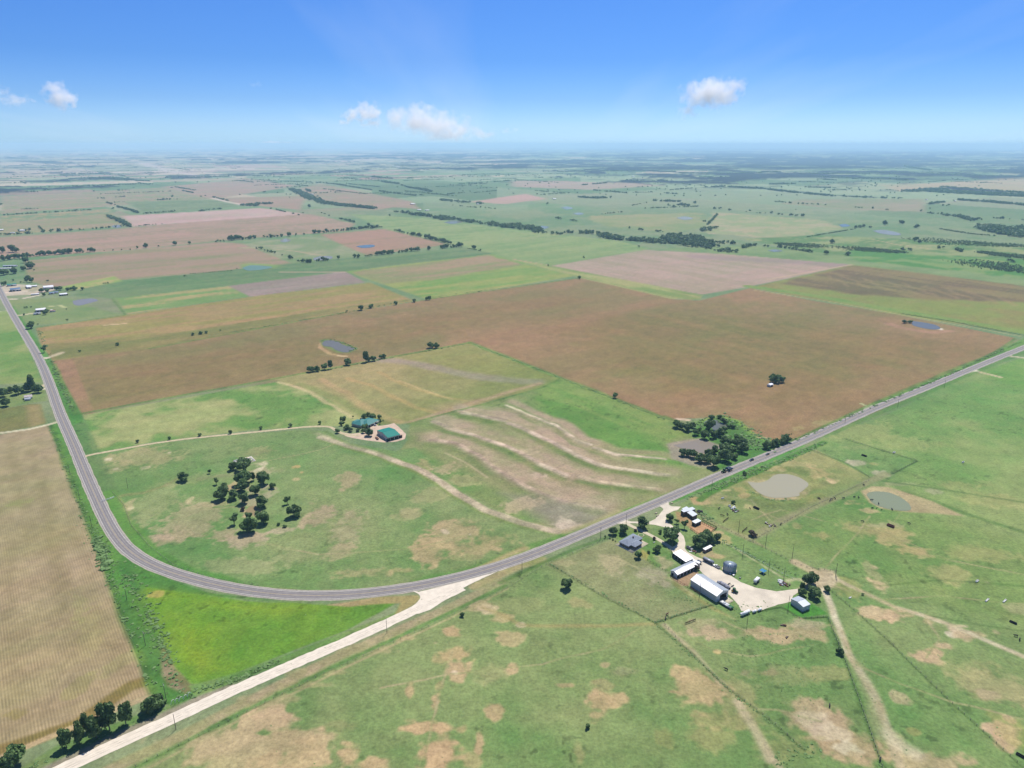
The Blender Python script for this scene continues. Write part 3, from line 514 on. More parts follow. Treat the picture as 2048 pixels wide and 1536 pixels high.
stroke([(1650, 1180), (1662, 1210), (1672, 1240), (1700, 1310), (1730, 1360), (1760, 1420), (1780, 1470), (1800, 1536), (1815, 1600)], 3.6, (228, 216, 196), (188, 172, 144), '3', fe=2, wob=1.5, k=.95)
stroke([(1715, 1330), (1745, 1400), (1765, 1470)], 5, (176, 170, 136), fe=4, wob=2, k=.6)
stroke([(1780, 1470), (1800, 1490), (1830, 1505)], 6, (206, 194, 170), fe=4, wob=2, k=.8)
# narrow trails worn by cattle and wheels
for ln in [[(1660, 1250), (1720, 1330), (1800, 1370), (1900, 1400), (2048, 1440)], [(1675, 1175), (1760, 1200), (1880, 1190), (2048, 1210)], [(1500, 1040), (1560, 1020), (1640, 1040), (1760, 1060), (1900, 1120), (2048, 1150)],
           [(1740, 1030), (1700, 1080), (1650, 1135)], [(1540, 1040), (1500, 1000), (1440, 990)], [(1430, 1240), (1500, 1265), (1600, 1262), (1660, 1250)], [(1400, 1010), (1450, 1012), (1512, 1020), (1560, 1040)],
           [(1240, 1120), (1300, 1150), (1345, 1160)], [(1300, 1250), (1200, 1300), (1080, 1330), (900, 1345), (760, 1380)], [(905, 1300), (880, 1400), (860, 1500)], [(1480, 1420), (1560, 1420), (1640, 1440)], [(420, 950), (500, 930), (640, 900), (700, 880)],
           [(300, 1060), (400, 1020), (500, 1010)], [(500, 1080), (640, 1110), (800, 1100), (950, 1070)], [(1780, 1055), (1810, 1000), (1770, 965)], [(1850, 1232), (1880, 1280), (1860, 1320)], [(1340, 1260), (1420, 1300), (1500, 1310), (1600, 1290)]]:
    stroke(ln, .9, (196, 180, 146), (150, 158, 108), '3', fe=.9, wob=3, k=.6)
for ln in [[(880, 870), (960, 900), (1040, 945), (1120, 975), (1220, 998)], [(1000, 850), (1090, 900), (1160, 935), (1260, 960)], [(960, 812), (1040, 826), (1110, 860), (1170, 893), (1300, 935)], [(900, 855), (980, 868), (1050, 900), (1120, 935), (1230, 962)]]:
    stroke(ln, 5, (194, 176, 150), (150, 152, 112), '3', fe=6, wob=5, k=.55)
# strip beside the gravel road
stroke([(180, 1560), (420, 1440), (640, 1330), (850, 1236), (1000, 1165)], 6, (178, 166, 134), (154, 152, 112), '3', fe=2, wob=1, k=.9)
stroke([(200, 1572), (430, 1452), (650, 1342), (860, 1244), (1010, 1172)], 2.4, (92, 134, 70), (112, 146, 84), '3', fe=1.5, wob=.6, k=.9)
stroke([(212, 1580), (440, 1460), (660, 1350), (870, 1250), (1015, 1178)], 1.4, (176, 168, 128), fe=1, wob=.6, k=.7)
stroke([(950, 1172), (1040, 1132), (1085, 1120)], 7, (186, 172, 130), (150, 152, 96), '3', fe=2.5, wob=1, k=.85)
stroke([(1000, 1166), (1085, 1126), (1150, 1098), (1230, 1070)], 3, (84, 126, 60), fe=2, wob=.6, k=.7)
field([(40, 1536), (118, 1490), (300, 1420), (360, 1405), (390, 1400), (330, 1432), (200, 1490), (90, 1545), (20, 1560)], (118, 148, 90), (100, 138, 76), '2', fe=1.5, wob=1, name='verge')
stroke([(60, 1554), (200, 1488), (330, 1428), (400, 1396), (460, 1376)], 3.5, (160, 152, 138), fe=2.5, wob=1, k=.9)
# farm by the village and distant tracks
field([(0, 572), (20, 568), (105, 572), (110, 580), (60, 590), (0, 592)], (206, 196, 180), (170, 170, 140), '2', fe=3, k=.9)
for ln, w, c in [([(12, 586), (52, 582)], 8, WHT), ([(50, 596), (80, 590)], 7, WHT), ([(16, 599), (32, 598)], 6, WHT), ([(30, 632), (62, 627)], 7, (214, 202, 176)), ([(98, 613), (120, 611), (130, 615)], 5, (198, 200, 150)),
                 ([(0, 866), (60, 858), (98, 849), (118, 843)], 4.5, (222, 214, 190)), ([(76, 717), (94, 716)], 8, WHT), ([(105, 712), (122, 706)], 9, (200, 188, 160)), ([(210, 650), (250, 647)], 5, (210, 184, 150)),
                 ([(0, 623), (14, 622)], 4, (206, 196, 170)), ([(80, 778), (98, 776)], 7, (224, 216, 200)), ([(82, 774), (88, 770)], 5, (220, 208, 180)), ([(426, 396), (455, 404), (500, 412)], 9, (220, 210, 200)),
                 ([(1730, 817), (1742, 811)], 4, (226, 220, 206)), ([(1722, 807), (1740, 815)], 3, (190, 196, 150)), ([(1938, 742), (1950, 741)], 7, (226, 220, 206)), ([(1962, 745), (2000, 754)], 6, (206, 190, 160)),
                 ([(2012, 711), (2048, 716)], 6, (206, 198, 176)), ([(1356, 838), (1376, 840)], 5, (212, 196, 170)), ([(1518, 874), (1534, 877)], 4, (206, 188, 150)), ([(280, 325), (330, 337), (395, 349)], 16, (206, 196, 190)),
                 ([(645, 684), (640, 695), (660, 708), (692, 713)], 6, (186, 156, 118)), ([(676, 712), (692, 713)], 4, (220, 196, 160)), ([(1868, 655), (1880, 658)], 9, (232, 226, 214)), ([(1780, 648), (1800, 655), (1860, 665), (1900, 662)], 14, (170, 138, 112)),
                 ([(546, 498), (590, 502), (660, 514)], 8, (176, 166, 136)), ([(480, 496), (570, 494)], 6, (166, 170, 130)), ([(1740, 478), (1800, 490), (1860, 498)], 6, (178, 168, 126)), ([(2000, 492), (2048, 494)], 6, (180, 178, 140)),
                 ([(1024, 518), (1100, 531)], 3, (190, 160, 140)), ([(560, 544), (690, 544)], 3, (190, 170, 150)), ([(1530, 560), (1705, 529)], 5, (196, 172, 150))]:
    stroke(ln, w, c, fe=w * .3, wob=.6, k=.95)
field([(640, 680), (655, 678), (700, 689), (714, 698), (698, 706), (672, 705), (645, 692)], (118, 136, 82), fe=3, wob=3)
field([(140, 596), (190, 594), (232, 598), (248, 628), (200, 620)], (140, 140, 116), (150, 150, 128), fe=8, wob=6, k=.6)
field([(478, 530), (500, 526), (560, 530), (550, 536), (486, 538)], (134, 164, 96), fe=8, wob=6, k=.8)
for x, y in [(770, 695), (300, 1050)]: pass
# dark grass lines along field edges
for ln, w in [([(152, 829), (540, 759), (940, 685)], 5), ([(940, 685), (1122, 756), (1330, 838)], 8), ([(690, 624), (520, 657), (300, 697)], 4), ([(74, 655), (250, 630)], 4), ([(225, 597), (250, 629)], 3),
              ([(1330, 832), (1350, 842)], 4), ([(816, 848), (1085, 776), (1122, 757)], 3), ([(108, 728), (152, 827)], 4), ([(1585, 882), (1760, 800), (1990, 704), (2030, 678)], 4), ([(830, 602), (1160, 556)], 4)]:
    stroke(ln, w, (86, 122, 58), (116, 146, 76), '3', fe=w * .5, wob=1.5, k=.75)
stroke([(945, 688), (1122, 757), (1330, 840)], 4, (142, 172, 96), fe=2, wob=1, k=.7)

# fine mottling everywhere, in proportion
det = (0.9 + 0.2 * N3) * (0.93 + 0.14 * N4) * (0.9 + 0.2 * N2)
det = 1 + (det - det.mean()) * np.clip(1.7 - RR / 1600, 0.5, 1.5)
COL *= det[:, None]
# hue drift inside pastures: clumps of drier and greener grass
gness = np.clip((COL[:, 1] / (COL[:, 0] + 1e-4) - 1.05) * 2, 0, 1)
hv = ((fbm(X, Y, 18, 101, 4, .7) - 0.5) * 2.2 + (fbm(X, Y, 120, 131, 3, .6) - .5) * 1.6) * gness
hv = np.clip(hv, -1, 1.2)
COL[:, 0] *= 1 + 0.26 * hv; COL[:, 2] *= 1 + 0.18 * hv; COL[:, 1] *= 1 + 0.05 * hv
# crops and soil: drifts of weed green and bare earth drawn out along the working direction
bn = 1 - gness
hs = ((fbm(UA / 5, UB, 26, 161, 4, .65) - .5) * 1.6 + (fbm(UA / 3, UB, 170, 171, 4, .6) - .5) * 2.0) * bn
hs = np.clip(hs, -1, 1)
COL[:, 0] *= 1 + .16 * hs; COL[:, 1] *= 1 + .02 * hs; COL[:, 2] *= 1 + .14 * hs
pv_ = (fbm(X, Y, 8, 181, 3, .7) - .5) * bn * sm(2200, 1100, RR)
COL *= (1 + .35 * pv_)[:, None]
# tufts: small dark weeds
tf = sm(.66, .78, fbm(X, Y, 6, 141, 3, .7)) * gness * (0.3 + fbm(X, Y, 90, 151, 2)) * sm(1500, 700, RR)
COL *= (1 - 0.42 * tf)[:, None]
COL = np.clip(COL, 0.005, 0.8)

# heights: distant swells, plus berms of the tanks and roadside ditches
Z = relief(X, Y) + WOOD * 9.0 * sm(4300, 6000, RR) * (FIELD == 0)
def berm(line, w, h):
    P = [G(*p) for p in line]; idx = sel_box(P, w * 2)
    Z[idx] += h * np.exp(-(line_d(P, X[idx], Y[idx]) / w) ** 2)

for ln, w, c in TL: berm(ln, w * .8, .85)
berm([(640, 875), (700, 893), (760, 910), (830, 935), (880, 962), (920, 990), (970, 1020), (1040, 1045), (1085, 1058)], 5, .7)
berm([(1496, 992), (1530, 1008), (1570, 1011), (1610, 1008), (1640, 993)], 5, 1.7); berm([(1550, 936), (1590, 934), (1628, 944), (1645, 962)], 5, 1.2)
berm([(1500, 930), (1600, 887), (1740, 824), (1900, 753)], 3, -.5); berm([(640, 712), (670, 716), (705, 714)], 5, 1.0)

# ------------------------------------------------------------------ ground material
def ground_mat(name, rows=False):
    m = bpy.data.materials.new(name); m.use_nodes = True; n = m.node_tree; L = n.links
    b = n.nodes['Principled BSDF']; b.inputs['Roughness'].default_value = 0.95; b.inputs['Specular IOR Level'].default_value = 0.12
    at = n.nodes.new('ShaderNodeAttribute'); at.attribute_name = 'soil'
    g = n.nodes.new('ShaderNodeNewGeometry')
    z = n.nodes.new('ShaderNodeTexNoise'); z.inputs['Scale'].default_value = 0.5; z.inputs['Detail'].default_value = 4; z.inputs['Roughness'].default_value = 0.7
    L.new(g.outputs['Position'], z.inputs['Vector'])
    mr = n.nodes.new('ShaderNodeMapRange'); mr.inputs[1].default_value = 0.3; mr.inputs[2].default_value = 0.7; mr.inputs[3].default_value = 0.90 if rows else 0.74; mr.inputs[4].default_value = 1.10 if rows else 1.26
    L.new(z.outputs[0], mr.inputs[0])
    mu = n.nodes.new('ShaderNodeVectorMath'); mu.operation = 'SCALE'
    L.new(at.outputs['Color'], mu.inputs[0]); L.new(mr.outputs[0], mu.inputs['Scale'])
    out = mu.outputs[0]
    if rows:
        mp = n.nodes.new('ShaderNodeMapping'); mp.inputs['Rotation'].default_value = (0, 0, -ROWANG)
        L.new(g.outputs['Position'], mp.inputs[0])
        zz = n.nodes.new('ShaderNodeTexNoise'); zz.inputs['Scale'].default_value = 0.05; L.new(g.outputs['Position'], zz.inputs['Vector'])
        s = n.nodes.new('ShaderNodeSeparateXYZ'); L.new(mp.outputs[0], s.inputs[0])
        w = n.nodes.new('ShaderNodeMath'); w.operation = 'MULTIPLY'; w.inputs[1].default_value = 2 * math.pi / 1.55; L.new(s.outputs['Y'], w.inputs[0])
        sn = n.nodes.new('ShaderNodeMath'); sn.operation = 'SINE'; L.new(w.outputs[0], sn.inputs[0])
        m2 = n.nodes.new('ShaderNodeMapRange'); m2.inputs[1].default_value = -1; m2.inputs[2].default_value = 1; m2.inputs[3].default_value = 0.82; m2.inputs[4].default_value = 1.22
        L.new(sn.outputs[0], m2.inputs[0])
        sy_ = n.nodes.new('ShaderNodeSeparateXYZ'); L.new(g.outputs['Position'], sy_.inputs[0])
        fd = n.nodes.new('ShaderNodeMapRange'); fd.inputs[1].default_value = 330; fd.inputs[2].default_value = 640; fd.inputs[3].default_value = 1.0; fd.inputs[4].default_value = 0.12; L.new(sy_.outputs['Y'], fd.inputs[0])
        # broken rows
        z2 = n.nodes.new('ShaderNodeTexNoise'); z2.inputs['Scale'].default_value = 0.12; z2.inputs['Detail'].default_value = 3; L.new(g.outputs['Position'], z2.inputs['Vector'])
        m3 = n.nodes.new('ShaderNodeMapRange'); m3.inputs[1].default_value = 0.35; m3.inputs[2].default_value = 0.65; m3.inputs[3].default_value = 0.35; m3.inputs[4].default_value = 1.0; L.new(z2.outputs[0], m3.inputs[0]); m4 = n.nodes.new('ShaderNodeMath'); m4.operation = 'MULTIPLY'; L.new(m3.outputs[0], m4.inputs[0]); L.new(fd.outputs[0], m4.inputs[1])
        mxx = n.nodes.new('ShaderNodeMix'); mxx.data_type = 'FLOAT'; mxx.inputs[2].default_value = 1.0; L.new(m4.outputs[0], mxx.inputs[0]); L.new(m2.outputs[0], mxx.inputs[3])
        v2 = n.nodes.new('ShaderNodeVectorMath'); v2.operation = 'SCALE'; L.new(out, v2.inputs[0]); L.new(mxx.outputs[0], v2.inputs['Scale']); out = v2.outputs[0]
    L.new(out, b.inputs['Base Color'])
    bp = n.nodes.new('ShaderNodeBump'); bp.inputs['Strength'].default_value = 0.35; bp.inputs['Distance'].default_value = 0.5
    L.new(z.outputs[0], bp.inputs['Height']); L.new(bp.outputs[0], b.inputs['Normal'])
    return m
_a = G(98, 850); _b = G(303, 1386)
ROWANG = math.atan2(_b[1] - _a[1], _b[0] - _a[0])
M_GROUND = ground_mat('ground_soil_and_grass'); M_ROWS = ground_mat('crop_stubble_rows', True)

nr, nc = PX.shape
ii = np.arange(nr * nc).reshape(nr, nc)
# rows run from far (row 0) to near: wind the quads counter-clockwise seen from above
Q = np.stack([ii[1:, :-1].ravel(), ii[1:, 1:].ravel(), ii[:-1, 1:].ravel(), ii[:-1, :-1].ravel()], 1)
FV = FIELD[Q]; fid = np.where(FV[:, 0] == FV[:, 2], FV[:, 0], np.minimum(FV[:, 0], FV[:, 2]))
V3 = np.stack([X, Y, Z], 1); C4 = np.concatenate([COL, np.ones((N, 1))], 1)
order = np.argsort(fid, kind='stable'); fs = fid[order]
bounds = np.searchsorted(fs, np.arange(len(NAMES) + 1))
for k, nm in enumerate(NAMES):
    q = Q[order[bounds[k]:bounds[k + 1]]]
    if len(q) == 0: continue
    u, inv = np.unique(q.ravel(), return_inverse=True)
    me = mesh_np(nm, V3[u], inv.reshape(-1, 4), (M_ROWS if nm == 'stubble_field' else M_GROUND,), {'soil': ('POINT', C4[u])})
    o = link(nm, me); tag(o, kind='structure')
del V3, C4
# ------------------------------------------------------------------ roads
def resample(P, step):
    P = np.array(P, float); P = catmull(P)
    d = np.r_[0, np.cumsum(np.hypot(*np.diff(P, axis=0).T))]
    s = np.arange(0, d[-1], step); return np.stack([np.interp(s, d, P[:, 0]), np.interp(s, d, P[:, 1])], 1)
def catmull(P, n=12):
    Q = np.vstack([2 * P[0] - P[1], P, 2 * P[-1] - P[-2]]); out = []
    for i in range(1, len(Q) - 2):
        p0, p1, p2, p3 = Q[i - 1], Q[i], Q[i + 1], Q[i + 2]
        for t in np.linspace(0, 1, n, endpoint=False):
            out.append(0.5 * (2 * p1 + (p2 - p0) * t + (2 * p0 - 5 * p1 + 4 * p2 - p3) * t * t + (3 * p1 - p0 - 3 * p2 + p3) * t ** 3))
    out.append(Q[-2]); return np.array(out)
def strip(name, P, offs, z, m, jit=0.0, parent=None, dash=None, kind='structure', zf=None):
    """ribbon along the world path P between lateral offsets offs[0..n]"""
    t = np.gradient(P, axis=0); t /= np.hypot(*t.T)[:, None] + 1e-9; nrm = np.stack([t[:, 1], -t[:, 0]], 1)
    k = len(offs); n = len(P)
    V = []
    for j, o in enumerate(offs):
        oo = o + (rng.normal(0, jit, n) if jit and j in (0, k - 1) else 0)
        V.append(P + nrm * (oo[:, None] if jit and j in (0, k - 1) else o))
    V = np.stack(V, 1).reshape(-1, 2); V = np.c_[V, np.full(len(V), z)]
    V[:, 2] += relief(V[:, 0], V[:, 1])
    ii = np.arange(n * k).reshape(n, k)
    Qd = np.stack([ii[:-1, :-1], ii[:-1, 1:], ii[1:, 1:], ii[1:, :-1]], -1)
    if dash: Qd = Qd[(np.arange(n - 1) % dash[0]) < dash[1]]
    Qd = Qd.reshape(-1, 4)
    me = mesh_np(name, V, Qd, (m,)); a = np.array([0.0] * 3)
    o = link(name, me, parent)
    if not parent: tag(o, kind=kind)
    elif kind == 'stuff': tag(o, kind='stuff')
    return o
ROADPX = [(-60, 440), (-22, 530), (3, 587), (32, 640), (75, 712), (100, 770), (120, 828), (148, 890), (172, 950), (198, 1008), (216, 1048), (238, 1088), (266, 1120), (305, 1135.5), (350, 1149), (425, 1171),
          (512, 1188.5), (587, 1195), (687, 1194.5), (762, 1186.5), (837, 1175), (912, 1158.5), (987, 1138.5), (1024, 1126), (1099, 1097.5), (1199, 1052.5), (1274, 1022), (1349, 991.5), (1424, 957), (1536, 911), (1616, 878), (1661, 857), (1748, 817), (1861, 772), (1961, 730), (2048, 695), (2140, 658), (2300, 592)]
ROADPX[13] = (303, 1137)
road = resample([G(*p) for p in ROADPX], 6.0)
def smooth(P, it):
    for _ in range(it):
        P[1:-1] = 0.5 * P[1:-1] + 0.25 * (P[:-2] + P[2:])
    return P
road = smooth(road, 60)
road = road[(np.hypot(*road.T) < 4000)]
M_SH = mat('road_shoulder_gravel', alb((190, 186, 178)), 0.95, nscale=0.6, namt=.12)
def asphalt():
    m = mat('asphalt', alb((164, 161, 164)), 0.9, nscale=0.35, namt=.10); return m
M_AS = asphalt(); M_TRK = mat('asphalt_wheel_track', alb((138, 135, 143)), 0.8, nscale=0.25, namt=.12)
M_WL = mat('white_road_paint', alb((236, 236, 232)), 0.7); M_YL = mat('yellow_road_paint', alb((196, 172, 116)), 0.7)
M_GV = mat('white_limestone_gravel', alb((248, 240, 230)), 0.95, nscale=0.25, namt=.07)
M_GV2 = mat('dusty_caliche_yard', alb((236, 228, 216)), 0.95, nscale=0.12, namt=.09)
M_CON = mat('pale_concrete', alb((222, 214, 192)), 0.85, nscale=0.5, namt=.06)
M_DIRT = mat('tan_dirt', alb((200, 180, 150)), 0.95, nscale=0.2, namt=.12)
strip('road_shoulder', road, [-5.95, 5.95], 0.05, M_SH, jit=.16)
rd = strip('road', road, [-5.0, 0, 5.0], 0.09, M_AS)
for o_ in (-2.9, -1.3, 1.3, 2.9): strip('wheel_track', road, [o_ - .42, o_ + .42], 0.102, M_TRK, jit=.05, parent=rd)
for o_ in (-4.0, 4.0): strip('edge_line', road, [o_ - .10, o_ + .10], 0.106, M_WL, parent=rd)
for o_ in (-.16, .16): strip('centre_line', road, [o_ - .06, o_ + .06], 0.108, M_YL, parent=rd)
grv = resample([G(*p) for p in [(-60, 1628), (118, 1541), (230, 1489), (320, 1449), (420, 1402), (512, 1361), (637, 1307), (762, 1252), (830, 1220), (880, 1196), (930, 1172)]], 3.0)
grv = smooth(grv, 20)
strip('gravel_road', grv, [-4.2, 0, 4.2], 0.06, M_GV, jit=.18)
for o_ in (-1.6, 0.2, 1.7): strip('wheel_track', grv, [o_ - .35, o_ + .35], 0.07, mat('packed_gravel_track', alb((240, 232, 222)), .9, nscale=.3), jit=.1, parent=bpy.data.objects['gravel_road'])
def flat_poly(name, px, z, m, wob=0.0, kind='structure', seg=2.0, zoff=0, smoothit=0, parent=None):
    P = [G(*p) for p in px]; P.append(P[0]); P = np.array(P)
    if smoothit: P = catmull(P, smoothit)
    d = np.r_[0, np.cumsum(np.hypot(*np.diff(P, axis=0).T))]; s = np.arange(0, d[-1], seg)
    P = np.stack([np.interp(s, d, P[:, 0]), np.interp(s, d, P[:, 1])], 1)
    if wob: P += np.stack([vn(P[:, 0] / 3, P[:, 1] / 3, 5) - .5, vn(P[:, 0] / 3, P[:, 1] / 3, 6) - .5], 1) * 2 * wob
    import bmesh
    bm = bmesh.new(); vs = [bm.verts.new((x, y, z + float(relief(x, y)))) for x, y in P]
    e = [bm.edges.new((vs[i], vs[(i + 1) % len(vs)])) for i in range(len(vs))]
    bmesh.ops.triangle_fill(bm, use_beauty=True, edges=e, normal=(0, 0, 1))
    bmesh.ops.recalc_face_normals(bm, faces=bm.faces)
    if bm.faces and sum(f.normal.z for f in bm.faces) < 0: bmesh.ops.reverse_faces(bm, faces=bm.faces)
    me = bpy.data.meshes.new(name); bm.to_mesh(me); bm.free(); me.materials.append(m)
    o = link(name, me, parent)
    if not parent: tag(o, kind=kind)
    return o
flat_poly('gravel_apron', [(822, 1180), (837, 1184), (912, 1166), (987, 1146), (1020, 1134), (1008, 1137), (987, 1147), (954, 1162), (924, 1177), (902, 1192), (887, 1202), (862, 1219), (836, 1228), (815, 1226), (812, 1221), (834, 1206), (841, 1196), (839, 1189)], 0.066, M_GV, .2)
# farm drives and yard
def drive(name, px, w, m, z=.05, jit=.2, step=2.0):
    P = smooth(resample([G(*p) for p in px], step), 5)
    return strip(name, P, [-w / 2, w / 2], z, m, jit=jit)
flat_poly('farm_road', [(1296, 1017), (1322, 1005), (1345, 996), (1337, 1004), (1338, 1010), (1345, 1013), (1362, 1013), (1356, 1020), (1347, 1022), (1336, 1028), (1332, 1036), (1334, 1044), (1346, 1052), (1358, 1062), (1367, 1072), (1371, 1086),
           (1369, 1096), (1375, 1104), (1390, 1112), (1404, 1118), (1420, 1128), (1440, 1140), (1462, 1152), (1483, 1165), (1513, 1176), (1554, 1183), (1598, 1177), (1598, 1184), (1585, 1192), (1582, 1203), (1554, 1210), (1519, 1222), (1483, 1222),
           (1476, 1208), (1464, 1196), (1448, 1180), (1428, 1164), (1404, 1146), (1392, 1130), (1375, 1120), (1355, 1112), (1345, 1104), (1337, 1096), (1350, 1092), (1358, 1082), (1350, 1066), (1336, 1056), (1315, 1051), (1297, 1048), (1262, 1046), (1250, 1049), (1236, 1047), (1222, 1050),
           (1240, 1042), (1252, 1040), (1262, 1043), (1298, 1044), (1310, 1038), (1320, 1028), (1327, 1018), (1318, 1011), (1308, 1014)], .072, M_GV2, .25)
drive('paved_drive', [(1249, 1045), (1275, 1058), (1300, 1070), (1325, 1084), (1345, 1098)], 3.4, M_CON, .082, .05)
drive('long_drive', [(166, 914), (184, 909), (240, 899), (300, 888), (380, 877), (470, 868), (560, 859), (610, 854), (655, 853), (668, 858), (680, 865), (700, 871), (722, 869)], 4.2, mat('drive_gravel', alb((214, 202, 170)), .95, nscale=.3), .068, .15)
flat_poly('parking_court', [(684, 864), (700, 868), (722, 866), (738, 862), (742, 850), (750, 846), (757, 852), (775, 850), (788, 846), (800, 856), (812, 868), (810, 878), (795, 883), (770, 885), (735, 881), (705, 876), (690, 872)], .06, mat('pink_gravel', alb((222, 200, 184)), .95, nscale=.2, namt=.1), .3)
# ------------------------------------------------------------------ water
def water(name, px, c, rough=.2, z=.12, sp=.12):
    sp = 0.1 if px[0][1] > 700 else 0.02
    m = bpy.data.materials.new(name); m.use_nodes = True; b = m.node_tree.nodes['Principled BSDF']
    n = m.node_tree; g = n.nodes.new('ShaderNodeNewGeometry'); t = n.nodes.new('ShaderNodeTexNoise'); t.inputs['Scale'].default_value = 0.9; t.inputs['Detail'].default_value = 3
    n.links.new(g.outputs['Position'], t.inputs['Vector']); bp = n.nodes.new('ShaderNodeBump'); bp.inputs['Strength'].default_value = .04; bp.inputs['Distance'].default_value = .1
    n.links.new(t.outputs[0], bp.inputs['Height']); n.links.new(bp.outputs[0], b.inputs['Normal'])
    b.inputs['Base Color'].default_value = alb(c); b.inputs['Roughness'].default_value = rough; b.inputs['Specular IOR Level'].default_value = sp
    o = flat_poly(name, px, z, m, .2, smoothit=5); return o
water('pond', [(1495, 963), (1517, 965.5), (1535, 960.5), (1549, 950.5), (1570, 948), (1593, 953), (1611, 962), (1617, 970), (1609, 979), (1599, 986), (1597, 992), (1570, 995.5), (1541, 995), (1520, 987), (1505, 975)], (180, 178, 158))
water('pond', [(1733, 990), (1738, 985), (1755, 983), (1780, 986), (1803, 996), (1818, 1008), (1821, 1020), (1795, 1021), (1765, 1015), (1745, 1006)], (146, 158, 132))
water('pond', [(644, 687), (652, 681), (672, 682), (687, 690), (709, 697), (694, 705), (674, 701), (662, 694), (648, 692)], (122, 124, 126))
water('pond', [(1825, 642), (1848, 645), (1871, 650), (1881, 657), (1863, 659), (1836, 654), (1824, 649)], (116, 122, 132))
water('pond', [(1408, 845), (1414, 841), (1430, 840), (1444, 846), (1454, 852), (1450, 860), (1440, 866), (1430, 864), (1420, 852)], (110, 118, 114))
water('pond', [(1345, 890), (1368, 886.5), (1402, 880), (1438, 894), (1428, 901), (1405, 906), (1386, 902), (1362, 896)], (152, 144, 136), .3)
water('pond', [(145, 602), (160, 599), (185, 597), (196, 601), (184, 605), (160, 611), (148, 609)], (142, 142, 149), .25)
water('pond', [(712, 493), (722, 491), (743, 489.5), (750, 492), (742, 495), (725, 496)], (100, 118, 132), .1, .4)
water('pond', [(626, 517), (640, 513), (662, 512.5), (664, 517), (650, 520), (630, 521)], (146, 148, 141), .2, .4)
water('pond', [(560, 480), (572, 477), (582, 480), (575, 484), (563, 484)], (150, 152, 134), .2, .4)
water('pond', [(484, 536), (500, 531), (530, 532), (545, 535), (520, 540), (495, 541)], (116, 150, 136), .3, .3)
water('pond', [(1745, 462), (1768, 460), (1800, 467), (1795, 471), (1765, 468)], (150, 150, 134), .2, .5)
water('pond', [(1678, 450), (1690, 448), (1700, 452), (1685, 454)], (114, 128, 134), .2, .5)
water('pond', [(1352, 436), (1370, 433), (1386, 437), (1370, 440)], (156, 158, 134), .2, .5)
water('pond', [(1122, 415), (1135, 413), (1146, 417), (1133, 419)], (144, 154, 134), .2, .5)
water('pond', [(1146, 427), (1158, 425), (1168, 428), (1156, 430)], (144, 154, 134), .2, .5)
water('pond', [(888, 445), (905, 441), (925, 444), (905, 448)], (134, 144, 134), .2, .5)
water('pond', [(1075, 454), (1085, 452), (1098, 454), (1088, 458)], (134, 144, 134), .2, .5)
water('pond', [(1536, 501), (1550, 499), (1565, 502), (1548, 504)], (134, 144, 134), .2, .5)
water('pond', [(222, 452), (236, 450), (244, 453), (232, 456)], (144, 144, 139), .2, .5)
water('stock_pond', [(492, 1022), (498, 1014), (512, 1012), (518, 1020), (512, 1028), (498, 1028)], (158, 144, 112), .5)

# ------------------------------------------------------------------ haze: the air over the whole plain
def haze():
    import bmesh
    bm = bmesh.new(); bmesh.ops.create_cube(bm, size=1)
    L = 420000.0; zb = -60.0; zt = 330.0
    for v in bm.verts:
        v.co.x *= L * 2; v.co.y *= L * 2; v.co.z = zb if v.co.z < 0 else zt
    me = bpy.data.meshes.new('haze'); bm.to_mesh(me); bm.free()
    m = bpy.data.materials.new('haze_air'); m.use_nodes = True; n = m.node_tree; n.nodes.clear()
    pv = n.nodes.new('ShaderNodeVolumePrincipled'); ou = n.nodes.new('ShaderNodeOutputMaterial')
    pv.inputs['Color'].default_value = (0.45, 0.75, 1.0, 1); pv.inputs['Absorption Color'].default_value = (.09, .09, .09, 1); pv.inputs['Density'].default_value = 6.2e-5; pv.inputs['Anisotropy'].default_value = 0.2
    n.links.new(pv.outputs[0], ou.inputs['Volume']); me.materials.append(m)
    tag(link('haze', me), kind='stuff')
HAZE = True
if HAZE: haze()
# ------------------------------------------------------------------ trees
def leaf_mat(name, c1, c2):
    m = bpy.data.materials.new(name); m.use_nodes = True; n = m.node_tree; L = n.links
    b = n.nodes['Principled BSDF']; b.inputs['Roughness'].default_value = .65; b.inputs['Specular IOR Level'].default_value = .25
    a = n.nodes.new('ShaderNodeAttribute'); a.attribute_name = 'leaf'
    oi = n.nodes.new('ShaderNodeObjectInfo')
    x = n.nodes.new('ShaderNodeMix'); x.data_type = 'RGBA'; x.inputs[6].default_value = c1 + (1,); x.inputs[7].default_value = c2 + (1,)
    ad = n.nodes.new('ShaderNodeMath'); ad.operation = 'MULTIPLY_ADD'; ad.inputs[1].default_value = .35; L.new(oi.outputs['Random'], ad.inputs[0])
    sc_ = n.nodes.new('ShaderNodeMath'); sc_.operation = 'MULTIPLY'; sc_.inputs[1].default_value = .75; L.new(a.outputs['Fac'], sc_.inputs[0]); L.new(sc_.outputs[0], ad.inputs[2])
    L.new(ad.outputs[0], x.inputs[0]); L.new(x.outputs[2], b.inputs['Base Color'])
    tr = n.nodes.new('ShaderNodeBsdfTranslucent'); L.new(x.outputs[2], tr.inputs['Color'])
    mx = n.nodes.new('ShaderNodeMixShader'); mx.inputs[0].default_value = .3
    L.new(b.outputs[0], mx.inputs[1]); L.new(tr.outputs[0], mx.inputs[2]); L.new(mx.outputs[0], n.nodes['Material Output'].inputs['Surface'])
    return m
M_LEAF = leaf_mat('dark_oak_leaves', (.042, .080, .028), (.17, .27, .085))
M_LEAF2 = leaf_mat('fresh_green_leaves', (.05, .10, .03), (.15, .25, .075))
M_LEAF3 = leaf_mat('reddish_brown_leaves', (.045, .035, .022), (.12, .085, .055))
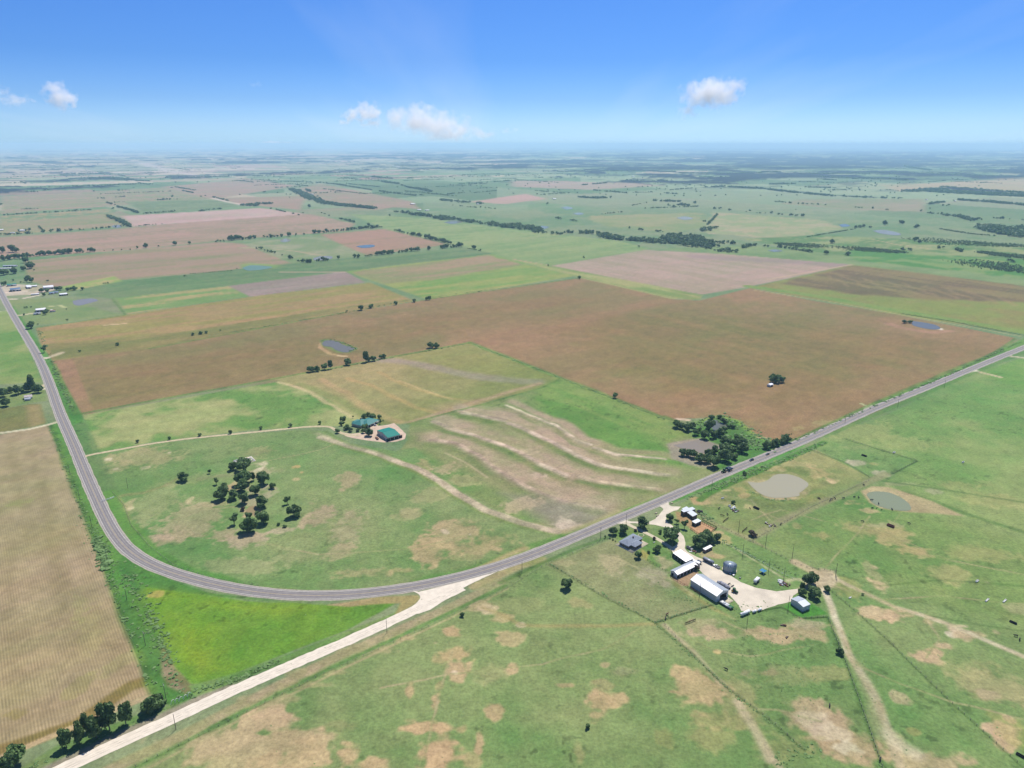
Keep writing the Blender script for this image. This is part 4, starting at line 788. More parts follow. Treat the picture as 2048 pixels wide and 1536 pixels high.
M_BARK = mat('tree_bark', (.11, .09, .07, 1), .95, nscale=3, namt=.2)

def tube_pts(p0, p1, r0, r1, n=6):
    p0 = np.array(p0, float); p1 = np.array(p1, float); d = p1 - p0; d /= np.linalg.norm(d)
    a = np.cross(d, [0, 0, 1]) if abs(d[2]) < .9 else np.cross(d, [1, 0, 0]); a /= np.linalg.norm(a); b = np.cross(d, a)
    V = []
    for p, r in ((p0, r0), (p1, r1)):
        for k in range(n):
            t = 2 * math.pi * k / n; V.append(p + r * (math.cos(t) * a + math.sin(t) * b))
    F = [(k, (k + 1) % n, n + (k + 1) % n, n + k) for k in range(n)]
    return np.array(V), np.array(F)
def join_vf(parts):
    V = []; Fc = []; o = 0
    for v, f in parts: V.append(v); Fc.append(f + o); o += len(v)
    return np.vstack(V), np.vstack(Fc)
def crown(seed, kind='round', nq=900, leaf=.055):
    """unit crown: radius about .5, height 0..1 ; leaf quads in clumps on branch ends"""
    g = np.random.default_rng(seed)
    lob = []
    if kind == 'tall': nl, rx, zc, hh = 16, .26, .55, .40
    elif kind == 'open': nl, rx, zc, hh = 9, .34, .6, .22
    elif kind == 'bush': nl, rx, zc, hh = 9, .32, .42, .28
    else: nl, rx, zc, hh = 20, .33, .53, .30
    for i in range(nl):
        t = g.uniform(0, 2 * math.pi); r = rx * math.sqrt(g.uniform(0, 1)); z = zc + hh * g.uniform(-1, 1) * math.sqrt(max(0, 1 - (r / rx) ** 2 * .7))
        lob.append((r * math.cos(t), r * math.sin(t), z, g.uniform(.12, .21) * (.85 if kind == 'open' else 1)))
    lob = np.array(lob)
    if kind != 'open': lob = np.vstack([lob, [0, 0, zc, rx * .85]])
    w = lob[:, 3] ** 2; w /= w.sum()
    j = g.choice(len(lob), nq, p=w)
    d = g.normal(size=(nq, 3)); d /= np.linalg.norm(d, axis=1)[:, None]
    rad = lob[j, 3] * g.uniform(.55, 1.08, nq) ** .6
    c = lob[j, :3] + d * rad[:, None] * [1, 1, .85]
    nrm = d + g.normal(size=(nq, 3)) * .55; nrm /= np.linalg.norm(nrm, axis=1)[:, None]
    a = np.cross(nrm, g.normal(size=(nq, 3))); a /= np.linalg.norm(a, axis=1)[:, None]; b = np.cross(nrm, a)
    s = leaf * g.uniform(.6, 1.35, nq)[:, None]
    V = np.stack([c - a * s - b * s * .7, c + a * s - b * s * .6, c + a * s * .8 + b * s * .8, c - a * s * .9 + b * s * .6], 1).reshape(-1, 3)
    V += g.normal(size=V.shape) * leaf * .12
    V[:, 2] = np.maximum(V[:, 2], .04)
    Fq = np.arange(nq * 4).reshape(-1, 4)
    lv = np.clip(g.normal(.5, .22, nq) + (hsh(j, j * 0, seed) - .5) * .5, 0, 1)
    return V, Fq, np.repeat(lv, 4), lob
def trunk(seed, lob, kind):
    g = np.random.default_rng(seed + 99); parts = []
    h = .2 if kind != 'bush' else .12
    parts.append(tube_pts((0, 0, -.02), (0.01, 0, h), .032, .024, 7))
    for L in lob[g.permutation(len(lob))[:6]]: parts.append(tube_pts((0.01, 0, h * .9), L[:3] * [.8, .8, .95], .018, .006, 5))
    return join_vf(parts)
VAR = {}
def variants():
    spec = [('round', 1500, .052), ('round', 1500, .052), ('round', 1400, .05), ('round', 1300, .055), ('tall', 1500, .045), ('tall', 1300, .045), ('open', 700, .045), ('open', 600, .045), ('bush', 600, .06), ('bush', 500, .06)]
    for i, (k, nq, lf) in enumerate(spec):
        for nm, mt in (('d', M_LEAF), ('f', M_LEAF2), ('r', M_LEAF3)):
            if nm == 'r' and k != 'bush' and i not in (3, 7): continue
            V, Fq, lv, lob = crown(100 + i, k, nq, lf)
            cm = mesh_np('crown', V, Fq, (mt,), {'leaf': ('POINT', lv)})
            tv, tf = trunk(100 + i, lob, k)
            tm = mesh_np('trunk', tv, tf, (M_BARK,))
            # small one-piece copy for trees a few pixels wide
            V2, F2, lv2, lob2 = crown(300 + i, k, 240, .10)
            t2v, t2f = tube_pts((0, 0, -.02), (0, 0, .4), .03, .02, 4)
            jv, jf = join_vf([(V2, F2), (t2v, t2f)])
            lvv = np.r_[lv2, np.zeros(len(t2v))]
            sm_ = mesh_np('small_tree', jv, jf, (mt, M_BARK), {'leaf': ('POINT', lvv)}, fmat=np.r_[np.zeros(len(F2), int), np.ones(len(t2f), int)])
            VAR.setdefault((k, nm), []).append((cm, tm, sm_))
variants()
ORD = ['first', 'second', 'third', 'fourth', 'fifth', 'sixth', 'seventh', 'eighth', 'ninth', 'tenth', 'eleventh', 'twelfth', 'thirteenth', 'fourteenth', 'fifteenth', 'sixteenth', 'seventeenth', 'eighteenth', 'nineteenth', 'twentieth']
def ordn(i):
    if i < 20: return ORD[i]
    t = {2: 'twenty', 3: 'thirty', 4: 'forty', 5: 'fifty'}[(i + 1) // 10]; r_ = (i + 1) % 10
    return (t + '-' + ORD[r_ - 1]) if r_ else {'twenty': 'twentieth', 'thirty': 'thirtieth', 'forty': 'fortieth', 'fifty': 'fiftieth'}[t]
CAND = []     # (apparent px, px, py, width m, height ratio, kind, leaf, label, group, name, category)
def tree(px, py, w, label, kind='round', leaf='d', hr=None, group=None, name='tree', cat='tree'):
    hr = hr or {'round': .92, 'tall': 1.7, 'open': .95, 'bush': .75}[kind]
    w = w * 1.14
    if len(label.split()) > 16: print('LONG', label)
    CAND.append([w, px, py, w * mpp(py), hr, kind, leaf, label, group, name, cat])
def cluster(items, where, group, kind='round', leaf='d', name='tree', cat='tree', look=None):
    """hand-placed trees of one row or clump, named by their order from the left of the photo"""
    it = sorted(items, key=lambda a: a[0]); n = len(it)
    big = max(range(n), key=lambda i: it[i][2]); sml = min(range(n), key=lambda i: it[i][2])
    for i, a in enumerate(it):
        k = a[3] if len(a) > 3 and a[3] else kind; lf = a[4] if len(a) > 4 else leaf
        adj = {'round': 'round', 'tall': 'tall', 'open': 'thin open', 'bush': 'low bushy'}[k]
        colr = {'d': 'dark green', 'f': 'lighter green', 'r': 'brownish'}[lf]
        pos = 'leftmost' if i == 0 else 'rightmost' if i == n - 1 else ordn(i)
        frm = '' if i in (0, n - 1) else ' from left'
        if look: lab = f"{look}, {pos}{frm} {where}"
        else: lab = f"{adj} {colr} {cat}, {pos}{frm} {where}"
        tree(a[0], a[1], a[2], lab, k, lf, group=group, name=name, cat=cat)

# --- single trees
tree(1133, 1180, 23, 'lone round dark tree in the pasture below the highway, left of the barns')
tree(923, 1235, 12, 'small round cedar alone in the pasture below the gravel road', 'bush', hr=1.0)
tree(1176, 1458, 13, 'small dark bush alone in the open pasture at the bottom', 'bush', hr=.9, name='bush', cat='bush')
tree(1681, 1311, 15, 'small round tree beside the dirt track leading down from the barns')
tree(1230, 797, 11, 'lone small tree on the fence line below the big brown field')
tree(1159, 558, 7, 'small tree at the far corner of the big brown field')
tree(1726, 1191, 6, 'small shrub beside the upper dirt track right of the farm', 'bush', name='bush', cat='bush')
tree(1490, 951, 9, 'small round tree on the verge between highway and large pond')
tree(1506, 1075, 18, 'grey-brown leafless-looking bush at the corner of the pond paddock', 'bush', 'r', name='bush', cat='bush')
tree(1467, 1008, 10, 'dark tree standing among white scrap in the pond paddock', 'bush')
tree(1636, 1000, 10, 'scraggly brush pile shrub beside the paddock lane', 'bush', 'r', hr=.5, name='bush', cat='bush')
tree(1096, 533, 3, 'tiny tree at the left tip of the pink ploughed field', 'tall')
tree(861, 697, 14, 'left of two touching trees on the far edge of the hay field'); tree(872, 697, 12, 'right of two touching trees on the far edge of the hay field')
tree(59, 658, 15, 'dark tree on the highway verge at the corner of the olive strip', 'round'); tree(86, 706, 14, 'broad open tree on the verge beside the highway entrance', 'open')
tree(366, 964, 22, 'lone dark tree in the loop pasture, left of the wooded clump')
tree(22, 1541, 44, 'large dark tree cut by the bottom left corner of the picture')
# --- row beside the gravel road, bottom left
cluster([(129, 1502, 27, 'tall'), (155, 1494, 28, 'tall'), (172, 1468, 24, 'tall'), (188, 1484, 34, 'tall'), (214, 1470, 40, 'tall'), (248, 1456, 30, 'tall')],
        'in row beside the white gravel road', 'tall trees beside the gravel road')
cluster([(296, 1434, 36, 'round'), (310, 1412, 26, 'round'), (320, 1418, 27, 'bush', 'f')], 'at the corner of the stubble field', 'trees at the stubble field corner')
# --- wooded clump inside the loop
cluster([(465.6, 942, 18), (484, 947, 30), (419, 948, 8, 'open'), (431, 971, 14, 'open'), (441, 1003, 28), (466, 1001, 22), (487, 1009, 22), (485.5, 972, 32), (481, 984, 24), (506, 962, 11, 'tall'), (525.4, 971, 25), (508, 992, 22), (544.7, 978, 13),
         (523, 1017, 27), (484, 1023, 11, 'bush', 'r'), (525, 1050, 28), (466, 1052, 24, 'open'), (494, 1070, 33, 'round', 'f'), (497, 1040, 15), (573.4, 1010, 16, 'open'), (587.5, 1037, 27), (556, 1052, 8, 'bush'), (569, 1056, 9, 'bush'), (448, 985, 18), (512, 1030, 10, 'bush')],
        'in the clump inside the highway loop', 'wooded clump in the loop pasture')
# --- young trees along the long drive
cluster([(274.5, 886, 7), (338, 880, 7), (399, 873, 7), (461, 868, 8), (521, 860, 7), (580, 854.5, 8), (639, 849, 7)], 'in the spaced row along the long drive', 'young trees along the long drive')
# --- green-roofed house
cluster([(685, 846, 13), (683, 852, 9), (692, 860, 12), (701, 864, 10), (716, 863.5, 11, 'bush', 'f'), (729, 861, 13), (727, 867, 9), (737, 874, 16), (727, 837, 11), (745, 841, 14), (736, 833, 9), (759, 838.5, 9), (761, 848.5, 6, 'tall'), (674.6, 867, 9), (671, 862, 5), (766, 842.5, 4, 'bush'), (706, 836.5, 3.5, 'tall')],
        'around the green-roofed house', 'garden trees round the green-roofed house')
# --- farm by the road
cluster([(1227, 1071, 16), (1247, 1069, 19), (1210, 1077, 5, 'tall'), (1220, 1078, 4.5, 'bush'), (1226.6, 1081.5, 5, 'bush'), (1231, 1084, 3.5, 'bush'), (1271.5, 1064, 7, 'bush', 'r')], 'left of the grey-roofed house', 'trees left of the grey-roofed house')
tree(1287.5, 1059, 25, 'broad dark tree between the two driveways at the farm entrance'); tree(1309, 1080, 8, 'small reddish bush beside the paved drive', 'bush', 'r', name='bush', cat='bush')
tree(1321, 1068, 8, 'small round tree on the grass between the two farm drives'); tree(1343, 1088, 34, 'large spreading tree beside the gravel drive, right of the grey house')
tree(1340, 1043, 17, 'bushy light green tree at the fork of the farm drive', 'round', 'f'); tree(1354, 1049, 11, 'small light tree left of the dirt pen', 'open', 'f'); tree(1370, 1059, 18, 'spreading light tree in front of the dirt pen', 'open', 'f')
cluster([(1276.5, 1118, 15, 'round', 'f'), (1315.5, 1107, 16), (1297, 1107, 9, 'bush', 'f')], 'behind the grey-roofed house', 'trees behind the grey-roofed house')
cluster([(1400, 1098, 28), (1411, 1088, 28), (1423, 1090, 16), (1434, 1084, 17)], 'beside the white portable building', 'dark tree clump in the middle of the farm')
tree(1393.5, 1142, 16, 'scruffy tree at the end of the long stable roof', 'bush', 'r'); 
cluster([(1623, 1174, 29), (1604, 1183, 11, 'tall'), (1605, 1194, 16), (1632, 1200, 24), (1626, 1190, 18), (1654.5, 1185, 15)], 'by the grey barn at the track junction', 'trees at the track junction')
# --- the two ponds by the highway
cluster([(1355, 857, 18), (1365, 860, 14), (1377, 864, 18), (1386, 857, 13), (1393, 872, 15), (1420, 861, 21), (1422.5, 840, 16, 'bush'), (1439, 838, 13, 'bush'), (1450, 848, 17, 'bush'), (1411, 880, 19, 'round', 'f'), (1428, 878, 17), (1440, 875, 19), (1450, 865, 13), (1468, 858, 14, 'bush', 'f'), (1459, 857, 11, 'bush', 'f'),
         (1449, 889, 17), (1461, 893, 17), (1474, 896, 18), (1485.5, 908, 24), (1487, 891, 19), (1475, 882, 13), (1400, 862, 10, 'bush', 'f'), (1433, 868, 12, 'bush', 'f')], 'around the small round pond', 'trees round the small pond')
cluster([(1367, 914, 17), (1379, 915, 16), (1390, 918, 18), (1402, 927, 20), (1414, 928, 20), (1428, 936, 26), (1431, 910, 18), (1452, 925, 27), (1449, 908, 22), (1463.5, 915, 22), (1470, 920, 14), (1418, 915, 16)], 'below the grey mud pond', 'wood below the mud pond')
cluster([(1534.6, 899, 18), (1544, 896, 12), (1553, 893, 16), (1566, 890, 15), (1573, 886, 19)], 'in the clump against the highway', 'clump against the highway')
cluster([(1546, 766, 15), (1553, 767, 17), (1565, 766, 15), (1545, 760, 13), (1557, 761, 13)], 'of the island in the brown field', 'tree island in the brown field')
cluster([(1811, 647, 11), (1820, 647, 10)], 'at the end of the field pond', 'bushes by the field pond', kind='bush')
# --- field edges
cluster([(619.5, 745, 13), (626, 744, 11), (634, 743.5, 12), (648, 740.5, 14), (661, 739, 11, 'tall'), (694.5, 731.5, 15), (731, 725, 13, 'tall'), (737, 724, 10), (747, 723, 12), (761, 718, 8), (768, 717, 10)], 'on the hay field edge', 'trees along the hay field edge')
cluster([(693, 625, 5), (721, 621, 11), (741, 617, 12, 'bush'), (791, 610, 8), (828, 605, 8), (853, 601, 7), (859, 600, 8), (958, 584.5, 3)], 'in the sparse row along the grass strip', 'sparse row along the grass strip')
cluster([(75, 650, 4), (134, 641.5, 5, 'bush'), (159, 704, 6), (234, 691.5, 8), (385, 671, 7), (400, 669, 8), (412, 667, 7), (440, 662, 4)], 'on the strip through the olive field', 'low bushes in the olive field', kind='bush', name='bush', cat='bush')
# --- houses on the left
cluster([(3, 795, 18), (18, 787, 13), (34, 790, 20), (51, 785, 18), (60.5, 783, 18, 'tall'), (73.5, 787, 18), (9, 814, 17)], 'around the yard left of the highway', 'trees round the left-hand yard')
cluster([(6, 572, 11), (52, 564, 9), (61.5, 565, 11), (95, 564, 5), (41, 566, 4), (26, 562, 5), (82, 585, 9), (87, 592, 7), (93, 584, 8), (112, 581, 8), (119, 581, 9), (134, 582, 7), (140, 582, 7), (147, 581, 10), (164, 580.5, 7)], 'among the metal sheds of the hamlet', 'trees among the hamlet sheds')
cluster([(47, 631, 5), (49, 617, 5, 'bush'), (53, 616, 5, 'bush'), (89, 630, 10), (93, 625, 8), (62, 615, 4, 'bush'), (132, 619, 3, 'bush')], 'around the white barn below the hamlet', 'trees round the white barn')
cluster([(3, 506, 13), (23, 505, 15), (31, 505, 10), (4, 522, 12), (17, 520, 12), (26, 518, 12), (37, 518, 11), (46, 518, 12), (50, 526, 12), (57, 538, 16), (62, 534, 11), (46, 542, 10), (5, 551, 14), (12, 549, 10), (25, 548, 15), (55, 560, 9), (68, 541, 4, 'bush')], 'in the far left farmstead grove', 'farmstead grove at the far left')
# --- hedgerow trees further off: positions read along each row
def row(pts, step, w, where, group, jx=.3, miss=0.0, kind='round', leaf='d'):
    """pts: picture points of the row; step, w in source pixels at that distance"""
    P = np.array(pts, float); d = np.r_[0, np.cumsum(np.hypot(*np.diff(P, axis=0).T))]; s = np.arange(0, d[-1] + .01, step)
    out = []
    for q in s:
        if random.random() < miss: continue
        q2 = q + random.uniform(-jx, jx) * step
        ww = w * random.uniform(.7, 1.3)
        out.append((float(np.interp(q2, d, P[:, 0])), float(np.interp(q2, d, P[:, 1])) + random.uniform(-.4, .4), ww))
    return out
def rowc(lst, where, group, **k):
    it = []
    for pts, step, w in lst: it += row(pts, step, w, where, group)
    cluster(it, where, group, **k)
rowc([([(54, 514.5), (78, 512)], 6, 8.5), ([(84, 511.5), (112, 509.5)], 6.5, 8.5), ([(118, 509), (140, 507)], 5.5, 9), ([(153, 506), (170, 505)], 6, 7.5), ([(177, 504.5), (191, 503)], 6, 9)], 'in the hedgerow above the lower brown field', 'hedgerow left of the lower brown field')
rowc([([(274, 497), (280, 497)], 7, 7), ([(290, 495.5), (291, 495.5)], 7, 9), ([(315, 494), (318, 494)], 9, 5), ([(348, 491.5), (349, 491)], 9, 7), ([(378, 488.5), (379, 488)], 9, 8), ([(208, 502), (260, 500)], 17, 3)], 'in gappy row between brown fields', 'gappy row between the brown fields')
rowc([([(431, 485), (452, 482.5)], 5.5, 6.5), ([(458, 481.5), (480, 479.5)], 5, 9), ([(485, 479.5), (512, 477)], 5.5, 6.5), ([(528, 475.5), (568, 473.5)], 7, 6), ([(577, 473), (578, 473)], 9, 7), ([(592, 471), (593, 471)], 9, 7), ([(607, 470), (608, 470)], 8, 4)], 'in the hedgerow above the pond meadow', 'hedgerow above the pond meadow')
rowc([([(626, 467), (648, 465.5)], 5, 6), ([(652, 465), (705, 460)], 5, 6), ([(708, 459.5), (765, 455.5)], 4.6, 6)], 'in the dense hedge above the square pond field', 'dense hedge above the square pond field')
rowc([([(788, 461.5), (805, 466.5)], 5, 5.5), ([(808, 467), (820, 469)], 5.5, 4.5), ([(824, 471), (844, 475)], 4.8, 7), ([(851, 477), (872, 482)], 5, 7.5), ([(876, 483), (905, 489)], 5, 8)], 'in the hedge right of the square pond field', 'hedge right of the square pond field')
rowc([([(731, 513.5), (747, 512)], 4.5, 6), ([(753, 510.5), (768, 509)], 5, 7.5), ([(773, 508.5), (790, 507)], 4.5, 7.5), ([(797, 506), (816, 504)], 6, 6), ([(822, 503.5), (840, 501.5)], 6, 7.5), ([(858, 500.5), (860, 500)], 5, 9), ([(884, 497.5), (925, 493.5)], 5.5, 7.5)], 'in row below the square pond field', 'row below the square pond field')
rowc([([(945, 496.5), (954, 499.5)], 5, 7), ([(961, 501), (962, 501)], 5, 5), ([(676, 518), (677, 518)], 5, 5.5), ([(708, 516), (718, 516)], 9, 6)], 'on the edge of the long green hay field', 'trees on the hay field edge')
rowc([([(597, 524), (626, 526)], 5, 6.5), ([(633, 523), (660, 521)], 6, 6.5), ([(580, 517.5), (586, 518)], 6, 7), ([(529, 503), (552, 507.5)], 5, 5), ([(513, 498), (523, 499)], 5, 5), ([(564, 511), (565, 511)], 5, 4)], 'in the hedge left of the meadow ponds', 'hedge left of the meadow ponds')
# --- a few trees one can tell apart beyond the brown fields
for x, y, w, lab in [(1278, 495, 5, 'small dark tree above the top edge of the pink field, right one of two'), (1168, 516, 5, 'small dark tree above the top left edge of the pink field, left one of two'),
                     (1653, 509, 9, 'dark bush tree between creek wood and olive field, left of two'), (1696, 511, 12, 'dark bushy tree between creek wood and olive field, right of two'),
                     (1666, 487, 12, 'round dark tree alone in the marsh meadow'), (1771, 450, 9, 'left of three round trees on the pale slope right of centre'), (1806, 448, 12, 'middle of three round trees on the pale slope right of centre'),
                     (1834, 456, 11, 'right of three round trees on the pale slope right of centre'), (1831, 482, 12, 'left tree of the pair in the marsh meadow'), (1841, 486, 10, 'right tree of the pair in the marsh meadow'),
                     (1606, 434, 7, 'small round tree right of the low wood behind the tan field'), (737, 452, 7, 'small dark tree at the top corner of the square pond field'), (779, 432, 5, 'tiny tree in the green pasture left of the creek'),
                     (1095, 409, 5, 'tiny dark tree beside the pale pond far off'), (618, 416, 7, 'small tree in the corner of the far pink field')]:
    tree(x, y, w, lab, 'bush' if w > 9 else 'round')
CAND.sort(key=lambda c: -c[0])
def pick(kind, leaf):
    k = (kind, leaf)
    if k not in VAR: k = ('bush', leaf) if leaf == 'r' else (kind, 'd')
    return random.choice(VAR[k])
FAR = []     # x, y, width, height
for i, (w, px, py, wm, hr, kind, leaf, lab, grp, name, cat) in enumerate(CAND):
    x, y = G(px, py); y += wm * 0.25; rz = random.uniform(0, 6.28); sx_ = wm * random.uniform(.95, 1.1); hh = wm * hr * random.uniform(.92, 1.1); z = float(relief(x, y))
    if i >= 296: FAR.append((x, y, wm, hh)); continue
    cm, tm, sm_ = pick(kind, leaf)
    if w >= 9.5:
        o = thing(name, lab, cat, (x, y, z), rz, grp); o.scale = (sx_, wm, hh)
        link('crown', cm, o); link('trunk', tm, o)
    else:
        o = link(name, sm_); o.location = (x, y, z); o.rotation_euler = (0, 0, rz); o.scale = (sx_, wm, hh); tag(o, lab, cat, grp)
# ------------------------------------------------------------------ far rows and woods: past counting one by one, one object
def frow(pts, wm, dens=.9, width=0, hm=None):
    P = np.array([G(*p) for p in pts]); d = np.r_[0, np.cumsum(np.hypot(*np.diff(P, axis=0).T))]
    n = max(1, int(d[-1] / (wm * .62) * dens * max(1, width / (wm * .8))))
    q = rng.uniform(0, d[-1], n); x = np.interp(q, d, P[:, 0]); y = np.interp(q, d, P[:, 1])
    taper = 1 if not width else np.sin(np.clip(q / d[-1], .02, .98) * math.pi) ** .3
    a = rng.uniform(-.5, .5, n) * width * taper; b = rng.uniform(-.5, .5, n) * width * taper
    keep = fbm(x, y, 45, 7, 2) > (0.36 if width else .30)
    for i in range(n):
        if not keep[i]: continue
        w = wm * random.uniform(.55, 1.3); FAR.append((x[i] + a[i], y[i] + b[i] + (random.uniform(-2, 2) if not width else 0), w, w * random.uniform(.7, 1.0)))
